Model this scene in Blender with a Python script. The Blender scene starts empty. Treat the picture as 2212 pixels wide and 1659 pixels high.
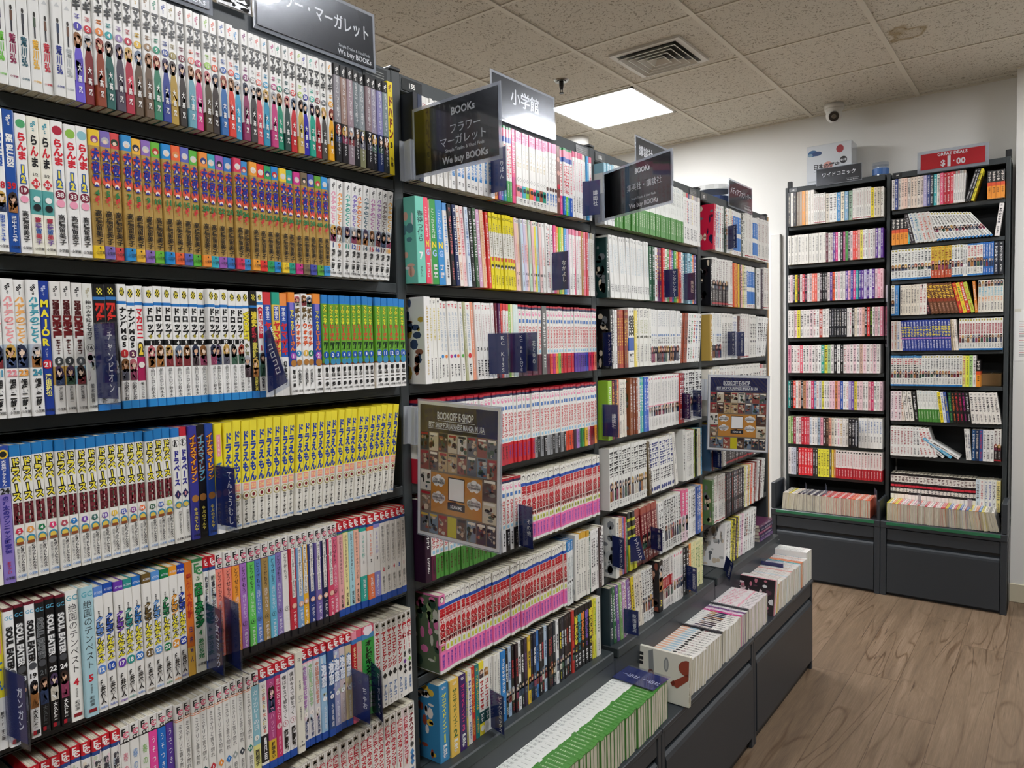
import bpy, bmesh, math, random
import numpy as np
from mathutils import Matrix, Vector
SC = bpy.context.scene
COL = SC.collection
PI = math.pi
R_ = math.radians
import zlib
def crc(*a): return zlib.crc32(repr(a).encode()) & 0xffffff

# ------------------------------------------------------------------ camera
def make_camera():
    yaw, pitch, roll = 0.6472, -0.0543, -0.0225
    fw = Vector((math.cos(yaw)*math.cos(pitch), math.sin(yaw)*math.cos(pitch), math.sin(pitch)))
    r = Vector((math.sin(yaw), -math.cos(yaw), 0)); u = r.cross(fw)
    r2 = math.cos(roll)*r + math.sin(roll)*u
    u2 = -math.sin(roll)*r + math.cos(roll)*u
    cd = bpy.data.cameras.new('camera'); co = bpy.data.objects.new('camera', cd); COL.objects.link(co)
    m = Matrix(((r2.x, u2.x, -fw.x, -1.0687), (r2.y, u2.y, -fw.y, -1.0855), (r2.z, u2.z, -fw.z, 1.5023), (0, 0, 0, 1)))
    co.matrix_world = m
    cd.sensor_width = 36.0; cd.lens = 36.0*1576.38/2212; cd.clip_start = 0.05; cd.clip_end = 60
    SC.camera = co
make_camera()

# ------------------------------------------------------------------ world, exposure
W = bpy.data.worlds.new('world'); SC.world = W; W.use_nodes = True
W.node_tree.nodes['Background'].inputs[0].default_value = (1, 0.97, 0.92, 1)
W.node_tree.nodes['Background'].inputs[1].default_value = 0.02
SC.view_settings.view_transform = 'Standard'; SC.view_settings.look = 'None'
SC.view_settings.gamma = 1.0; SC.view_settings.use_curve_mapping = False
SC.view_settings.exposure = 0.0
LIGHT_POWER = 46.0                      # emission of the ceiling panels
SC.cycles.max_bounces = 7; SC.cycles.transparent_max_bounces = 16
SC.cycles.diffuse_bounces = 4; SC.cycles.glossy_bounces = 3
SC.cycles.use_denoising = True; SC.cycles.adaptive_threshold = 0.02
SC.cycles.sample_clamp_indirect = 6.0
SC.cycles.caustics_reflective = False; SC.cycles.caustics_refractive = False

# ceiling panels: (x, y) cell centres of the 2 ft ceiling grid
ZC = 2.9326; TILE = 0.6096; GX0 = 1.4515; GY0 = 0.2354
PANELS = [(4, 1), (0, 1), (-4, 1), (4, -3), (0, -3), (-4, -3), (-8, -1), (0, 5), (-4, 5)]   # cell indices relative to the grid origin
# ------------------------------------------------------------------ colour
def hexlin(h):
    v = [int(h[i:i+2], 16)/255 for i in (0, 2, 4)]
    return tuple(c/12.92 if c <= 0.04045 else ((c+0.055)/1.055)**2.4 for c in v)
NAMED = dict(white='EFEEEA', cream='E9E4D3', black='141416', ink='1E1E20', grey='8E9090', lgrey='C4C6C4', red='C41E2E', blue='2058B0',
             navy='1E2450', dblue='1C3A90', sky='4A9ED8', yellow='F0D830', green='3A9A44', pink='F07CA8', maroon='5A1830', brown='6A4028',
             orange='E87830', purple='5A3A90', gold='B08A42', teal='2A8A90', footer='1E4CA0', olive='5A543A', lime='B8C840', skin='E8B898')
_cc = {}
def col(c, a=None):
    if c[0] == '$':
        i = int(c[1]); c = a[i] if a and len(a) > i and a[i] else ('EFEEEA' if i == 1 else '303034')
    if c not in _cc:
        _cc[c] = hexlin(NAMED.get(c, c))
    return _cc[c]

# ------------------------------------------------------------------ materials
def nodes_of(name):
    m = bpy.data.materials.new(name); m.use_nodes = True
    nt = m.node_tree; b = nt.nodes['Principled BSDF']
    return m, nt, b
def N(nt, t, **kw):
    n = nt.nodes.new(t)
    for k, v in kw.items(): setattr(n, k, v)
    return n
def setin(n, **kw):
    for k, v in kw.items(): n.inputs[k.replace('_', ' ')].default_value = v
def mat_plain(name, c, rough=0.5, spec=0.5, metal=0.0, bump=0.0, bscale=300, emis=None, estr=0, coat=0):
    m, nt, b = nodes_of(name)
    b.inputs['Base Color'].default_value = (*hexlin(c), 1)
    b.inputs['Roughness'].default_value = rough; b.inputs['Metallic'].default_value = metal
    b.inputs['Specular IOR Level'].default_value = spec
    b.inputs['Coat Weight'].default_value = coat
    if emis:
        b.inputs['Emission Color'].default_value = (*hexlin(emis), 1); b.inputs['Emission Strength'].default_value = estr
    tc = N(nt, 'ShaderNodeTexCoord')
    n = N(nt, 'ShaderNodeTexNoise'); n.inputs['Scale'].default_value = bscale; n.inputs['Detail'].default_value = 3
    nt.links.new(tc.outputs['Object'], n.inputs['Vector'])
    if bump:
        bp = N(nt, 'ShaderNodeBump'); bp.inputs['Strength'].default_value = bump; bp.inputs['Distance'].default_value = 0.001
        nt.links.new(n.outputs['Fac'], bp.inputs['Height']); nt.links.new(bp.outputs['Normal'], b.inputs['Normal'])
    mr = N(nt, 'ShaderNodeMapRange'); mr.inputs['To Min'].default_value = max(rough-0.06, 0.02); mr.inputs['To Max'].default_value = min(rough+0.06, 1)
    nt.links.new(n.outputs['Fac'], mr.inputs['Value']); nt.links.new(mr.outputs['Result'], b.inputs['Roughness'])
    return m
def mat_print(name, rough, coat):
    m, nt, b = nodes_of(name)
    a = N(nt, 'ShaderNodeAttribute', attribute_name='ink')
    nt.links.new(a.outputs['Color'], b.inputs['Base Color'])
    b.inputs['Roughness'].default_value = rough; b.inputs['Specular IOR Level'].default_value = 0.45
    b.inputs['Coat Weight'].default_value = coat; b.inputs['Coat Roughness'].default_value = 0.18
    return m
def mat_pages(name, axis):
    m, nt, b = nodes_of(name)
    g = N(nt, 'ShaderNodeNewGeometry'); mp = N(nt, 'ShaderNodeMapping')
    mp.inputs['Scale'].default_value = (1400, 25, 25) if axis == 'X' else (25, 1400, 25)
    nt.links.new(g.outputs['Position'], mp.inputs['Vector'])
    n = N(nt, 'ShaderNodeTexNoise'); n.inputs['Scale'].default_value = 1.0; n.inputs['Detail'].default_value = 3
    nt.links.new(mp.outputs['Vector'], n.inputs['Vector'])
    cr = N(nt, 'ShaderNodeValToRGB')
    cr.color_ramp.elements[0].position = 0.3; cr.color_ramp.elements[0].color = (*hexlin('9A927C'), 1)
    cr.color_ramp.elements[1].position = 0.62; cr.color_ramp.elements[1].color = (*hexlin('D9D3C0'), 1)
    nt.links.new(n.outputs['Fac'], cr.inputs['Fac']); nt.links.new(cr.outputs['Color'], b.inputs['Base Color'])
    b.inputs['Roughness'].default_value = 0.85; b.inputs['Specular IOR Level'].default_value = 0.2
    return m
def mat_acrylic(name, tint='E8ECF2', haze=0.06):
    m, nt, b = nodes_of(name)
    nt.nodes.remove(b); out = nt.nodes['Material Output']
    tr = N(nt, 'ShaderNodeBsdfTransparent'); tr.inputs['Color'].default_value = (*hexlin(tint), 1)
    gl = N(nt, 'ShaderNodeBsdfGlossy'); gl.inputs['Roughness'].default_value = 0.06
    df = N(nt, 'ShaderNodeBsdfDiffuse'); df.inputs['Color'].default_value = (0.75, 0.78, 0.82, 1)
    fr = N(nt, 'ShaderNodeFresnel'); fr.inputs['IOR'].default_value = 1.49
    m1 = N(nt, 'ShaderNodeMixShader'); m2 = N(nt, 'ShaderNodeMixShader'); m1.inputs['Fac'].default_value = haze
    nt.links.new(tr.outputs[0], m1.inputs[1]); nt.links.new(df.outputs[0], m1.inputs[2])
    ge = N(nt, 'ShaderNodeNewGeometry'); ms = N(nt, 'ShaderNodeMath', operation='SUBTRACT'); ms.inputs[0].default_value = 1.0; nt.links.new(ge.outputs['Backfacing'], ms.inputs[1])
    mf = N(nt, 'ShaderNodeMath', operation='MULTIPLY'); nt.links.new(fr.outputs[0], mf.inputs[0]); nt.links.new(ms.outputs[0], mf.inputs[1])
    nt.links.new(mf.outputs[0], m2.inputs['Fac']); nt.links.new(m1.outputs[0], m2.inputs[1]); nt.links.new(gl.outputs[0], m2.inputs[2])
    nt.links.new(m2.outputs[0], out.inputs['Surface'])
    return m
M = {}
M['print'] = mat_print('printed_jacket', 0.32, 0.35)
M['card'] = mat_print('printed_card', 0.22, 0.5)
M['paper'] = mat_print('printed_paper', 0.7, 0.0)
M['pagesX'] = mat_pages('page_edges', 'X'); M['pagesY'] = mat_pages('page_edges_back', 'Y')
M['shelf'] = mat_plain('grey_powder_coat', '303638', 0.48, bump=0.15, bscale=900)
M['back'] = mat_plain('dark_back_panel', '1C1F21', 0.6)
M['cabinet'] = mat_plain('charcoal_cabinet', '2F3439', 0.42, bump=0.08, bscale=700)
M['cap'] = mat_plain('black_plastic', '16181A', 0.4)
M['acrylic'] = mat_acrylic('clear_acrylic')
M['frost'] = mat_acrylic('frosted_acrylic_edge', 'EEF0F4', 0.30)
M['front'] = mat_acrylic('clear_front_sheet', 'F8F9FB', 0.0)
M['acrylic2'] = mat_acrylic('thin_clear_sleeve', 'F2F4F8', 0.03)
M['greenedge'] = mat_plain('green_plastic_edge', '2E6B4C', 0.25)
M['wallwhite'] = mat_plain('wall_paint', 'E6E5E0', 0.85, spec=0.25, bump=0.06, bscale=260)
M['wallgrey'] = mat_plain('bounce_cut_grey', '74736F', 0.8, spec=0.25, bump=0.06, bscale=260)  # unseen walls darkened like facing bookcases, to cut bounced light
M['baseboard'] = mat_plain('cream_vinyl', 'CFC6AC', 0.5)
M['wood_edge'] = mat_plain('beech_edge', 'B08A58', 0.5)
M['metalwhite'] = mat_plain('white_enamel', 'D9D8D0', 0.4)
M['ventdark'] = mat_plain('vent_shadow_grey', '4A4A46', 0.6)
M['steel'] = mat_plain('chrome_steel', '8A8A86', 0.25, metal=1.0)
M['lens'] = mat_plain('dark_glass', '08080A', 0.08, coat=1.0)
M['plasticwhite'] = mat_plain('white_plastic', 'E6E6E2', 0.35)
M['cardboard'] = mat_plain('brown_cardboard', '8A7048', 0.8)
M['panel'] = mat_plain('lit_diffuser', 'F8F6F0', 0.5, emis='FBFCFF', estr=LIGHT_POWER)

def mat_floor():
    m, nt, b = nodes_of('wood_plank_vinyl'); L = nt.links.new
    g = N(nt, 'ShaderNodeNewGeometry'); sp = N(nt, 'ShaderNodeSeparateXYZ'); L(g.outputs['Position'], sp.inputs[0])
    def mth(op, a, bb=None):
        n = N(nt, 'ShaderNodeMath', operation=op)
        for i, v in enumerate((a, bb)):
            if v is None: continue
            if isinstance(v, (int, float)): n.inputs[i].default_value = v
            else: L(v, n.inputs[i])
        return n.outputs[0]
    PW, PL = 0.178, 1.22
    row = mth('FLOOR', mth('DIVIDE', sp.outputs['Y'], PW))
    wn = N(nt, 'ShaderNodeTexWhiteNoise', noise_dimensions='1D'); L(row, wn.inputs['W'])
    xo = mth('ADD', sp.outputs['X'], mth('MULTIPLY', wn.outputs['Value'], PL))
    ci = mth('FLOOR', mth('DIVIDE', xo, PL))
    cid = mth('ADD', mth('MULTIPLY', row, 13.7), mth('MULTIPLY', ci, 5.3))
    wn2 = N(nt, 'ShaderNodeTexWhiteNoise', noise_dimensions='1D'); L(cid, wn2.inputs['W'])
    # grain: long streaks, cathedral contours and fine pores, all stretched along the plank and shifted from plank to plank
    def vec(sx, sy, k):
        c = N(nt, 'ShaderNodeCombineXYZ'); L(mth('MULTIPLY', xo, sx), c.inputs[0]); L(mth('MULTIPLY', sp.outputs['Y'], sy), c.inputs[1]); L(mth('MULTIPLY', cid, k), c.inputs[2]); return c.outputs[0]
    n1 = N(nt, 'ShaderNodeTexNoise'); setin(n1, Scale=1.0, Detail=1.5, Roughness=0.45, Distortion=0.6); L(vec(0.85, 6.0, 3.1), n1.inputs['Vector'])
    tri = mth('ABSOLUTE', mth('SUBTRACT', mth('FRACT', mth('MULTIPLY', n1.outputs['Fac'], 10.0)), 0.5))
    rr = N(nt, 'ShaderNodeMapRange'); setin(rr, From_Min=0.0, From_Max=0.13, To_Min=1.0, To_Max=0.0); L(tri, rr.inputs['Value'])
    n2 = N(nt, 'ShaderNodeTexNoise'); setin(n2, Scale=1.0, Detail=4.0, Roughness=0.6, Distortion=0.3); L(vec(1.6, 22.0, 1.7), n2.inputs['Vector'])
    n3 = N(nt, 'ShaderNodeTexNoise'); setin(n3, Scale=1.0, Detail=4.0, Roughness=0.7); L(vec(9.0, 260.0, 1.0), n3.inputs['Vector'])
    n4 = N(nt, 'ShaderNodeTexNoise'); setin(n4, Scale=1.0, Detail=2.0, Distortion=1.2); L(vec(1.3, 5.0, 2.3), n4.inputs['Vector'])
    cr = N(nt, 'ShaderNodeValToRGB'); e = cr.color_ramp.elements
    e[0].position = 0.28; e[0].color = (*hexlin('5A4A3C'), 1); e[1].position = 0.74; e[1].color = (*hexlin('917C68'), 1)
    k = cr.color_ramp.elements.new(0.5); k.color = (*hexlin('76634F'), 1)
    f = mth('ADD', mth('MULTIPLY', n2.outputs['Fac'], 0.54), mth('MULTIPLY', n3.outputs['Fac'], 0.42))
    f = mth('ADD', f, mth('MULTIPLY', mth('SUBTRACT', wn2.outputs['Value'], 0.5), 0.12)); f = mth('ADD', f, 0.03)
    L(f, cr.inputs['Fac'])
    mx = N(nt, 'ShaderNodeMixRGB', blend_type='MULTIPLY'); mx.inputs['Color2'].default_value = (*hexlin('BCAE9F'), 1)
    mk = N(nt, 'ShaderNodeMapRange'); setin(mk, From_Min=0.42, From_Max=0.62, To_Min=0.15, To_Max=0.95); L(n4.outputs['Fac'], mk.inputs['Value'])
    L(mth('MULTIPLY', rr.outputs['Result'], mk.outputs['Result']), mx.inputs['Fac']); L(cr.outputs['Color'], mx.inputs['Color1'])
    # thin dark splits running with the grain
    n6 = N(nt, 'ShaderNodeTexNoise'); setin(n6, Scale=1.0, Detail=2.0, Distortion=0.8); L(vec(0.55, 9.0, 4.9), n6.inputs['Vector'])
    d6 = mth('ABSOLUTE', mth('SUBTRACT', n6.outputs['Fac'], 0.5))
    vk = N(nt, 'ShaderNodeMapRange'); setin(vk, From_Min=0.0, From_Max=0.008, To_Min=1.0, To_Max=0.0); L(d6, vk.inputs['Value'])
    m6 = N(nt, 'ShaderNodeMapRange'); setin(m6, From_Min=0.5, From_Max=0.6, To_Min=0.0, To_Max=0.8); L(n2.outputs['Fac'], m6.inputs['Value'])
    mx2 = N(nt, 'ShaderNodeMixRGB', blend_type='MULTIPLY'); mx2.inputs['Color2'].default_value = (*hexlin('7A6858'), 1)
    L(mth('MULTIPLY', vk.outputs['Result'], m6.outputs['Result']), mx2.inputs['Fac']); L(mx.outputs['Color'], mx2.inputs['Color1'])
    # plank joints
    fy = mth('FRACT', mth('DIVIDE', sp.outputs['Y'], PW)); fx = mth('FRACT', mth('DIVIDE', xo, PL))
    jy = mth('LESS_THAN', mth('ABSOLUTE', mth('SUBTRACT', fy, 0.5)), 0.493); jx = mth('LESS_THAN', mth('ABSOLUTE', mth('SUBTRACT', fx, 0.5)), 0.4988)
    jn = mth('SUBTRACT', 1.0, mth('MULTIPLY', jy, jx))
    mx3 = N(nt, 'ShaderNodeMixRGB', blend_type='MULTIPLY'); mx3.inputs['Color2'].default_value = (0.42, 0.36, 0.3, 1)
    L(mth('MULTIPLY', jn, 0.8), mx3.inputs['Fac']); L(mx2.outputs['Color'], mx3.inputs['Color1'])
    L(mx3.outputs['Color'], b.inputs['Base Color']); b.inputs['Roughness'].default_value = 0.5; b.inputs['Specular IOR Level'].default_value = 0.35
    bp = N(nt, 'ShaderNodeBump'); setin(bp, Strength=0.12, Distance=0.002); L(n3.outputs['Fac'], bp.inputs['Height']); L(bp.outputs['Normal'], b.inputs['Normal'])
    return m
M['floor'] = mat_floor()
def mat_tile():
    m, nt, b = nodes_of('mineral_fibre_tile'); L = nt.links.new
    g = N(nt, 'ShaderNodeNewGeometry')
    n = N(nt, 'ShaderNodeTexNoise'); setin(n, Scale=70.0, Detail=3.0, Distortion=1.5); L(g.outputs['Position'], n.inputs['Vector'])
    v = N(nt, 'ShaderNodeTexVoronoi'); setin(v, Scale=95.0); L(g.outputs['Position'], v.inputs['Vector'])
    mr = N(nt, 'ShaderNodeMapRange'); setin(mr, From_Min=0.05, From_Max=0.16, To_Min=1.0, To_Max=0.0); L(v.outputs['Distance'], mr.inputs['Value'])
    n5 = N(nt, 'ShaderNodeTexNoise'); setin(n5, Scale=16.0, Detail=2.0); L(g.outputs['Position'], n5.inputs['Vector'])
    mg = N(nt, 'ShaderNodeMath', operation='GREATER_THAN'); L(n.outputs['Fac'], mg.inputs[0]); mg.inputs[1].default_value = 0.60
    mm = N(nt, 'ShaderNodeMath', operation='MAXIMUM'); L(mg.outputs[0], mm.inputs[0])
    mu = N(nt, 'ShaderNodeMath', operation='MULTIPLY'); L(mr.outputs['Result'], mu.inputs[0]); mu.inputs[1].default_value = 0.8; L(mu.outputs[0], mm.inputs[1])
    cr = N(nt, 'ShaderNodeMixRGB'); cr.inputs['Color1'].default_value = (*hexlin('D2CDC0'), 1); cr.inputs['Color2'].default_value = (*hexlin('8C8676'), 1)
    sc = N(nt, 'ShaderNodeMath', operation='MULTIPLY'); L(mm.outputs[0], sc.inputs[0]); sc.inputs[1].default_value = 0.85
    L(sc.outputs[0], cr.inputs['Fac'])
    # brown water stain at one joint near the back wall
    sp = N(nt, 'ShaderNodeVectorMath', operation='DISTANCE'); sp.inputs[1].default_value = (2.98, -0.40, ZC); 
    wv = N(nt, 'ShaderNodeVectorMath', operation='ADD'); n6 = N(nt, 'ShaderNodeTexNoise'); setin(n6, Scale=7.0, Detail=2.0); L(g.outputs['Position'], n6.inputs['Vector'])
    vs = N(nt, 'ShaderNodeVectorMath', operation='SCALE'); vs.inputs['Scale'].default_value = 0.16; L(n6.outputs['Color'], vs.inputs[0])
    L(g.outputs['Position'], wv.inputs[0]); L(vs.outputs['Vector'], wv.inputs[1]); L(wv.outputs['Vector'], sp.inputs[0])
    st = N(nt, 'ShaderNodeValToRGB'); e = st.color_ramp.elements
    e[0].position = 0.0; e[0].color = (0.25, 0.25, 0.25, 1); e[1].position = 0.135; e[1].color = (0, 0, 0, 1)
    k = st.color_ramp.elements.new(0.12); k.color = (0.8, 0.8, 0.8, 1); k = st.color_ramp.elements.new(0.10); k.color = (0.22, 0.22, 0.22, 1)
    L(sp.outputs['Value'], st.inputs['Fac'])
    c2 = N(nt, 'ShaderNodeMixRGB', blend_type='MULTIPLY'); c2.inputs['Color2'].default_value = (*hexlin('B09A6C'), 1)
    L(st.outputs['Color'], c2.inputs['Fac']); L(cr.outputs['Color'], c2.inputs['Color1']); L(c2.outputs['Color'], b.inputs['Base Color'])
    b.inputs['Roughness'].default_value = 0.95; b.inputs['Specular IOR Level'].default_value = 0.1
    bp = N(nt, 'ShaderNodeBump'); setin(bp, Strength=0.5, Distance=0.002); bp.invert = True; L(mm.outputs[0], bp.inputs['Height']); L(bp.outputs['Normal'], b.inputs['Normal'])
    return m
M['tile'] = mat_tile()
M['tee'] = mat_plain('ceiling_tee', 'D6D1C2', 0.6)

# ------------------------------------------------------------------ mesh collector
class G:
    """collects faces and builds ONE mesh object; every face has a colour ('ink') and a material index"""
    def __init__(self): self.v = []; self.f3 = []; self.f4 = []; self.n = 0
    def add(self, v, f, c=(0.8, 0.8, 0.8), m=0):
        v = np.asarray(v, float).reshape(-1, 3); f = np.asarray(f, int)
        (self.f3 if f.shape[1] == 3 else self.f4).append((f+self.n, np.tile(np.array(c, float), (len(f), 1)), np.full(len(f), m)))
        self.v.append(v); self.n += len(v); return self
    def merge(self, o, mat):
        a = np.array(mat)
        for src, dst in ((o.f3, self.f3), (o.f4, self.f4)):
            for f, c, m in src: dst.append((f+self.n, c, m))
        for v in o.v: self.v.append(v @ a[:3, :3].T + a[:3, 3])
        self.n += o.n
    def quad(self, p, c=(0.8, 0.8, 0.8), m=0): return self.add(p, [[0, 1, 2, 3]], c, m)
    def box(self, x0, x1, y0, y1, z0, z1, c=(0.8, 0.8, 0.8), m=0):
        v = [(x, y, z) for z in (z0, z1) for y in (y0, y1) for x in (x0, x1)]
        return self.add(v, [[0, 2, 3, 1], [4, 5, 7, 6], [0, 1, 5, 4], [2, 6, 7, 3], [0, 4, 6, 2], [1, 3, 7, 5]], c, m)
    def bbox(self, x0, x1, y0, y1, z0, z1, r=0.002, c=(0.8, 0.8, 0.8), m=0):
        """box with a chamfer r on all its edges"""
        r = min(r, (x1-x0)/3, (y1-y0)/3, (z1-z0)/3)
        cx, cy, cz = [((a+b)/2, (b-a)/2) for a, b in ((x0, x1), (y0, y1), (z0, z1))]
        V = []; idx = {}
        for s in [(a, b, d) for a in (-1, 1) for b in (-1, 1) for d in (-1, 1)]:
            for ax in range(3):
                h = [cx[1], cy[1], cz[1]]; q = [s[i]*(h[i]-(0 if i == ax else r)) for i in range(3)]
                idx[s, ax] = len(V); V.append((cx[0]+q[0], cy[0]+q[1], cz[0]+q[2]))
        F4 = []; F3 = []
        for ax in range(3):
            o = [i for i in range(3) if i != ax]
            for sg in (-1, 1):
                L = []
                for a, b in ((-1, -1), (1, -1), (1, 1), (-1, 1)):
                    s = [0, 0, 0]; s[ax] = sg; s[o[0]] = a; s[o[1]] = b; L.append(idx[tuple(s), ax])
                F4.append(L)
        for i, j in ((0, 1), (0, 2), (1, 2)):
            k = 3-i-j
            for a in (-1, 1):
                for b in (-1, 1):
                    s0 = [0, 0, 0]; s0[i] = a; s0[j] = b; s1 = list(s0); s0[k] = -1; s1[k] = 1
                    F4.append([idx[tuple(s0), i], idx[tuple(s1), i], idx[tuple(s1), j], idx[tuple(s0), j]])
        for s in [(a, b, d) for a in (-1, 1) for b in (-1, 1) for d in (-1, 1)]: F3.append([idx[s, 0], idx[s, 1], idx[s, 2]])
        # orient outwards
        C = np.array((cx[0], cy[0], cz[0])); Va = np.array(V)
        def fix(F):
            out = []
            for f in F:
                p = Va[f]; nrm = np.cross(p[1]-p[0], p[2]-p[0]); out.append(f if nrm @ (p.mean(0)-C) > 0 else f[::-1])
            return out
        b = self.n; self.add(V, fix(F4), c, m)
        f = np.array(fix(F3)); self.f3.append((f+b, np.tile(np.array(c, float), (len(f), 1)), np.full(len(f), m)))
        return self
    def cyl(self, c0, c1, r0, r1=None, n=20, c=(0.8, 0.8, 0.8), m=0, cap=True):
        r1 = r0 if r1 is None else r1
        a, b = np.array(c0, float), np.array(c1, float); d = (b-a)/np.linalg.norm(b-a)
        u = np.cross(d, (1, 0, 0) if abs(d[0]) < 0.9 else (0, 1, 0)); u /= np.linalg.norm(u); w = np.cross(d, u)
        t = np.linspace(0, 2*PI, n, endpoint=False); ring = np.outer(np.cos(t), u)+np.outer(np.sin(t), w)
        V = np.vstack([a+ring*r0, b+ring*r1, [a], [b]])
        self.add(V, [[i, (i+1) % n, n+(i+1) % n, n+i] for i in range(n)], c, m)
        if cap: self.f3.append((np.array([[2*n, (i+1) % n, i] for i in range(n)]+[[2*n+1, n+i, n+(i+1) % n] for i in range(n)])+self.n-len(V), np.tile(np.array(c, float), (2*n, 1)), np.full(2*n, m)))
        return self
    def build(self, name, mats, parent=None, smooth=False):
        me = bpy.data.meshes.new(name)
        V = np.vstack(self.v); 
        L, tot, C, Mi = [], [], [], []
        for lst, k in ((self.f3, 3), (self.f4, 4)):
            for f, c, m in lst: L.append(f.ravel()); tot.append(np.full(len(f), k)); C.append(c); Mi.append(m)
        L = np.concatenate(L); tot = np.concatenate(tot); C = np.vstack(C); Mi = np.concatenate(Mi)
        me.vertices.add(len(V)); me.vertices.foreach_set('co', V.ravel())
        me.loops.add(len(L)); me.loops.foreach_set('vertex_index', L.astype(np.int32))
        me.polygons.add(len(tot)); me.polygons.foreach_set('loop_start', (np.cumsum(tot)-tot).astype(np.int32))
        me.polygons.foreach_set('material_index', Mi.astype(np.int32))
        at = me.attributes.new('ink', 'FLOAT_COLOR', 'FACE')
        at.data.foreach_set('color', np.hstack([C, np.ones((len(C), 1))]).ravel().astype(np.float32))
        for mm in (mats if isinstance(mats, list) else [mats]): me.materials.append(mm)
        me.polygons.foreach_set('use_smooth', np.full(len(tot), smooth))
        me.update(calc_edges=True)
        o = bpy.data.objects.new(name, me); COL.objects.link(o)
        if parent is not None: o.parent = parent
        return o
def empty(name, loc=(0, 0, 0), rz=0.0):
    o = bpy.data.objects.new(name, None); COL.objects.link(o); o.location = loc; o.rotation_euler = (0, 0, rz); o.empty_display_size = 0.05
    return o
def tag(o, label, cat, group=None):
    o['label'] = label; o['category'] = cat
    if group: o['group'] = group
    return o
def struct(o): o['kind'] = 'structure'; return o

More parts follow.
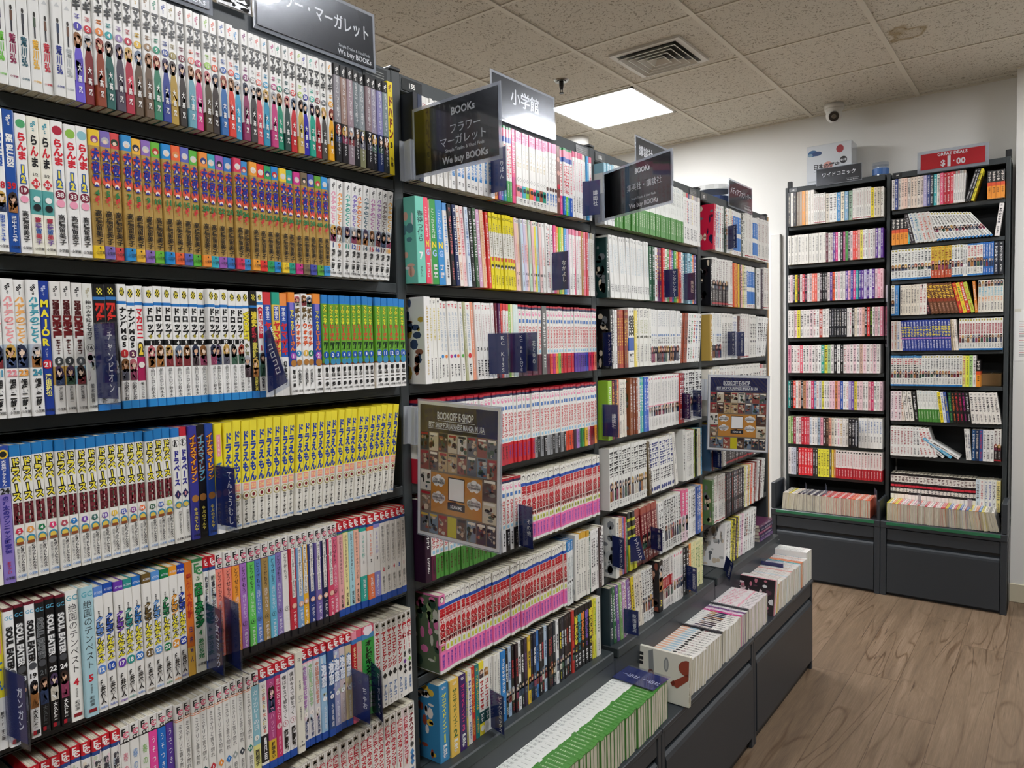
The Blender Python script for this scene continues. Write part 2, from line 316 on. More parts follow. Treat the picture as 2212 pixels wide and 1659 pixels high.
# ------------------------------------------------------------------ lettering (outlines of the built-in font, cached as flat triangles)
_gl = {}
def glyph(s, off=0.0, res=2):
    k = (s, off, res)
    if k not in _gl:
        c = bpy.data.curves.new('lettering', 'FONT'); c.body = s; c.size = 1; c.resolution_u = res; c.offset = off; c.fill_mode = 'FRONT'
        o = bpy.data.objects.new('lettering', c); COL.objects.link(o)
        ev = o.evaluated_get(bpy.context.evaluated_depsgraph_get()); me = ev.to_mesh()
        v = np.array([p.co[:2] for p in me.vertices], float).reshape(-1, 2); t = np.array([list(p.vertices) for p in me.polygons], int).reshape(-1, 3)
        ev.to_mesh_clear(); bpy.data.objects.remove(o); bpy.data.curves.remove(c)
        _gl[k] = (v, t)
    return _gl[k]
class Face2D:
    """draws flat print on the plane y = -k*step of a G; x to the right, z up, facing -y"""
    def __init__(self, g, x0, x1, z0, z1, m=0, step=0.00012, y=0.0, mini=False):
        self.g, self.x0, self.x1, self.z0, self.z1, self.m, self.step, self.y, self.k, self.mini = g, x0, x1, z0, z1, m, step, y, 1, mini
    def pts(self, xz, f, c):
        xz = np.asarray(xz, float); xz[:, 0] = np.clip(xz[:, 0], self.x0, self.x1); xz[:, 1] = np.clip(xz[:, 1], self.z0, self.z1)
        self.g.add(np.column_stack([xz[:, 0], np.full(len(xz), self.y-self.k*self.step), xz[:, 1]]), f, c, self.m)
    def up(self): self.k += 1
    def rect(self, a, b, z0, z1, c): self.pts([(a, z0), (b, z0), (b, z1), (a, z1)], [[0, 1, 2, 3]], c)
    def poly(self, P, c): self.pts(P, [[0, i, i+1] for i in range(1, len(P)-1)], c)
    def disc(self, cx, cz, rx, rz, c, n=14, a0=0.0):
        t = np.linspace(0, 2*PI, n, endpoint=False)+a0; self.poly(np.column_stack([cx+rx*np.cos(t), cz+rz*np.sin(t)]), c)
    def char(self, ch, cx, cz, sx, sz, c, off=0.0, rot=False, slant=0.0):
        if 0.055 < off < 0.1: off = 0.055
        v, t = glyph(ch, off)
        if not len(t): return
        if ord(ch[0]) < 128 or ch == 'α': mid = (v[:, 0].min()+v[:, 0].max())/2; q = np.column_stack([v[:, 0]-mid, v[:, 1]-0.36])
        else: q = v-np.array([0.5, 0.385])
        if rot: q = np.column_stack([q[:, 1], -q[:, 0]])
        q[:, 0] += slant*q[:, 1]
        self.pts(np.column_stack([cx+q[:, 0]*sx, cz+q[:, 1]*sz]), t, c)
    def text(self, s, cx, cz, width, size, c, off=0.0, oc=None, rot=0, align=0.0):
        """one line of text, at most WIDTH wide and SIZE high; rot=1 runs downwards"""
        for o2, cc in ((off+0.07, oc), (off, c)):
            if cc is None: continue
            v, t = glyph(s, o2); v0, _ = glyph(s, 0.0)
            if not len(t): continue
            a, b = v0[:, 0].min(), v0[:, 0].max(); wd = b-a; sx = sz = size
            if wd*sx > width: sx = width/wd
            q = np.column_stack([(v[:, 0]-a-wd*(0.5+align))*sx, (v[:, 1]-0.36)*sz])
            if rot: q = np.column_stack([q[:, 1], -q[:, 0]])
            self.pts(q+np.array([cx, cz]), t, cc); self.up()
    def vtext(self, s, cx, zt, zb, kx, c, off=0.0, oc=None, slant=0.0):
        n = len(s); cell = (zt-zb)/n; sx = min(kx, cell*1.35); sz = min(cell*1.0, kx*1.9)
        for o2, cc in ((off+0.11, oc), (off, c)):
            if cc is None: continue
            for i, ch in enumerate(s):
                self.char(ch, cx, zt-cell*(i+0.5), sx, sz, cc if not isinstance(cc, list) else cc[i % len(cc)], o2, rot=ch in 'ー〜・（）~', slant=slant)
            self.up()
    def scribble(self, rnd, cx, zt, zb, kx, c):
        """column of small ink strokes, too small in the photograph to read"""
        n = max(2, int((zt-zb)/(kx*1.05))); cell = (zt-zb)/n
        for i in range(n):
            z = zt-cell*(i+0.5); h = cell*0.36; w = kx*0.5
            self.rect(cx-w, cx+w, z+h*rnd.uniform(-.2, .8), z+h*rnd.uniform(.85, 1.1), c)
            self.rect(cx-w*rnd.uniform(.4, 1), cx+w*rnd.uniform(.4, 1), z-h*1.0, z-h*rnd.uniform(.4, .8), c)
            a = rnd.uniform(-.7, .5)*w; self.rect(a+cx, a+cx+w*.35, z-h, z+h, c)
        self.up()
    def art(self, rnd, za, zb, dark=False, pal=None):
        """loose painted figure: ground, hair, face, clothing as soft blobs"""
        w = self.x1-self.x0; H = za-zb; cx = (self.x0+self.x1)/2+rnd.uniform(-.12, .12)*w
        hair = rnd.choice(['3A2A24', '8A5A30', 'C8A050', '2A3048', '9A4030', '202024', '6A7A90', 'B0B0B4', '4A3A58', 'C06A70'])
        cloth = pal or rnd.choice(['7A2A30', '2A3A5A', '3A5A48', 'C8C0B0', '4A3A40', 'A06A38', '5A5A68', '8A3A58'])
        hc, cc, sk = hexlin(hair), hexlin(cloth), hexlin(rnd.choice(['E8C0A0', 'DDB090', 'F0D4BC']))
        bc = tuple(x*.6 for x in cc)
        rz = min(H*.24, w*.62)
        if H > w*1.6: self.disc(cx+w*rnd.uniform(-.1, .1), za-rz*1.5, w*.62, rz*1.7, hc, 11, rnd.random())
        self.poly([(self.x0, zb), (self.x1, zb), (self.x1, zb+H*rnd.uniform(.46, .56)), (cx+w*.2, za-rz*2.2), (cx-w*.2, za-rz*2.2), (self.x0, zb+H*rnd.uniform(.44, .58))], cc); self.up()
        self.disc(cx, za-rz*1.05, w*.47, rz, hc, 10, rnd.random())
        self.poly([(cx-w*.48, za-rz*1.1), (cx-w*.34, za-rz*2.6), (cx-w*.12, za-rz*1.0)], hc); self.poly([(cx+w*.48, za-rz*1.1), (cx+w*.12, za-rz*.9), (cx+w*.34, za-rz*2.4)], hc); self.up()
        self.disc(cx+w*.03, za-rz*1.35, w*.29, rz*.6, sk, 10); self.disc(cx, za-rz*2.05, w*.1, rz*.3, sk, 6); self.up()
        for q in range(4): self.poly([(cx+w*rnd.uniform(-.45, .3), za-rz*.5), (cx+w*rnd.uniform(-.3, .45), za-rz*.45), (cx+w*rnd.uniform(-.28, .28), za-rz*rnd.uniform(1.15, 1.6))], hc)
        lc = tuple(min(x*1.7+.03, .8) for x in cc)
        for q in range(4): self.poly([(cx+w*rnd.uniform(-.5, .4), zb+H*rnd.uniform(.05, .45)), (cx+w*rnd.uniform(-.5, .5), zb+H*rnd.uniform(0, .1)), (cx+w*rnd.uniform(-.2, .5), zb+H*rnd.uniform(.1, .5))], bc if q % 2 else lc)
        self.up()

# ------------------------------------------------------------------ books
# a spine design: (height mm, depth mm, paper colour, description, print elements); t runs from 0 (head) to 1 (foot)
ST = {}
def st(n, h, d, base, desc, *els): ST[n] = (h/1000, d/1000, base, desc, els)
FOOT = ('H', '小学館', .962, '303030', .62)
BFOOT = ('B', .925, 1, 'footer')
SHL = [('K', .02, .075), ]                     # yellow and black chequered shield
FC = [('B', 0, .095, 'C4202C'), ('B', .095, .125, '2A4A88'), ('FC', .05, 'F2EEEA', 'F2EEEA', None)]
FA = [('FC', .055, '1A1A1C', 'D86880', '1A1A1C')]
CROWN = [('B', 0, .012, 'C8C2B4'), ('CR', .055, '7A7060')]
SS = lambda c, t=.055: ('SS', t, c)
st('spoon', 176, 113, 'E6E6E2', 'silvery white comic with small standing figure', ('Q', 0, .28, .42, .62, 'B8BABC'), ('D', .34, .3, 'C4C6C6', 3), ('A2', .42, .62), ('V', '荒川弘', .63, .84, '$1', .72, .03), ('H', '小学館', .93, '$1', .5))
st('magi', 174, 113, 'white', 'white comic with black title over portrait', SS('$1'), ('B', .84, 1, '$2'), ('A', .48, .845, '$2'), ('V', 'マギ', .12, .31, 'black', 1.0, .07, None, 0, .1), ('S', .335, .375, '$1', .6), ('D', .43, .40, '$1', 14), ('#', .43, 'white', .6), ('V', '大高忍', .70, .95, 'white', .5, .02))
st('komi', 174, 113, '$1', 'dark grey comic with white vertical title', ('B', 0, .12, 'black'), ('B', .6, 1, '$2'), ('A', .62, .8), SS('white', .06), ('V', '古見さんは、コミュ症です。', .13, .58, 'E8E8E8', .55, .01), ('#', .64, 'F0F0F0', .8), ('V', 'オダトモヒト', .71, .93, 'E0E0E0', .5, .01))
st('dohadon', 178, 113, 'ECD42C', 'bright yellow comic with red title', SS('7A2A20', .06), ('V', 'ドハドン', .15, .62, '7A1A20', .85, .05), ('#', .68, 'black', .9), ('V', '小林', .8, .92, 'black', .5, .02))
st('beblues', 176, 113, '$1', 'comic with slanted sports title', SS('$2', .06), ('R', 'BE BLUES!', .13, .44, '$2', .95, .05), ('#', .53, 'red', 1.0), ('A', .58, .72), ('V', '田中モトユキ', .74, .93, '$2', .55, .03), FOOT)
st('ranmanew', 174, 113, 'white', 'white comic with red brush title', ('D', .07, .42, '$1', 12), ('V', 'らんま', .13, .33, 'D02030', .98, .07), ('V', '12', .36, .50, 'ECDC48', .9, .06, '2A58A0'), ('D', .545, .42, '7A1A34', 14), ('#', .545, 'white', .62), ('D', .61, .36, 'F0A0B8', 8), ('V', '高橋留美子', .69, .92, 'black', .7, .02), FOOT)
st('ranmaold', 174, 113, 'EFECDC', 'cream comic with teal band and diamond', SS('3A9AA8', .06), ('V', 'らんま', .13, .37, ['1A1A1C', 'D02030', '1A1A1C'], .85, .04), ('H', '1/2', .42, 'black', .8), ('D', .485, .42, 'D03038', 4), ('#', .485, 'white', .55), ('B', .53, .71, '58A4A0'), ('D', .6, .3, 'F0F0EC', 10), ('D', .66, .34, '202024', 9), ('V', '高橋留美子', .73, .93, ['B03048', '6A4A90', '2A58A0'], .68, .03), FOOT)
st('inuyasha', 174, 113, 'B4924E', 'gold brown comic with three red discs', ('B', 0, .125, '$1'), ('B', .90, 1, '$1'), ('D', .075, .36, '$2', 9), ('D', .085, .2, 'ECD0B8', 8), ('D', .185, .47, '3A3A3A', 16), ('D', .29, .47, '3A3A3A', 16), ('D', .395, .47, '3A3A3A', 16), ('D', .185, .45, 'E05840', 16), ('D', .29, .45, 'E05840', 16), ('D', .395, .45, 'E05840', 16), ('D', .215, .22, 'F0E0D8', 8), ('D', .32, .22, 'F0E0D8', 8), ('D', .425, .22, 'F0E0D8', 8), ('V', '犬夜叉', .14, .44, '1E3096', .82, .05), ('#', .49, '2A7A48', .85), ('SS', .54, 'D83040'), ('V', '高橋留美子', .62, .89, 'black', .8, .02), ('D', .918, .1, 'black', 4), ('H', '小学館', .955, '303030', .62))
st('hayate', 174, 113, 'white', 'white comic with slanted pastel title', SS('202022', .06), ('V', 'ハヤテのごとく', .12, .46, '$1', .95, .07, None, 0, .25), ('B', .47, .64, 'B8C4D0'), ('A', .475, .64), ('#', .675, '$2', .85), ('V', '畑健二郎', .72, .92, 'black', .65, .04), ('D', .935, .1, 'black', 4), FOOT)
st('major', 174, 113, '1E3C96', 'royal blue comic with yellow capitals', SS('C8D0E8', .06), ('V', 'MAJOR', .13, .49, 'F0E038', 1.15, .05), ('V', 'メジャー', .50, .57, 'white', .4, .0), ('D', .62, .47, 'D02838', 16), ('#', .62, 'white', .75), ('V', '満田拓也', .69, .86, 'F0E888', .7, .03), FOOT)
st('devil', 174, 113, 'E4E2DC', 'pale comic with dark red block title', SS('202022', .06), ('R', 'DEFENSE', .14, .25, '501418', .9, .08), ('R', 'DEVIL', .26, .42, '6A1418', 1.5, .08), ('S', .43, .55, '5A2A2A', .5), ('D', .6, .44, '$1', 14), ('#', .6, 'white', .6), ('B', .64, .78, '$2'), ('A', .64, .78), ('V', '尹仁完梁慶一', .79, .92, '202020', .45, .01), FOOT)
st('kami', 174, 113, 'E4E4DC', 'pale comic with thin black title', SS('B0A888', .06), ('V', '神のみぞ知るセカイ', .13, .44, '202022', .75, .01), ('D', .5, .4, '505050', 14), ('D', .5, .36, 'E4E4DC', 14), ('#', .5, '202020', .55), ('A3', .55, .8), ('V', '若木民喜', .78, .93, '606060', .5, .01), FOOT)
st('baki', 174, 113, '141214', 'black comic with red title', ('B', .95, 1, '2A78C0'), ('K', .03, .08), ('B', .1, .125, '3A78B8'), ('V', '刃牙', .14, .34, 'D83028', .95, .06), ('V', 'BAKI', .36, .55, 'F0F0F0', .6, .03), ('A', .6, .82), ('B', .82, .945, 'ECECE8'), ('V', '板垣恵介', .83, .94, 'black', .55, .03))
st('nanba', 174, 113, 'white', 'white comic with outlined black title', ('K', .03, .09), ('B', .135, .16, '2A78C0'), ('V', 'ナンバMG5', .18, .51, 'black', 1.0, .06), ('D', .555, .46, '$1', 16), ('#', .555, 'F0E0C0', .7), ('A', .6, .77), ('V', '小沢としお', .78, .93, 'black', .6, .03), ('B', .935, 1, '2A88CC'))
st('macaroni', 174, 113, 'white', 'white comic with red title and yellow numeral', ('K', .03, .09), ('B', .135, .16, '2A78C0'), ('V', 'マカロニ', .18, .44, 'D02838', .95, .05), ('V', '2', .46, .58, 'ECCC40', 1.1, .06, '3A3020'), ('B', .585, .78, 'B01E58'), ('D', .65, .36, 'F0E8E0', 10), ('V', '鴨川つばめ', .79, .93, 'black', .5, .0), ('B', .935, 1, '2A88CC'))
st('drop', 174, 113, 'white', 'white comic with black slanted title', ('K', .03, .09), ('B', .135, .16, '2A78C0'), ('V', 'ドロップ', .17, .42, 'black', .98, .06), ('D', .415, .2, 'A89A38', 4), ('B', .445, .49, 'black'), ('#', .467, 'white', .6), ('A', .495, .67), ('V', '品川ヒロシ鈴木大', .68, .93, '303030', .58, .01), ('B', .935, 1, '2A88CC'))
ST['dropout'] = ST['drop'][:3]+('white slanted-title comic standing proud',)+ST['drop'][4:]
st('worst', 174, 113, 'white', 'white and red comic with yellow letters', ('K', .03, .09), ('B', .135, .16, '2A78C0'), ('R', 'WORST', .18, .47, 'E8D838', 1.2, .06, '8A7A20'), ('V', '外伝', .48, .6, '6A6A38', .7, .03), ('A', .6, .8), ('V', '高橋ヒロシ', .8, .93, '202020', .5, .0), ('B', .935, 1, '2A88CC'))
st('urayasu', 174, 113, '18181A', 'black comic with mixed yellow red title', ('K', .03, .09), ('B', .135, .155, '2A78C0'), ('V', '浦安鉄筋家族', .19, .62, ['E8D040', 'E8D040', 'C03040', 'C03040', 'D8C858', 'D8C858'], .9, .05), ('A', .63, .8), ('V', '浜岡賢次', .8, .93, 'D8C858', .55, .03), ('B', .935, 1, '2A78C0'))
st('jitsuwa', 174, 113, 'white', 'white comic with red pill title', ('K', .03, .08), ('B', .1, .125, '2A78C0'), ('D', .17, .38, 'C82030', 12), ('Q', .17, .44, .12, .88, 'C82030'), ('V', '実は私は', .16, .40, 'F0E8E4', .72, .02), ('#', .53, 'red', 1.0), ('B', .58, .8, '88A8B0'), ('A', .58, .8), ('V', '増田英二', .81, .93, 'black', .6, .03), ('B', .94, 1, '2A78C0'))
st('yamazaki', 174, 113, '$1', 'comic with blue plate and red title', ('B', 0, .12, '$2'), ('Q', .13, .27, .12, .88, '2A48A8'), ('V', '学級王', .135, .265, 'F0F0F0', .6, .02), ('V', 'ヤマザキ', .28, .6, 'D02830', 1.0, .07), ('B', .62, 1, 'white'), ('V', '樫本学ヴ', .66, .9, 'black', .55, .02))
st('denzero', 176, 113, '2A48A0', 'blue comic with orange top and yellow title', ('B', 0, .1, '$1'), ('Q', .1, .17, .15, .85, '8A78C8'), ('V', 'でんぢゃらす', .17, .37, 'F0E040', .9, .04), ('V', 'じーさん', .37, .57, 'E87830', .95, .05), ('D', .62, .44, 'B058B8', 6), ('#', .62, 'white', .65), ('D', .69, .42, 'B07838', 12), ('B', .72, 1, 'white'), ('V', '曽山一寿', .75, .93, 'black', .55, .03), FOOT)
st('yokai', 174, 113, 'white', 'white comic with orange watch title', ('A', .02, .12), ('V', '妖怪', .13, .29, '6A5228', .9, .05), ('V', 'ウォッチ', .29, .52, 'D8582A', .95, .06), ('D', .59, .42, '$1', 12), ('#', .59, 'white', .65), ('D', .68, .42, 'B07838', 12), ('V', '小西紀行', .74, .92, 'black', .6, .03), FOOT)
st('denja', 174, 113, '6AA838', 'green comic with yellow and red title', ('B', 0, .09, '2A80C8'), ('V', 'でんぢゃらす', .1, .30, 'F0E838', .95, .05, '5A6A20'), ('V', 'じーさん', .30, .47, 'D83A30', .95, .06), ('V', '邪', .48, .57, '1E3A1C', .9, .05), ('D', .615, .46, '1E58B0', 14), ('#', .615, 'white', .65), ('D', .685, .44, '3A88B0', 12), ('B', .70, .72, '8A4A28'), ('B', .72, 1, 'white'), ('V', '曽山一寿', .74, .94, 'black', .7, .04), FOOT)
st('tancover', 174, 113, 'C89838', 'golden comic wedged between green ones', ('S', .1, .9, '7A5420', .5))
st('whitemisc', 174, 113, 'EDE9E0', 'white comic cut by the picture edge', ('V', 'ドラえもん', .1, .5, '2A58A8', .8, .04), ('V', '藤子プロ', .6, .9, 'black', .6, .02))
st('doratwo', 174, 113, '8A78C0', 'violet and blue comic with long title', ('B', 0, .30, '2A4AA0'), ('D', .06, .45, 'E8C030', 14), ('D', .06, .3, '202020', 10), ('V', '大長編ドラえもん', .1, .29, 'E8E8F0', .5, .03), ('B', .30, .35, 'B8B8C8'), ('#', .325, '202020', .8), ('V', 'のび太のワンニャン時空伝', .36, .78, '3A3490', .7, .04), ('V', '藤子プロ', .84, .93, 'C03858', .45, .02), FOOT)
st('dorabase', 174, 113, 'E9E7DF', 'white comic with yellow outlined title', ('B', 0, .085, '2478B8'), ('V', 'ドラベース', .095, .41, 'ECDC40', .98, .04, '141414', 0, -.1), ('Q', .425, .585, 0, 1, '5A1A22'), ('Q', .425, .585, .44, .56, '3A6A50'), ('Q', .425, .585, .56, .62, 'E8E0D8'), ('S', .43, .58, '7A3038', .9), ('D', .635, .36, '$1', 5), ('#', .635, 'F0F0F0', .5), ('D', .70, .42, '3A88A8', 14), ('D', .705, .3, 'E0C050', 10), ('Q', .715, .735, .08, .92, '8A4A28'), ('V', '原案協力藤子プロ', .76, .94, '404040', .3, .0, None, -.27), ('V', 'むぎわらしんたろう', .745, .94, 'black', .46, .04, None, .2), ('H', '小学館', .965, '3A78B8', .6))
st('newdora', 174, 113, 'E9E7DF', 'white comic with circled character and blue title', ('B', 0, .075, '$1'), ('D', .13, .42, 'black', 16), ('D', .13, .38, 'white', 16), ('V', '新', .09, .17, 'black', .6, .03), ('V', 'ドラベース', .19, .50, '2A2A8A', .85, .05), ('D', .575, .46, '282858', 4), ('#', .575, 'F0A0A0', .6), ('D', .665, .42, '3A88A8', 14), ('D', .67, .3, 'E0C050', 10), ('V', 'むぎわらしんたろう', .72, .92, 'black', .42, .02, None, .18), FOOT)
st('ina', 174, 113, '$1', 'dark comic with jagged bright title', ('V', 'イナズマイレブン', .08, .5, '$2', .9, .05, '6A2018'), ('D', .64, .42, 'B07838', 12), ('V', 'やぶのてんや', .72, .93, 'E8D860', .55, .04), FOOT)
st('tento', 174, 113, 'ECDC30', 'yellow comic with pink plate', ('Q', .1, .3, .15, .85, 'F09898'), ('V', 'ドラえもん', .11, .29, 'F8F0F0', .4, .01), ('V', 'てん', .32, .6, '2A68B0', .85, .05), ('B', .62, 1, 'white'), ('V', '藤子・F・不二雄', .72, .93, 'black', .5, .01))
st('dorae', 174, 113, 'E6E3D8', 'yellow and white comic with blue title', ('B', 0, .58, 'ECDC3C'), ('V', 'ドラえもん', .09, .575, '1E3E9A', 1.0, .09), ('Q', .585, .655, .08, .92, 'F09A88'), ('#', .617, 'F0D890', .6), ('D', .70, .45, 'B0A050', 16), ('D', .70, .36, 'E4E0CC', 14), ('D', .70, .2, '7A1A20', 10), ('V', '藤子・F・不二雄', .745, .935, '181818', .62, .04), ('D', .94, .09, 'black', 4), ('H', '小学館', .968, '3A78B8', .55))
st('soul', 178, 113, '$1', 'black and white comic with outlined capitals', ('B', 0, .02, '6A1828'), ('H', 'GC', .07, '5AA8C8', .75), ('R', 'SOUL EATER', .12, .46, '$2', 1.05, .03, '8A8C8E'), ('D', .47, .4, '4A4C50', 12), ('#', .54, '$2', .85), ('A', .58, .78), ('V', '大久保篤', .79, .93, '$2', .55, .03), ('Q', .945, .975, .08, .5, 'B02030'), ('Q', .945, .975, .5, .92, '303034'))
st('zetsuen', 180, 113, '$1', 'pale comic with thin brush title', ('H', 'GC', .055, '5AA8B8', .7), ('V', '絶園のテンペスト', .1, .63, '202024', .8, -.005), ('#', .70, 'C82838', .8), ('V', '原作構成作画', .75, .82, '303030', .4, 0), ('V', '彩崎廉', .84, .92, '303030', .5, 0), ('Q', .94, .965, .15, .85, '8A1E28'))
st('crayon', 176, 113, 'E9E7E1', 'white comic with crayon style title', ('B', 0, .075, '$1'), ('H', 'ACTION', .045, 'D8E0F0', .7), ('S', .19, .24, '303030', .25), ('V', 'クレヨン', .24, .41, '$1', .95, .06, '202020', 0, .15), ('V', 'しんちゃん', .41, .61, 'F0E440', .95, .05, '202020', 0, .15), ('D', .66, .48, '$1', 16), ('#', .66, 'F0F0F0', .7), ('V', '臼井儀人', .74, .94, 'black', .7, .03), ('H', '双葉社', .965, '$1', .55))
st('orange', 176, 113, 'D8742A', 'thin orange comic', ('V', '電撃大作戦', .1, .5, 'B8382A', .8, .04), ('B', .75, 1, 'E0B048'), ('V', '臼井儀人', .55, .9, '3A3A78', .5, .02))
st('slow', 176, 113, 'E0DFD0', 'cream comic with green title', ('B', 0, .025, '3A8A50'), ('FC', .09, '3A8A50', '3A8A50', None), ('S', .15, .19, '3A8A50', .5), ('V', 'スローステップ', .21, .60, '2A8A48', .85, .07, '18502A'), ('#', .65, '3A8A50', .6), ('V', 'あだち充', .70, .88, '3A8A50', .7, .02), ('H', '小学館', .93, '404040', .6))
st('fcwhite', 176, 113, 'E4E2DC', 'comic with red publisher head', *FC, ('A3', .14, .5), ('V', '執事様のお気に入り', .17, .66, '404048', .8, .02), ('V', '伊沢玲', .72, .9, '$1', .55, .02), BFOOT)
st('fcalpha', 176, 113, 'E4E2DC', 'white comic with alpha publisher head', *FA, ('B', .125, .135, '303030'), ('V', '春の恋文', .2, .6, '$1', .7, .0), ('V', '一井かずみ', .7, .9, '505050', .5, .0), BFOOT)
st('usotsuki', 176, 113, '$1', 'vivid comic with alpha publisher head', ('B', 0, .125, 'E4E2DC'), *FA, ('B', .125, .135, '303030'), ('V', 'うそつき', .17, .5, 'F0F0F4', .6, 0), ('D', .62, .42, 'F0F0F0', 14), BFOOT)
st('mystery', 176, 113, 'E2E0D9', 'white comic with thin orange lines', *FA, ('B', .125, .131, 'E08048'), ('B', .14, .146, 'E08048'), ('V', 'ミステリと言う勿れ', .17, .60, '303034', .72, -.005), ('D', .685, .42, '$1', 4), ('#', .685, 'F0F0F0', .5), ('V', '田村由美', .75, .93, '303034', .55, 0), BFOOT)
st('katsu', 176, 113, '88B8C4', 'pale blue and yellow comic', ('B', 0, .125, 'E4E2DC'), *FA, ('B', .125, .131, 'E08048'), ('V', 'カッカレーの日', .17, .56, 'F0F0F0', .85, 0), ('D', .63, .3, 'E8E8E0', 12), ('#', .63, '404040', .4), ('B', .70, 1, 'DCD888'), ('V', '西炯子', .74, .9, '303030', .65, .02))
st('itsuka', 176, 113, 'E8E4DC', 'white comic with red head and orange characters', *FC, ('V', 'いつか君たちも大人になる', .15, .62, ['404040', 'C8B040', '404040', 'E06A58'], .6, .02), ('B', .64, .9, '202024'), ('V', '畠風百', .66, .88, 'F0F0F0', .6, .02), BFOOT)
st('pinkphoto', 176, 113, 'B04A80', 'magenta comic with dark photo panel', *FC, ('A', .2, .45), ('V', 'ラッキーでハッピー', .15, .7, 'E8A0C8', .6, .01), ('B', .72, .92, 'D8B038'), ('V', '藤緒あい', .74, .9, '303030', .55, .02), BFOOT)
st('koi', 176, 113, 'C83868', 'deep pink comic with white title', *FC, ('V', '恋におちたら', .15, .56, 'F4D8E0', .8, .01), ('D', .62, .42, 'E8D8D8', 14), ('S', .6, .64, 'C03050', .5), ('V', '藤緒あい', .72, .9, 'F0A8C0', .55, .01), BFOOT)
st('boku', 176, 113, 'E6E2E0', 'white comic with thin black title', *FC, ('V', '僕はキスで嘘をつく', .15, .58, '202024', .72, .0), ('D', .63, .36, 'B03048', 14), ('D', .63, .32, 'E6E2E0', 14), ('#', .63, 'B03048', .4), ('V', '藤間麗', .69, .91, 'black', .65, .05), BFOOT)
st('sora', 180, 113, 'E0DCCC', 'plain cream comic with tiny lettering', ('S', .06, .1, '707070', .5), ('V', '空', .42, .5, '9A9A94', .8, -.005), ('S', .28, .38, '808080', .25), ('S', .54, .68, '808080', .25), ('D', .89, .1, '505050', 4), ('H', '小学館', .93, '505050', .5))
st('kyoukoi', 176, 113, 'DCD8D8', 'pastel comic with mauve title', *FC, ('B', .125, .14, 'F0B0C0'), ('A3', .2, .75), ('V', '今日恋をはじめます', .16, .6, '$1', .85, .05), ('D', .66, .36, 'F0E8E0', 12), ('#', .66, '604860', .4), ('V', '水波風南', .72, .91, '3A4A78', .6, .02), BFOOT)
st('awakoi', 176, 113, '$1', 'watery pastel comic with bubble title', *FC, ('A3', .15, .6), ('V', '泡恋', .22, .46, 'E8ECF4', .95, .05, '4A78B0'), ('D', .58, .3, 'F4F4F4', 12), ('#', .58, '404048', .4), ('V', '水波風南', .65, .9, 'F0F0F4', .5, .0), BFOOT)
st('maru', 174, 113, 'B8202C', 'red comic with yellow title', ('B', 0, .08, 'E890A0'), ('B', .08, .13, '3A78B8'), ('V', 'まるごとみいコン', .16, .62, 'E8D8A0', .7, .03), ('D', .7, .2, 'F0F0F0', 8), ('D', .78, .2, 'F0F0F0', 8), ('B', .9, 1, 'D85870'))
st('hanafc', 174, 113, 'C8A890', 'pastel comic behind dark card', ('B', 0, .08, 'D85870'), ('B', .08, .13, '3A78B8'), ('V', 'はなこい', .18, .5, 'E88AA0', .8, .03), ('A3', .5, .9))
st('oregreen', 174, 113, '3A9A44', 'bright green comic with black title', ('B', 0, .08, 'D85870'), ('D', .04, .4, 'F4E8EC', 8), ('B', .08, .14, '4A88B8'), ('V', 'オレ様キングダム', .16, .7, '101A10', .85, .05), ('V', '村田真優', .74, .92, 'F0F0F0', .55, .01))
st('yasuko', 174, 113, 'E8E5DE', 'white comic with crown and red title', *CROWN, ('V', 'ヤスコとケンジ', .12, .58, 'B01E28', 1.0, .055), ('D', .64, .4, '202022', 4), ('V', 'アルコ', .74, .93, '2A68A8', .75, .02), ('S', .95, .98, '303030', .3))
st('oremono', 174, 113, 'E8E5DE', 'white comic with diamonds and red title', *CROWN, ('V', '俺物語!!', .12, .46, 'C0202C', .9, .06), ('V', '巻', .47, .54, '303030', .6, .03), ('D', .59, .3, '$1', 4), ('D', .65, .3, '202022', 4), ('D', .71, .3, '$2', 4), ('V', '河原和音', .78, .93, '3A70A8', .5, .02))
st('hana', 174, 113, 'E6E2DA', 'white comic with crown and long red title', *CROWN, ('V', '僕に花のメランコリー', .12, .70, 'B82030', 1.0, .05), ('V', '小森みっこ', .76, .93, '3A70A8', .5, .01))
st('hanapink', 174, 113, 'E8D8D6', 'pale pink comic with crown and red title', *CROWN, ('A3', .2, .9), ('V', '僕に花のメランコリー', .12, .70, 'B82030', 1.0, .05), ('V', '小森みっこ', .76, .93, '3A70A8', .5, .01))
st('aoha', 174, 113, 'E8E5DE', 'white comic with crown and maroon title', *CROWN, ('V', 'アオハライド', .12, .46, '7A1A28', .9, .05), ('V', '巻', .47, .54, '303030', .6, .03), ('D', .6, .28, '4A88C0', 4), ('D', .66, .28, '2A5A90', 4), ('D', .72, .28, '4A88C0', 4), ('V', '咲坂伊緒', .78, .93, '3A70A8', .5, .02))
st('douse', 176, 113, '$1', 'comic with alpha head and slanted title', ('B', 0, .135, 'E4E2DC'), *FA, ('B', .135, .143, '5A3A78'), ('V', 'どうせもう', .16, .42, '2A2430', .75, -.005), ('V', '逃げられない', .43, .66, 'F0ECF0', .62, -.005), ('D', .705, .3, '303034', 12), ('D', .705, .26, '$1', 12), ('#', .705, '303034', .4), ('V', '一井かずみ', .745, .93, 'F4F0F4', .55, .01), ('B', .935, 1, '202024'))
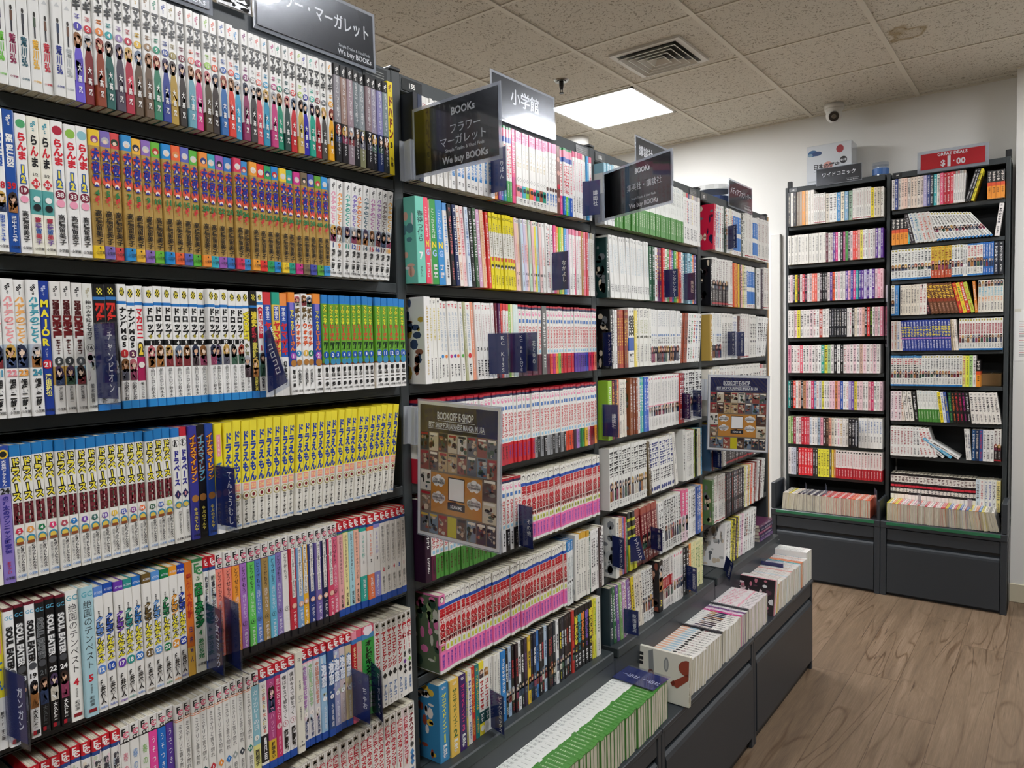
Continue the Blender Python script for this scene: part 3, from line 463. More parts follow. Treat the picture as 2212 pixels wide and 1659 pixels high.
st('kyou', 176, 113, '$1', 'comic with alpha head and ragged white strip', ('B', 0, .135, 'E4E2DC'), *FA, ('Q', .15, .62, .2, .82, 'ECE9E2'), ('D', .15, .3, 'ECE9E2', 4), ('D', .3, .36, 'ECE9E2', 4), ('D', .45, .36, 'ECE9E2', 4), ('V', 'きっと愛してしまうんだ', .15, .61, '3A3438', .5, .0), ('D', .70, .36, 'E8B8A0', 12), ('#', .70, 'F8F8F8', .5), ('V', '一井かずみ', .745, .93, 'F0F0F0', .5, .02), ('B', .935, 1, '202024'))
st('ohayo', 176, 113, '$1', 'pastel comic with red head', *FC, ('B', .115, .128, '3A8A58'), ('V', 'おはようおやすみあいしてる', .15, .66, '5A4048', .55, .0), ('#', .72, '404040', .5), ('V', '河丸慎', .77, .91, '303030', .5, .01), BFOOT)
st('sanbyaku', 176, 113, 'DEDAD4', 'white comic with coloured foot and thin numerals', *FC, ('B', .125, .165, '$1'), ('V', '3600秒', .2, .45, '$1', .6, -.005), ('#', .5, '303030', .5), ('B', .65, .925, '$1'), ('V', '紺野りさ', .68, .9, 'F0F0F0', .5, .01), BFOOT)
st('mune', 176, 113, 'D8D4CC', 'grey white comic with thin title and numeral', *FC, ('V', '胸が鳴るのは君のせい', .16, .58, '505050', .55, -.005), ('#', .645, '$1', .75), ('V', '紺野りさ', .72, .9, '404040', .5, .0), BFOOT)

# second bookcase and further: less detail
st('ouke', 174, 113, 'E9E6DC', 'pink footed comic with red title', ('B', .985, 1, '4A4628'), ('B', .945, .985, 'E4E4E0'), ('B', .72, .945, 'F078B4'), ('D', .06, .36, '303030', 12), ('D', .065, .28, 'E9E6DC', 12), ('B', .125, .17, '1E4CA8'), ('B', .17, .62, 'E9D8D0'), ('V', '王家の紋章', .175, .62, 'C01E2A', 1.0, .12), ('Q', .64, .70, .2, .8, 'C8CC48'), ('#', .67, '404020', .6), ('V', '細川智栄子', .75, .92, '6A48B8', .5, .02))
st('oukeside', 174, 113, 'E078A8', 'first pink footed comic showing its cover', *ST['ouke'][4])
st('hanayume', 174, 113, 'EAE8E2', 'white comic with red corner and bright foot', ('B', .70, 1, '$1'), ('B', 0, .028, 'B01E30'), ('B', .028, .06, '202048'), ('B', .06, .075, 'EAE8E2'), ('SP', .12, 'E890B0'), ('Q', .2, .25, .15, .85, '4A78B8'), ('V', 'ハツコイリボン', .29, .62, 'C8202C', .9, .05), ('Q', .64, .68, .2, .8, '9AC8E0'), ('S', .74, .93, '$2', .45))
st('cookie', 174, 113, 'EAE8E2', 'white comic with red marks', ('S', .08, .5, 'B03040', .6), ('S', .6, .9, '505050', .4))
st('yamori', 174, 113, 'EAE8E4', 'white comic with blue author', ('S', .08, .5, '8A8A8A', .4), ('V', 'やまもり三香', .55, .84, '3A88C8', .8, .04), ('S', .9, .95, '303030', .4))
st('ribon', 174, 113, 'EAE6E2', 'banded comic with red title', ('B', 0, .03, '2A8A50'), ('B', .03, .14, 'F09AB0'), ('B', .14, .21, '3A58A8'), ('S', .24, .68, 'D02838', .8), ('B', .72, 1, '$1'), ('S', .76, .94, 'F0F0F0', .4))
st('pinkred', 174, 113, 'E85080', 'red and pink comic', ('S', .05, .6, 'F4E0E4', .8), ('B', .65, .9, 'D03080'))
st('kilala', 174, 113, 'ECEAE4', 'white comic with pink head', ('B', 0, .16, 'EE8FB4'), ('S', .02, .14, 'D04A80', .7), ('V', 'ひよ恋', .22, .5, 'C8B070', .6, 0), ('D', .66, .3, '404040', 4), ('D', .66, .24, 'ECEAE4', 4), ('B', .74, .9, '$1'), ('D', .8, .4, '202024', 7), ('S', .92, .97, '404040', .4))
st('haruta', 174, 113, 'ECEAE4', 'white comic with brown disc', ('B', 0, .14, 'EE8FB4'), ('V', 'チョコレート', .2, .6, '5A4038', .5, 0), ('D', .68, .42, '5A4038', 12), ('V', '春田なな', .74, .93, '3A78C0', .75, .05))
st('brown', 174, 113, '7A5048', 'brown spotted comic', ('D', .2, .4, 'C89080', 10), ('D', .4, .4, 'C89080', 10), ('D', .6, .4, 'C83848', 10), ('D', .8, .4, 'C89080', 10))
st('thin', 174, 113, 'ECEAE6', 'white comic with small coloured head', ('B', 0, .09, '$1'), ('S', .15, .6, '$1', .5), ('S', .68, .92, '303034', .45))
st('dark', 174, 113, '$1', 'dark comic')
st('solid', 174, 113, '$1', 'plain comic', ('S', .1, .6, 'F0F0EC', .5), ('S', .7, .9, 'F0F0EC', .4))
st('teal', 176, 113, '78CDB8', 'mint green comic', ('V', '春待つ僕ら', .16, .52, '2A4A48', .8, .02), ('#', .68, 'F0F0F0', .8), ('V', 'あなしん', .8, .93, '2A4A48', .5, 0))
st('kokoro', 176, 113, '$1', 'bright comic with rainbow letters', ('V', 'ここから先は', .1, .46, 'F4F0F0', .6, 0), ('V', 'NG', .48, .68, ['F0D838', 'A8C8F0'], 1.0, .04), ('S', .75, .93, 'F4F0F0', .6))
st('kc', 174, 113, '$1', 'comic with vertical title', ('S', .04, .09, '$2', .5), ('S', .14, .62, '$2', .66), ('S', .70, .93, '$2', .45))
st('furin', 174, 113, 'ECDC24', 'yellow and white comic', ('H', 'KC', .06, '202020', .8), ('B', .25, .58, 'F0EEE4'), ('S', .14, .56, '8A8460', .5), ('Q', .58, .63, .3, 1, 'E05848'), ('D', .7, .4, '202024', 8), ('D', .72, .22, 'E8D8C8', 8), ('S', .82, .95, '4A4420', .4))
st('pastel', 174, 113, '$1', 'pastel comic', ('Q', .0, .07, .1, .9, 'F0F0EC'), ('S', .02, .06, '303034', .7), ('S', .35, .62, 'E88878', .4), ('#', .76, '303034', .9), ('S', .84, .94, '404044', .35))
st('cover', 180, 128, '$1', 'comic with its front cover showing', ('S', .1, .9, 'C8A848', .3))
st('gakusen', 180, 128, 'EEECE4', 'white comic with faint title', ('S', .03, .07, '202020', .6), ('S', .12, .5, 'D8C868', .5), ('S', .7, .95, '303034', .4))
st('watashi', 174, 113, 'EDEBE4', 'white comic with coloured dot', ('S', .03, .09, 'D83848', .6), ('V', '私たちには壁がある', .13, .62, '88A0B8', .6, .0), ('D', .68, .32, '$1', 12), ('S', .78, .94, '303034', .45))
st('piece', 174, 113, 'EDEBE6', 'white comic with large numeral', ('S', .03, .09, 'D83848', .6), ('S', .15, .5, 'C8A8A8', .4), ('#', .6, '505050', 1.1), ('S', .74, .96, '181818', .7))
st('bluetop', 174, 113, 'E6E8E6', 'white comic with blue head', ('B', 0, .16, '$1'), ('S', .02, .14, 'F0F0F0', .6), ('S', .25, .6, '8AA0A0', .5), ('D', .64, .3, '202024', 4), ('S', .7, .93, '303034', .5))
st('widewhite', 182, 128, 'E6E4DC', 'larger white comic', ('S', .08, .6, '6A6C6C', .4), ('S', .7, .92, '808080', .3))
st('shueiy', 180, 113, 'E9E7DE', 'white comic with gold head', ('B', 0, .09, 'D8A838'), ('S', .12, .55, '8A8C80', .5), ('S', .62, .92, '606460', .45))
st('cosi', 200, 148, '$1', 'tall thick comic with playful title', ('S', .03, .07, 'F0F0F0', .5), ('V', 'ザコサイドノイズ', .12, .62, '$2', .62, .03), ('#', .7, '$2', .8), ('V', '澤井健', .78, .95, 'F0F0F0', .55, .03))
st('zelda', 182, 128, 'EFEDE6', 'white comic with red title', ('B', 0, .1, '$1'), ('A', .1, .22), ('S', .25, .66, 'C8403A', .8), ('B', .68, .84, '1E4A48'), ('S', .7, .82, 'F0F0F0', .6), ('B', .84, 1, '$1'), ('D', .91, .4, 'E8E8E0', 10))
st('bg', 182, 128, '$1', 'dark comic with block capitals', ('S', .03, .08, '6A6A70', .5), ('R', 'BLUE GIANT', .14, .56, '$2', .8, .05), ('A', .6, .8), ('#', .6, '$2', .7), ('S', .84, .95, '$2', .4))
st('seiki', 182, 128, '121214', 'black comic with bright numerals', ('R', '20', .1, .25, '$1', 1.3, .1), ('V', '世紀少年', .25, .58, '$1', .9, .06), ('S', .62, .7, '$1', .5), ('S', .74, .95, 'F0F0F0', .6))
st('greenb', 180, 113, 'EAECE6', 'white comic with green foot', ('S', .03, .1, '9AB8C0', .6), ('V', '風の大地', .12, .36, '5A6060', .7, -.005), ('S', .42, .52, '808480', .2), ('B', .60, 1, '4A8A3A'), ('S', .66, .9, 'D8E8C8', .4))
st('pastelthin', 182, 128, 'E9E9E4', 'white pastel comic', ('S', .03, .07, '505458', .5), ('S', .14, .6, 'B8C8D0', .5), ('S', .78, .9, '303034', .5))
st('gantz', 182, 128, 'EEEDE8', 'white comic with black capitals', ('S', .03, .08, '202020', .6), ('R', 'GANTZ', .14, .46, '141414', 1.3, .1), ('B', .5, .72, '2A58A8'), ('S', .76, .92, '141414', .6))
st('tokyo', 182, 128, 'ECEBE2', 'white comic with olive marks', ('S', .03, .16, '303034', .5), ('S', .2, .44, '9AA060', .5), ('D', .49, .35, '404030', 8), ('S', .62, .92, '303034', .5))
st('manyart', 180, 128, 'E9E9E4', 'white comic with dark art foot', ('S', .03, .3, 'A0A8B0', .5), ('D', .46, .3, '6A8AB8', 10), ('S', .5, .62, '303034', .5), ('B', .68, .94, '4A4650'), ('A', .66, .95))
st('gotoubun', 174, 113, 'EDEBE6', 'white comic with pink rim', ('D', .05, .3, 'E06A88', 8), ('S', .12, .5, '6A6A6C', .4), ('B', .54, .56, 'EEA0B0'), ('A', .56, .74), ('S', .78, .93, '808080', .35))
st('monomag', 180, 128, 'E4E4E0', 'black and white comic', ('S', .03, .5, '141416', .9), ('A', .52, .8), ('S', .82, .95, '141416', .6))
st('blackbig', 182, 128, 'E4E4DE', 'white comic with heavy black title', ('S', .05, .48, '101012', 1.0), ('#', .5, '2A6A90', .8), ('A', .56, .86), ('S', .88, .95, '303034', .4))
st('navytitle', 176, 113, 'EDEDE8', 'white comic with navy title', ('S', .05, .52, '2A3A80', .95), ('S', .56, .8, '303038', .8), ('D', .92, .42, '2A3A80', 10))
st('theseus', 182, 128, 'D8D8D2', 'grey comic with its cover turned outward', ('S', .1, .8, '303034', .6))
st('zebra', 182, 128, 'C8C838', 'striped comic', ('B', 0, .1, '303030'), ('B', .15, .25, '303030'), ('B', .3, .4, '303030'), ('B', .45, .55, '303030'), ('S', .6, .9, 'F0F0F0', .5))
st('redbook', 182, 128, '7A1C22', 'dark red comic', ('B', 0, .12, 'A04838'), ('S', .15, .5, 'E8C8B8', .6), ('A', .5, .75), ('B', .75, 1, '5A1418'), ('S', .78, .94, 'F0E8E0', .5))
st('pinkmag', 182, 128, 'EAD4DC', 'pink comic', ('B', 0, .5, 'E87098'), ('S', .05, .5, 'F0F0F0', .6), ('A', .5, .8), ('S', .82, .94, '303034', .5))
st('bigthree', 210, 148, '141214', 'large black comic with yellow numeral', ('#', .82, 'E8D838', .9), ('A', .1, .6))
st('redwhite', 180, 128, 'E8E4E0', 'white comic with red middle', ('S', .03, .36, '202024', .9), ('B', .38, .6, 'B02830'), ('S', .42, .56, 'F0E0D8', .6), ('A', .6, .8), ('S', .84, .95, '303034', .5))
st('bluestripe', 174, 113, 'EAEAE6', 'white comic with blue panel', ('B', .12, .5, '2A78C8'), ('B', .6, .9, '2A78C8'), ('S', .15, .45, 'E0E8F0', .4), ('S', .92, .98, 'B03040', .6))
st('whitered', 182, 128, 'EAE8E2', 'white comic with fine title', ('S', .03, .06, '404044', .5), ('S', .12, .55, 'A06A6A', .5), ('S', .62, .9, '505054', .45), ('B', .95, .97, 'A83038'))
st('blackred', 180, 128, '241C1E', 'white headed dark comic', ('B', 0, .5, 'ECEAE4'), ('S', .04, .46, '5A3A3A', .6), ('A', .46, .64), ('S', .68, .9, 'C8C8C4', .5), ('B', .93, .97, 'A82830'))
st('monowhite', 180, 113, 'EBE9E2', 'white comic with black title', ('S', .04, .08, '404040', .6), ('S', .2, .55, '1A1A1C', .6), ('D', .62, .26, '404040', 8), ('S', .7, .93, '505050', .4))
st('wide', 210, 148, '$1', 'wide format comic', ('S', .1, .6, 'B0A890', .5), ('S', .68, .92, 'B0A890', .4))
st('bluewhite', 182, 128, 'EAEAE6', 'white comic with blue title', ('S', .1, .5, '5A7AB0', .6), ('S', .6, .8, '606468', .5))
st('redfoot', 174, 113, 'E6DEDA', 'white comic with red foot', ('D', .07, .3, '202020', 8), ('S', .14, .55, 'C86870', .5), ('B', .62, 1, 'B02430'), ('S', .68, .92, 'F0D8D8', .4))
st('fire', 150, 108, 'E8922A', 'orange and black comic', ('B', 0, .42, '1E1C1C'), ('S', .03, .38, 'F0E8E0', .7), ('B', .42, .55, 'D85028'), ('S', .6, .8, '5A3010', .5))
st('bluefootw', 176, 113, 'E9E9E4', 'white comic with blue foot', ('K', .02, .07), ('S', .12, .45, '3A4244', .7), ('A', .5, .7), ('S', .74, .92, '404448', .5), ('B', .945, 1, '2A78B8'))
st('fmab', 176, 113, 'E2B23A', 'gold and red comic', ('K', .02, .07), ('B', .1, .42, 'D8B840'), ('S', .12, .4, '8A2A20', .8), ('A', .45, .75), ('B', .75, 1, 'C05030'), ('S', .78, .92, 'F0E8D8', .5))
st('narubl', 176, 113, 'E6E4DC', 'white comic with red banner', ('B', 0, .05, '3A78B8'), ('S', .08, .4, 'B83038', .8), ('B', .45, .7, 'C8A888'), ('A', .45, .72), ('S', .75, .92, '404448', .5), ('B', .945, 1, '2A78B8'))
st('bluebk', 176, 113, '2A6AB8', 'blue comic', ('S', .05, .45, 'F0F0F0', .7), ('A', .5, .75), ('S', .8, .93, 'F0F0F0', .5))
st('goldbk', 176, 113, '6A4028', 'brown comic with gold title', ('S', .05, .5, 'E8C040', 1.0), ('B', .5, .6, '8A3820'), ('S', .65, .92, 'C09078', .5))
st('pastelart', 176, 113, 'E4E0D4', 'pastel comic', ('A', .03, .2), ('S', .22, .5, '6AB8D0', .8), ('S', .52, .66, 'E89048', .6), ('S', .7, .93, '404448', .5))
st('conan', 176, 113, '2A3E90', 'blue and yellow comic', ('S', .05, .2, 'F0F0F0', .6), ('B', .22, .5, '2E48A0'), ('S', .2, .55, 'ECDC40', 1.1), ('B', .58, .62, 'B878B8'), ('S', .66, .93, 'D8D8E8', .6))
st('redban', 176, 113, 'E9E7E0', 'white comic with maroon plate', ('K', .02, .08), ('Q', .16, .48, .12, .88, '9A2030'), ('S', .18, .46, 'F0E0DC', .6), ('A', .52, .76), ('S', .78, .92, '404448', .5), ('B', .945, 1, '2A78B8'))
st('redblk', 176, 113, 'E9E7E0', 'white comic with red and black title', ('B', 0, .07, '4A88B8'), ('S', .1, .3, 'B83040', .9), ('S', .3, .5, '1A1A1C', .9), ('A', .5, .74), ('S', .78, .92, '404448', .5), ('B', .945, 1, '2A78B8'))
st('banded', 176, 113, '1A1618', 'black comic with white bands', ('B', .08, .3, 'E8E4DC'), ('S', .1, .28, '5A3A38', .8), ('B', .38, .45, 'C83040'), ('B', .5, .62, 'E8E4DC'), ('S', .5, .62, '303034', .6), ('B', .7, .85, 'E8E4DC'))

FLOOD = {'A': 1}
def draw_spine(F, els, a, w, h, rnd, base):
    cx = (F.x0+F.x1)/2; fw = F.x1-F.x0; Z = lambda t: h*(1-t)
    for e in els:
        k = e[0]
        if k == 'B': continue
        if k == 'V':
            s, t0, t1, c = e[1:5]; kk = e[5] if len(e) > 5 else .7; bold = e[6] if len(e) > 6 else 0; oc = e[7] if len(e) > 7 else None
            dx = e[8] if len(e) > 8 else 0; sl = e[9] if len(e) > 9 else 0
            cc = [col(x, a) for x in c] if isinstance(c, list) else col(c, a)
            F.vtext(s, cx+dx*fw, Z(t0), Z(t1), kk*fw, cc, bold, col(oc, a) if oc else None, sl)
        elif k == 'H': F.text(e[1], cx, Z(e[2]), fw*.96, e[4]*fw*(1 if len(e[1]) < 3 else .6), col(e[3], a), .015)
        elif k == 'R': F.text(e[1], cx, Z((e[2]+e[3])/2), h*(e[3]-e[2]), e[5]*fw, col(e[4], a), e[6] if len(e) > 6 else 0, col(e[7], a) if len(e) > 7 and e[7] else None, 1)
        elif k == '#':
            if a and a[0]: F.text(a[0], cx, Z(e[1]), fw*.9, e[3]*fw*1.15, col(e[2], a), .035)
        elif k == 'D':
            n = e[4]; r = e[2]*w; F.disc(cx, Z(e[1]), r, r*(1.25 if n == 4 else 1), col(e[3], a), n, PI/2 if n in (3, 4) else (-PI/2 if n == 5 else 0)); F.up()
        elif k == 'Q': F.rect(F.x0+fw*e[3], F.x0+fw*e[4], Z(e[2]), Z(e[1]), col(e[5], a)); F.up()
        elif k == 'A':
            cl = e[3] if len(e) > 3 else None
            if cl and cl[0] == '$': cl = a[int(cl[1])] if len(a) > int(cl[1]) else None
            F.art(rnd, Z(e[1]), Z(e[2]), pal=cl)
        elif k == 'A2':
            c = col(rnd.choice(['3A3A40', '6A4A38', '4A5A48', '2A3A58'])); F.disc(cx, Z(e[1]+.03), fw*.14, h*.02, col('2A2420'), 8); F.rect(cx-fw*.14, cx+fw*.14, Z(e[1]+.12), Z(e[1]+.05), c); F.rect(cx-fw*.1, cx+fw*.08, Z(e[2]), Z(e[1]+.12), col('282830')); F.up()
        elif k == 'A3':
            for q in range(9): F.disc(cx+fw*rnd.uniform(-.5, .5), Z(rnd.uniform(e[1], e[2])), fw*rnd.uniform(.1, .4), h*rnd.uniform(.01, .05), col(rnd.choice(['D8D0D0', 'C8D4DC', 'E0D4C0', 'B8C4CC', 'E4C8D0', 'C0C8B0'])), 7)
            F.up()
        elif k == 'S': F.scribble(rnd, cx, Z(e[1]), Z(e[2]), e[4]*fw, col(e[3], a))
        elif k == 'SS':
            s = fw*.62; F.char('S', cx+fw*.1, Z(e[1])+h*.012, s, s, col(e[2], a), .05); F.char('S', cx-fw*.12, Z(e[1])-h*.004, s, s, col(e[2], a), .05); F.up(); F.scribble(rnd, cx, Z(e[1])-h*.024, Z(e[1])-h*.05, fw*.22, col(e[2], a))
        elif k == 'FC':
            s = fw*1.25; F.char('F', cx-fw*.14, Z(e[1])+h*.014, s*1.05, s*1.05, col(e[2]), .025); F.up(); F.char('C', cx+fw*.13, Z(e[1])-h*.014, s*.88, s*.88, col(e[3]), .045); F.disc(cx+fw*.15, Z(e[1])-h*.014, fw*.12, fw*.12, col(e[3]), 6); F.up()
            if e[4]: F.char('α', cx+fw*.05, Z(e[1])-h*.052, s*.85, s*.72, col(e[4]), .02); F.up()
        elif k == 'K':
            z1, z0 = Z(e[1]), Z(e[2]); F.disc(cx, (z0+z1)/2, fw*.36, (z1-z0)*.6, col('141414'), 8); F.up()
            d = (z1-z0)/4; q = fw*.52/4
            for i in range(4):
                for j in range(4):
                    if (i+j) % 2: F.rect(cx+(i-2)*q, cx+(i-1)*q, z0+j*d, z0+(j+1)*d, col('F0E050'))
            F.up()
        elif k == 'CR':
            z = Z(e[1]); s = fw*.38
            F.poly([(cx-s, z-.003), (cx+s, z-.003), (cx+s, z+.006)], col(e[2])); F.poly([(cx-s, z-.003), (cx+s, z-.003), (cx-s, z+.006)], col(e[2])); F.poly([(cx-s*.6, z-.003), (cx+s*.6, z-.003), (cx, z+.008)], col(e[2])); F.up()
            for q in range(3): F.rect(cx-s, cx+s, z-.0052-q*.0026, z-.004-q*.0026, col(e[2]))
            F.up()
        elif k == 'SP':
            z = Z(e[1]); F.disc(cx, z, fw*.4, h*.035, col(e[2], a), 12); F.up(); F.disc(cx+fw*.06, z+h*.006, fw*.28, h*.02, col('EAE8E2'), 10); F.up(); F.disc(cx-fw*.02, z-h*.008, fw*.22, h*.012, col(e[2], a), 8); F.up()

def book(style, w, arg, seed, artcover=None, hmax=1.0):
    """(jacket G, page block G, height): jacket wraps front cover, spine (facing -y) and back cover; x along the thickness, y into the shelf"""
    h, d, base, desc, els = ST[style]; a = arg.split('|') if arg else []
    rnd = random.Random(seed); h = min(h*(1+rnd.uniform(-.006, .006)), hmax)
    g = G(); bands = [(0, 1, base)]
    for e in els:
        if e[0] == 'B':
            nb = []
            for t0, t1, c in bands:
                if e[2] <= t0 or e[1] >= t1: nb.append((t0, t1, c)); continue
                if e[1] > t0: nb.append((t0, e[1], c))
                nb.append((max(t0, e[1]), min(t1, e[2]), e[3]))
                if e[2] < t1: nb.append((e[2], t1, c))
            bands = sorted(nb)
    c = min(0.0016, w*.16); th = .0007
    P = [(0, d), (0, c), (c*.3, c*.3), (c, 0), (w-c, 0), (w-c*.3, c*.3), (w, c), (w, d), (w-th, d), (w-th, c+th), (th, c+th), (th, d)]
    n = len(P); P = np.array(P)
    for t0, t1, cc in bands:
        z0, z1 = h*(1-t1), h*(1-t0); V = np.vstack([np.column_stack([P, np.full(n, z)]) for z in (z0, z1)])
        g.add(V, [[i, (i+1) % n, n+(i+1) % n, n+i] for i in range(n)], col(cc, a))
    for z, s in ((0, 1), (h, -1)):                     # cut edges of the jacket at head and foot
        V = np.column_stack([P, np.full(n, z)])
        g.add(V, [q[::s] for q in ([0, 11, 10, 1], [1, 10, 3, 2], [3, 10, 9, 4], [4, 9, 6, 5], [6, 9, 8, 7])], col(bands[0][2] if s < 0 else bands[-1][2], a))
    F = Face2D(g, c*.8, w-c*.8, 0.0005, h-.0005); draw_spine(F, els, a, w, h, rnd, base)
    if artcover:                                       # front cover print, seen where a book shows its side (facing -x)
        cg = G(); CF = Face2D(cg, 0.004, d-.004, .004, h-.004); artcover(CF, rnd, d, h)
        g.merge(cg, Matrix(((0, 1, 0, 0), (-1, 0, 0, d), (0, 0, 1, 0), (0, 0, 0, 1))))
    p = G().box(th*1.05, w-th*1.05, c+th*1.05, d-.0012, .0012, h-.0014)
    return g, p, h
def cover_art(base, inks, txt=None):
    def f(F, rnd, d, h):
        if txt:
            F.rect(F.x0, F.x1, F.z0, F.z1, col(base)); F.up(); F.vtext(txt, d*.5, h*.95, h*.2, d*.5, col(inks[-1]), .03); return
        F.rect(F.x0, F.x1, F.z0, F.z1, col(base)); F.up()
        for q in range(46): F.disc(rnd.uniform(.05, .95)*d, rnd.uniform(.03, .95)*h, rnd.uniform(.003, .013), rnd.uniform(.003, .016), col(rnd.choice(inks)), 7)
        F.up(); F.scribble(rnd, d*.3, h*.92, h*.5, .018, col(inks[-1]))
    return f
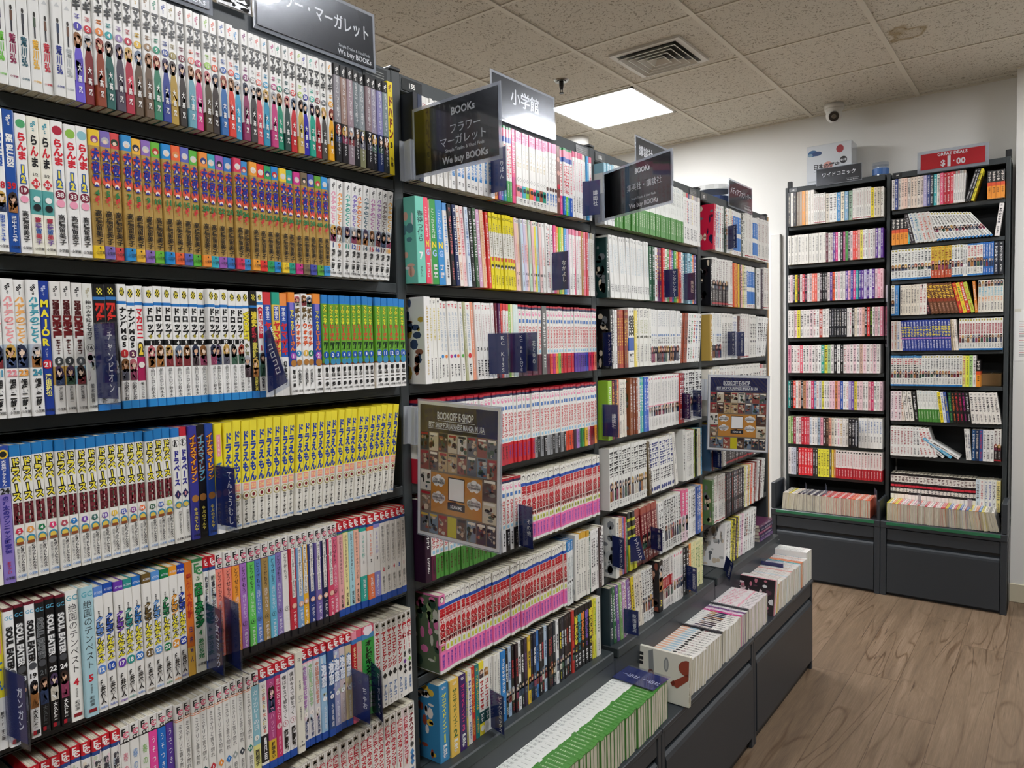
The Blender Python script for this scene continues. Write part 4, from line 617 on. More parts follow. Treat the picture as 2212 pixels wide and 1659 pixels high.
LROWS={
(1, 0):(-711.7,[
  ('spoon','|6CBF3F;|8E1B4B;|1F5A6B;|E8B23A;|C4283A;|27348B;|B9BDBE',7,-620.9,0,0),
  ('magi','1|4A3FA8|6A58C8;2|C3202F|7A1E22;3|E2812F|8A3A1C;4|2FA0A4|1E5A54;5|9C86B8|4A4050;6|C02540|A82038;7|E3B83A|5A4632;8|9A7A55|6A5440;9|159070|2C7A5C;10|24449A|2A3C8C;11|9A8A4A|B09038;12|7A1A3A|2A2018;13|F0947E|6AA0B0;14|C02C6A|D03080;15|9CCB4A|4A3A20;16|E2603A|2A1A14;17|2058A8|3068A8;19|E25848|D83828;20|3A94CC|3A9AC0;21|8A3A7A|8A2A5A;22|A8A8A8|3A3838;23|EE8076|D0485A;24|3AA0CC|3090B0;25|C04A8A|C03A7A;30|1E9A7A|108868;28|2A5A60|20403A;27|D84040|C02028;26|B8D060|C8A850;31|3A38A0|2418A0;32|3ABAA8|18A088;33|8A2030|A01828;34|606468|484440;35|F0B040|E8A818',33,-186.1,0,0),
  ('komi','2|8E8A90|101012;3|9A7E72|161214;4|A08A92|8A7A82;5|6E787C|101012;6|8A9296|7A7A5A;7|8E7A7E|141012;8|9A92A4|101014;9|8A86B4|1A2C5C;10|7A8A8C|2A3034',9,-52.8,0,0),
  ('dohadon','3',1,-36.7,0,0)]),
(1, 1):(-722.1,[
  ('beblues','38|F2F2EE|2050A8;39|1C4E9C|F2F2EE',2,-696.3,0,0),
  ('ranmanew','19|4FA36A',1,-682.7,0,0),
  ('ranmaold','31|;32|',2,-655.2,0,0),
  ('ranmanew','38|B0203A;33|8DBB4A;35|8CC0C8',3,-610.4,0,0),
  ('inuyasha','4|EAC42C|8A3A7A;5|7A68B0|B8B8B8;6|D84A4A|1E3A2A;7|2A8AC8|D8DCE0;8|EBB43A|14203A;9|8A68B4|C8C8CC;10|6CB83A|C03028;11|1E88CC|D8DCE0;14|EC6434|E08A4A;15|5C64B4|D0D0D4;19|5CB43C|D0D4D0;20|EE9038|2A3A7A;21|38AABC|D0D4D8;22|9A5AAE|1A1A30;23|3A78C0|C8CCD0;25|D8385A|DADADA;26|3E92D4|B83040;29|F0A038|E8E4DC;31|E03A30|DCDCDC;32|2FA060|203A7A;34|2A88D0|C02838;35|F2CC38|D8D8D8;36|2AA088|4AA0B8;37|D0388A|D0C8CC;38|7A6A52|1C2424;39|4850A8|C8CCD8;40|66A83C|D03A48;41|3C98D8|C8D8E4',28,-209.1,0,0),
  ('hayate','1|E8A0B8|3A4A80;9|F0A050|E8803A;11|3FA898|2A9A8A;12|8A78C0|3A58A8;13|E88A4A|D86A3A;14|4A6A78|3A5A68;15|C080B0|C02838;16|A070B8|4A58A0;17|7A6A68|4A2A30;18|F0B848|E8A838',10,-61.8,3,6)]),
(1, 2):(-736.9,[
  ('hayate','21|E88A9A|5A9AB8;22|F0A0A0|E89098;23|F0B060|E8A048;24|48A0B0|3A90A8',4,-680.1,0,0),
  ('major','21',1,-667.0,0,0),
  ('devil','5|3A3E40|C8A050;5|3A3E40|C8A050;6|5A5E60|8AB0C0',3,-627.5,0,0),
  ('kami','16',1,-614.3,0,0),
  ('baki','31|;32|',2,-582.2,0,0),
  ('nanba','1|C0282C|E0B080;2|5A2048|D8A878',2,-556.9,0,0),
  ('macaroni','2',1,-544.3,0,0),
  ('drop','1|9A3A28;2|C8B070;3|8A6A48;4|B09070;5|B89868;6|7A5A40;7|A8483A',7,-451.4,0,0),
  ('dropout','8|B89A80',1,-439.0,0,0),
  ('drop','9|6A4A38;10|B8904A;11|3A2A28;12|A89080',4,-386.5,0,0),
  ('worst','1',1,-373.0,0,0),
  ('urayasu','1',1,-359.6,0,0),
  ('jitsuwa','1',1,-347.3,0,0),
  ('yamazaki','1|2A58B0|D03A40;2|E8C850|2AA088;3|2A58B0|EE9048',3,-300.7,0,0),
  ('denzero','1|EE9038',1,-286.5,0,0),
  ('yokai','2|3A88C0;3|E8B848;6|2A8A58',3,-247.1,0,0),
  ('denzero','2|EE9038',1,-230.9,0,0),
  ('denja','1;2;3;4;5;6;7;8;9',9,-110.6,0,0),
  ('tancover','1',1,-102.3,0,0),
  ('denja','10;11;12;13;14',5,-22.4,0,0)]),
(1, 3):(-746.3,[
  ('whitemisc','1',1,-736.8,0,0),
  ('doratwo','24',1,-723.3,0,0),
  ('dorabase','2|C83048;3|E8A050;4|1E7A48;5|D8386A;6|B04A58;7|2A7AC0;8|7A48A8;9|3A6A60;10|7A58A8;11|E8C048;12|4A58B0;13|8A3A90;14|E8703A;15|2A5A3A;18|4A6AB8;19|B8D048',16,-515.0,0,0),
  ('newdora','1|2A78C0;2|C02838',2,-489.1,0,0),
  ('ina','2|3A3A90|E8A030;2|101014|5AA0B8;7|2A4A9A|E8A838',3,-447.5,0,0),
  ('tento','1',1,-434.7,0,0),
  ('dorae','20;21;22;23;24;25;26;27;28;29;30;31;32;33;34;35;36;37;38;39;40;43;42;41;45',25,-70.9,1.5,8)]),
(1, 4):(-752.7,[
  ('tento','2',1,-741.6,0,0),
  ('soul','11|F0F0EE|101012|5AA0C8;23|101012|F0F0EE|101012;19|F0F0EE|101012|F0F0EE;21|1A1C1E|5A5E60|383C3E;22|101012|F0F0EE|6A3038;24|141416|F0F0EE|8A8078',6,-669.1,0,0),
  ('zetsuen','4|F0EFE8;5|A8CCD4',2,-635.0,0,0),
  ('crayon','12|5A88D0;16|1E4CA8;17|6A38A8;18|2A9088;20|2470C0;21|6A5428;22|5A94D4;23|0E7A44;24|E89A2A;25|1E3CA8',10,-503.3,0,0),
  ('orange','1',1,-490.6,0,0),
  ('slow','4',1,-473.1,0,0),
  ('fcwhite','|9AC0D8',1,-464.5,0,0),
  ('fcwhite','|6A8AA8',1,-453.5,0,0),
  ('douse','1|F08A78;1|F08A78;2|EE9A38;3|A872C0;4|66C85A;5|5A84C8;6|A88A50;7|6AB8D4;9|8A78B8;8|ECEAE4',10,-319.0,0,0),
  ('kyou','1|C83040;2|7AA4D0;3|EEB430;4|283C80;5|7A68A8;6|1E2448;7|D8486A',7,-226.1,0,0),
  ('douse','10|E06A88',1,-212.7,0,0),
  ('ohayo','1|E8A8A8;2|ECE0A0;3|A8D4DC;4|F0B8A0',4,-160.3,0,0),
  ('sanbyaku','1|30A898;2|EE7A4A;3|8A88C8',3,-110.7,0,0),
  ('mune','2|C83848;3|202024;4|C83848;5|2A48A0;1|B84A50',5,-40.0,0,0)]),
(1, 5):(-723.7,[
  ('fcwhite','|7A88B8;|8A7AA0;|5A6A98;|90A0B8;|7888B0;|A0A0B0;|8090A8;|707098;|98A8B8',9,-608.6,0,0),
  ('fcalpha','1|D87A8A;2|7AA0D0;3|8ABF6A',3,-568.6,0,0),
  ('usotsuki','1|E8489A;2|1E6CC0;3|5A3A98',3,-529.8,0,0),
  ('mystery','1|7A3A88;2|8A8A8A;3|3A7AC0;4|1E4A48;5|C02838;6|E8903A;7|2A78C0;8|9AA09A;9|3A4048;10|1E7A68',10,-401.6,0,0),
  ('katsu','2',1,-386.1,0,0),
  ('itsuka','1',1,-372.0,0,0),
  ('pinkphoto','1',1,-356.7,0,0),
  ('koi','1',1,-344.9,0,0),
  ('boku','1|;2|',2,-314.9,0,0),
  ('sora','1',1,-299.4,0,0),
  ('kyoukoi','1|A878B0;6|9ABF90;3|C88A78',3,-261.5,0,0),
  ('awakoi','1|9AC0DC;2|2A4A80;3|A8A8C8;4|D0C0C0;5|C8B890',5,-190.1,0,0),
  ('maru','1',1,-177.8,0,0),
  ('hanafc','1',1,-163.0,0,0),
  ('oregreen','1',1,-132.6,0,0),
  ('yasuko','1;2;3;4;5',5,-61.6,0,0),
  ('oremono','1|6A3A8A;2|6AB03A',2,-32.9,0,0)]),
(1, 6):(-320.0,[
  ('hana','1;2;3;4;5;6;7;8;9;10;11;12;13;14;15;16',16,-65.3,0,0),
  ('hanapink','1',1,-49.6,0,0),
  ('aoha','1',1,-29.0,0,0)]),
(2, 0):(-21.5,[
  ('dark','|20242C;|1C2A48',2,6.9,0,0),
  ('cookie','',11,98.0,0,0),
  ('yamori','',10,259.4,0,0),
  ('ribon','|E88A3A;|8A4A9A;|3A68B8;|2A9A98;|3AA048;|4AA050',6,327.7,0,0),
  ('pinkred','1',1,342.3,0,0),
  ('kilala','|E89090;|D890B0;|4AB0C0;|8AC050;|E8803A;|E86A98;|30A090;|A0604A;|2A9078',9,478.7,0,0),
  ('haruta','',4,531.6,0,0),
  ('brown','1',1,549.0,0,0),
  ('ribon','|E8508A;|2A78C8;|7AC838;|2AA0B0;|2A58B8',5,612.2,0,0),
  ('thin','|D85A80;|E0A0B0;|D85A80;|D85A80',4,664.2,0,0),
  ('thin','|E0DCD0;|B0A890',2,686.1,0,0),
  ('solid','|3A9AD0',1,698.4,0,0),
  ('thin','|D04A6A',1,713.4,0,0)]),
(2, 1):(-11.0,[
  ('teal','7',1,15.5,-1,-1),
  ('kokoro','|F0506A',1,31.7,-2,-2),
  ('solid','|B89A80',1,40.0,-2,-2),
  ('kokoro','|3A9A48;|3A90D0',2,83.7,-2.5,-3),
  ('thin','|5A9AD8',1,99.7,-3,-3),
  ('kc','|101014|E88080;|182A5A|F0F0F0;|F4E8DC|D87838;|F4D8D4|E07080;|D8E4F0|6A88B8;|101014|F0F0F0;|3A5A3A|F0F0F0;|D8A8C8|F0F0F0;|EEC8A0|E8A070',9,221.1,-4,-4),
  ('kc','|D83838|F4F0EC;|E04A40|F4F0EC',2,242.9,-4,-4),
  ('furin','1;2;3;4;5;6;7;8',8,343.7,-3.5,-3),
  ('pastel','1|F0C8C4;2|F2D4B4;3|CFE0EE;4|D8CCE4;5|F0CFC0;6|C4E0C8;7|F2C8CC;8|F0E050;9|A8DCE8;10|F2D0CC;11|F0F0EC',11,473.4,-3,-2),
  ('kc','|F2F0EC|202024;|F2F0EC|D83848;|F0EEEA|8A8A8A',3,511.4,-2,-2),
  ('solid','|E8508A;|E8903A;|8ACB3A;|ECDC50;|4AA0D8;|C8B0DC',6,589.1,0,0),
  ('thin','|E890A8;|E890A8',2,614.5,0,0),
  ('solid','|E0306A',1,623.9,0,0),
  ('thin','|E0A0B0;|D04A5A',2,650.1,0,0),
  ('solid','|B0803A;|EE7A90;|D83040',3,689.2,0,0),
  ('thin','|A8A0C8;|C8C0A8;|C8C8C0',3,729.6,0,0)]),
(2, 2):(-14.5,[
  ('cover','|F0EEEA',1,19.0,0,0),
  ('gakusen','',3,56.5,-1,-1),
  ('watashi','|3A88C8;|E88A38;|C83A78;|4A48B0;|E8703A;|5AAE48',6,136.3,-2,-3),
  ('solid','|B8B890',1,145.6,-3,-3),
  ('watashi','|D83838',1,164.4,-3,-3),
  ('solid','|EBA080',1,175.6,-3,-3),
  ('piece','3;4;5;6;7;8',6,250.2,-3,-3),
  ('solid','|6A1828;|5A2A58;|D83828',3,278.0,-1,-1),
  ('thin','|D84A50;|D84A50',2,299.4,0,0),
  ('solid','|8ABF3A;|F0E8C0;|D8E8E0;|E0ECE8',4,345.3,0,0),
  ('hanayume','|6A1C38',7,447.4,0,0),
  ('solid','|6A6A68',1,470.2,0,0),
  ('hanayume','|6A1C38;|E0503A;|C82878;|EE8A2A;|7AB83A;|C82838;|C82838;|C82838;|C82838;|C82838;|5A3A9A;|5A3A9A;|5A3A9A;|5A3A9A;|5A4AA8;|3A48A8;|C83868;|D03048;|E08068',19,730.7,0,0)]),
(2, 3):(-14.0,[
  ('hanayume','|B8283A',19,293.4,0,0),
  ('hanayume','|C8202C|3A3AA0',9,405.5,0,0),
  ('hanayume','|8A8C8E|202024;|141416|F0F0F0;|8A8C8E|202024;|141416|F0F0F0;|9A9C9E|202024;|8A8C8E|202024;|141416|F0F0F0;|8A8C8E|202024;|141416|F0F0F0;|8A8C8E|202024;|141416|F0F0F0',11,556.7,0,0),
  ('hanayume','|E04A28;|E04A28;|E04A28',3,595.9,0,0),
  ('hanayume','|3A1A30;|A878C0;|1E7A68;|3A9048;|E8B83A;|E8A8B8;|8A1C28;|8A1C28;|EE9A38',9,729.3,0,0)]),
(2, 4):(-16.0,[
  ('solid','|2A1028',1,3.0,0,0),
  ('hanayume','|5A1C38',1,18.2,0,0),
  ('hanayume','|4A8A3A|5A2A28',16,241.1,0,0),
  ('hanayume','|A0A2A4',1,258.7,0,0),
  ('hanayume','|E8E8E8|202024;|141416|F0F0F0;|E8E8E8|202024;|141416|F0F0F0;|E8E8E8|202024',5,341.3,0,0),
  ('ouke','',3,402.0,0,0),
  ('ouke','2;3;4;5;6;7;8;9;10;11;12;13;14;15;16;17;18;19;20;21;22;23;24',23,733.2,0,0)]),
(2, 5):(-15.4,[
  ('oukeside','25',1,40.8,0,0),
  ('ouke','',35,551.6,0,0),
  ('bluetop','|3A88C8',3,586.6,0,0),
  ('widewhite','',1,617.8,0,0),
  ('shueiy','',4,677.4,0,0),
  ('kc','|3A6A58|F0F0F0',1,690.1,0,0),
  ('kc','|F2F0EC|202024',3,737.2,0,0),
  ('kc','|4A3A38|F0F0F0;|F2F0EC|202024',2,769.5,0,0)]),
(2, 6):(-42.4,[
  ('cosi','1|3A88B8|E8E03A',1,22.8,0,0),
  ('cosi','2|E8C058|4A6A38',1,54.9,0,0),
  ('cosi','3|3A2060|D83878',1,80.4,0,0),
  ('kc','|C8B848|3A78B0',1,89.6,0,0),
  ('kc','|E8E4DC|3A48A0',1,105.1,0,0),
  ('kc','|C8382C|E8C850;|1E7A78|E8C850',2,136.7,0,0),
  ('zelda','|ECD838;|F0EEE8',2,176.1,0,0),
  ('widewhite','',3,216.9,0,0),
  ('solid','|2A80C8',1,237.9,0,0),
  ('bg','|101216|F0F0F0;|A8C0D8|3A5A9A;|101216|B03038;|2A1820|B03038;|E8E8E8|101216;|101216|F0F0F0;|3A2A40|6A4A78;|E8C038|2A2A2A;|101216|3A4A80;|1A2440|F0F0F0;|3A78C0|101216;|101216|F0F0F0;|18161A|C03038;|C0D4E8|3A5A88;|101216|B06048;|241A24|A03048;|14202C|F0F0F0;|F0F0F0|101216;|101216|E8D838;|2A2C38|C8D4E0;|1A1418|F0F0F0;|2A1418|B03828;|101216|F0F0F0;|C83830|1A1A1A',24,573.1,0,0),
  ('seiki','|E8D838;|3AA8B8;|EE8A38;|7A58B8;|ECDC3A',5,673.7,0,0),
  ('kc','|E4DC38|A03038;|E4E048|3A9038',2,699.5,0,0),
  ('widewhite','',1,723.1,0,0)]),
(3, 0):(743.9,[
  ('bluetop','|9AC8D8',4,801.7,0,0),
  ('greenb','',32,1326.2,0,0),
  ('thin','|C8C8B8;|C83848;|2A3A78;|B8A8A8;|E8D8A0;|C8B8B8;|A8A8A8;|D0C8C0',8,1479.9,0,0)]),
(3, 1):(737.3,[
  ('solid','|1A3A38',1,771.2,0,0),
  ('pastelthin','',8,878.6,-4,-4),
  ('pastelthin','',12,1042.6,-3,-2),
  ('kc','|1E5A3A|F0F0F0;|18482E|F0F0F0;|F0F0EC|B03038;|6A2A68|E8C050;|5A2A58|E8C050;|D83030|F0F0F0;|ECE8E0|6A9A3A;|4A9038|F0F0F0;|C83A58|F0F0F0;|2A48A0|F0F0F0;|4AA048|F0F0F0;|E8B83A|C83030;|D84038|F0F0F0;|F0F0EC|2A3A78;|1A7A88|F0F0F0;|1A5A70|F0F0F0;|A8D0E0|1A3A5A;|3AA0B0|F0F0F0;|EE8038|F0F0F0;|4A3A88|F0F0F0',20,1441.8,0,0)]),
(3, 2):(728.1,[
  ('solid','|121214',1,770.0,0,0),
  ('kc','|F0F0EC|101012;|F0F0EC|101012',2,796.9,0,0),
  ('kc','|7A2A1C|E8C048;|B0402A|E8C048;|B0402A|E8C048;|6A2418|E8C048;|8A3020|E8C048',5,872.4,0,0),
  ('gantz','',2,919.2,0,0),
  ('solid','|ECD868',1,937.1,0,0),
  ('tokyo','',7,1036.9,0,0),
  ('manyart','',14,1266.8,1,6),
  ('kc','|F0F0EC|101012',1,1285.8,6,6),
  ('kc','|A04828|2A1410;|984428|2A1410;|A04828|2A1410',3,1339.9,6,6),
  ('kc','|F0F0EC|101012;|ECECE8|3A8A48;|F0F0EC|C83830;|ECECE8|2A58A0;|E8E8E4|101012',5,1462.5,7,8)]),
(3, 3):(726.7,[
  ('solid','|9AC838',1,752.9,0,0),
  ('kc','|7A1C30|E8B040;|2A2048|E8B040;|E8704A|E8D8A0',3,801.5,0,0),
  ('kc','|ECE6D8|2A2A30',4,849.0,0,0),
  ('solid','|8A4A20',1,901.3,0,0),
  ('kc','|7A3A1A|F0F0F0;|8A4020|F0F0F0;|E8E4DC|C83030',3,946.3,0,0),
  ('kc','|2AA0B8|F0F0F0;|5AC098|F0F0F0;|4A78D0|F0F0F0;|3A58C0|F0F0F0',4,1015.1,0,0),
  ('gotoubun','',18,1261.8,0,0),
  ('kc','|A83028|F0F0F0;|8A2838|F0F0F0',2,1307.7,0,0),
  ('monomag','',8,1479.5,0,0)]),
(3, 4):(735.8,[
  ('blackbig','',16,999.8,0,0),
  ('solid','|5A4A2A',1,1032.0,-5,-5),
  ('navytitle','',10,1219.4,-5,-5),
  ('widewhite','',1,1256.8,-9,-9),
  ('theseus','',1,1326.4,0,0),
  ('kc','|ECECE6|8A8A86',5,1394.9,0,0),
  ('kc','|E8A0A8|202024;|9AC038|202024;|1A1A1C|E8E048;|58B0C0|202024;|E8E0C8|C86A48;|ECE0C8|B0703A;|4A8A7A|F0F0F0;|4AA0D0|F0F0F0',8,1483.8,0,0)]),
(3, 5):(726.6,[
  ('widewhite','|C8CCDC',1,785.9,0,0),
  ('solid','|C8A078',1,813.8,0,0),
  ('solid','|7A70B8;|C84A58;|3A7A48',3,848.0,0,0),
  ('zebra','',2,910.0,-5,-5),
  ('redbook','',8,1086.4,-5,-5),
  ('kc','|F0F0EC|202024;|F0F0EC|202024',2,1127.8,-4,-4),
  ('monomag','',10,1278.5,-4,-3),
  ('pinkmag','',2,1329.4,0,0),
  ('kc','|F0F0EC|202024',5,1419.4,0,0),
  ('kc','|3A58A0|F0F0F0;|3A70C0|F0F0F0',2,1462.0,0,0),
  ('solid','|E88A2A',1,1483.7,0,0)]),
(3, 6):(725.8,[
  ('solid','|2A3A40',1,749.9,0,0),
  ('kc','|3A7048|F0F0F0;|7A58A0|F0F0F0;|8AB868|F0F0F0;|C090C0|F0F0F0;|ECE8E4|A02848;|8A68A8|F0F0F0',6,862.7,-4,-4),
  ('kc','|6A2838|F0F0F0;|E8D030|202020',2,901.4,-6,-6),
  ('kc','|E8E0D0|202024',3,956.8,-6,-6),
  ('monomag','',5,1037.5,-4,-3),
  ('bigthree','3',1,1108.8,0,0),
  ('redwhite','',8,1198.4,0,0),
  ('gotoubun','',5,1285.5,0,0),
  ('kc','|141416|F0F0F0;|141416|F0F0F0',2,1337.0,0,0),
  ('solid','|EE9038',1,1365.4,0,0),
  ('kc','|ECE8B8|6A9A4A',6,1475.3,0,0)]),
(4, 0):(1496.9,[
  ('solid','|C82040',1,1566.9,4,4),
  ('kc','|E8E8E4|3A78C0;|ECECE8|D04A60',4,1639.9,2,2),
  ('kc','|F0F0EC|202024;|3A4A3A|F0F0F0;|F0F0EC|C87A38;|F0F0EC|202024;|E8E4D0|3A6A48;|ECECE8|C02838',6,1775.4,0,0),
  ('bluestripe','',3,1873.5,0,0),
  ('kc','|3A4438|E8E8E0;|E8E8E0|3A4438',2,1927.3,0,0),
  ('whitered','',6,2010.9,0,0),
  ('bluestripe','',4,2098.4,0,0),
  ('whitered','',8,2247.0,0,0)]),
(4, 1):(1450.2,[
  ('solid','|101012',1,1492.6,0,0),
  ('blackred','',11,1678.5,0,0),
  ('whitered','',4,1741.8,0,0),
  ('kc','|D8542A|F0D040;|E8A030|C02828;|C03030|F0D040;|E8C838|C02828;|3A2A38|E88030',5,1838.5,0,0),
  ('kc','|F0C0C8|404044;|ECE490|404044;|ECECD0|404044;|F0F0EC|404044',4,1924.1,0,0),
  ('bluestripe','',5,2042.7,0,0),
  ('kc','|4A5248|F0F0F0;|F0F0EC|202024;|F0F0EC|202024;|ECECE8|202024;|2A3048|F0F0F0;|4A3A48|F0F0F0',6,2162.7,0,0),
  ('whitered','',4,2244.8,0,0)]),
(4, 2):(1475.3,[
  ('solid','|B89848',1,1505.5,0,0),
  ('manyart','',6,1613.3,0,0),
  ('monowhite','',8,1748.1,0,0),
  ('kc','|F0F0EC|3A58A8',4,1819.5,0,0),
  ('solid','|5A3028',1,1845.7,0,0),
  ('whitered','',5,1948.7,0,0),
  ('solid','|5A3A2A',1,1959.9,0,0),
  ('monowhite','',4,2051.7,0,0),
  ('kc','|F0F0EC|202024',5,2191.6,10,14)]),
(4, 3):(1483.8,[
  ('kc','|ECE6D8|6A5A40;|F0F0EC|202024',5,1586.2,0,0),
  ('whitered','',9,1780.0,0,0),
  ('monowhite','',13,2114.8,0,0),
  ('thin','|C03040;|C8A0A0;|808080;|A0A090',4,2221.1,0,0)]),
(4, 4):(1492.5,[
  ('kc','|4A6A88|F0F0F0;|7A3A38|E8C858',2,1532.3,0,0),
  ('solid','|ECE040',1,1586.8,0,0),
  ('kc','|ECECE8|202024',4,1676.7,0,0),
  ('blackred','',14,2022.7,0,0),
  ('monowhite','',6,2199.7,0,0)]),
(4, 5):(1483.7,[
  ('solid','|5A7A50',1,1523.5,0,0),
  ('whitered','',6,1648.6,0,0),
  ('kc','|2A1A1C|C83030;|202028|C8C8D0;|3A2028|E8E0D8;|1A2438|C8D4E0;|141416|C83030;|2A2A30|F0F0F0;|3A3A48|F0F0F0;|241C24|D8A8A0;|181818|F0F0F0;|30242C|F0F0F0;|1C2030|D8D8E0',11,1889.6,0,0),
  ('kc','|E8E0A0|6A8A3A;|F0F0EC|C85A38;|EFCB60|303030;|F0F0EC|3A78A0;|E8603A|F0F0F0;|ECECE8|202024',6,2014.0,4,6),
  ('kc','|8A3028|F0F0F0;|F0F0EC|202024;|5A2A28|F0F0F0;|F0F0EC|303034;|E8E8E4|202024',5,2171.9,8,10)]),
(4, 6):(1488.5,[
  ('solid','|F0EEEA',1,1649.8,6,6),
  ('kc','|F0F0EC|202024',3,1708.8,6,6),
  ('kc','|E8DC40|202024;|2A2A2C|E8DC40;|ECE050|202024;|3A2A40|E8D8E8;|E8DC40|202024',5,1821.9,7,7),
  ('kc','|F0F0EC|8A5AA8;|F0D0DC|8A3A68;|F0F0EC|303034;|F0F0EC|A0563A',4,1942.4,8,8),
  ('kc','|F0F0EC|303034',5,2046.8,9,10)])}
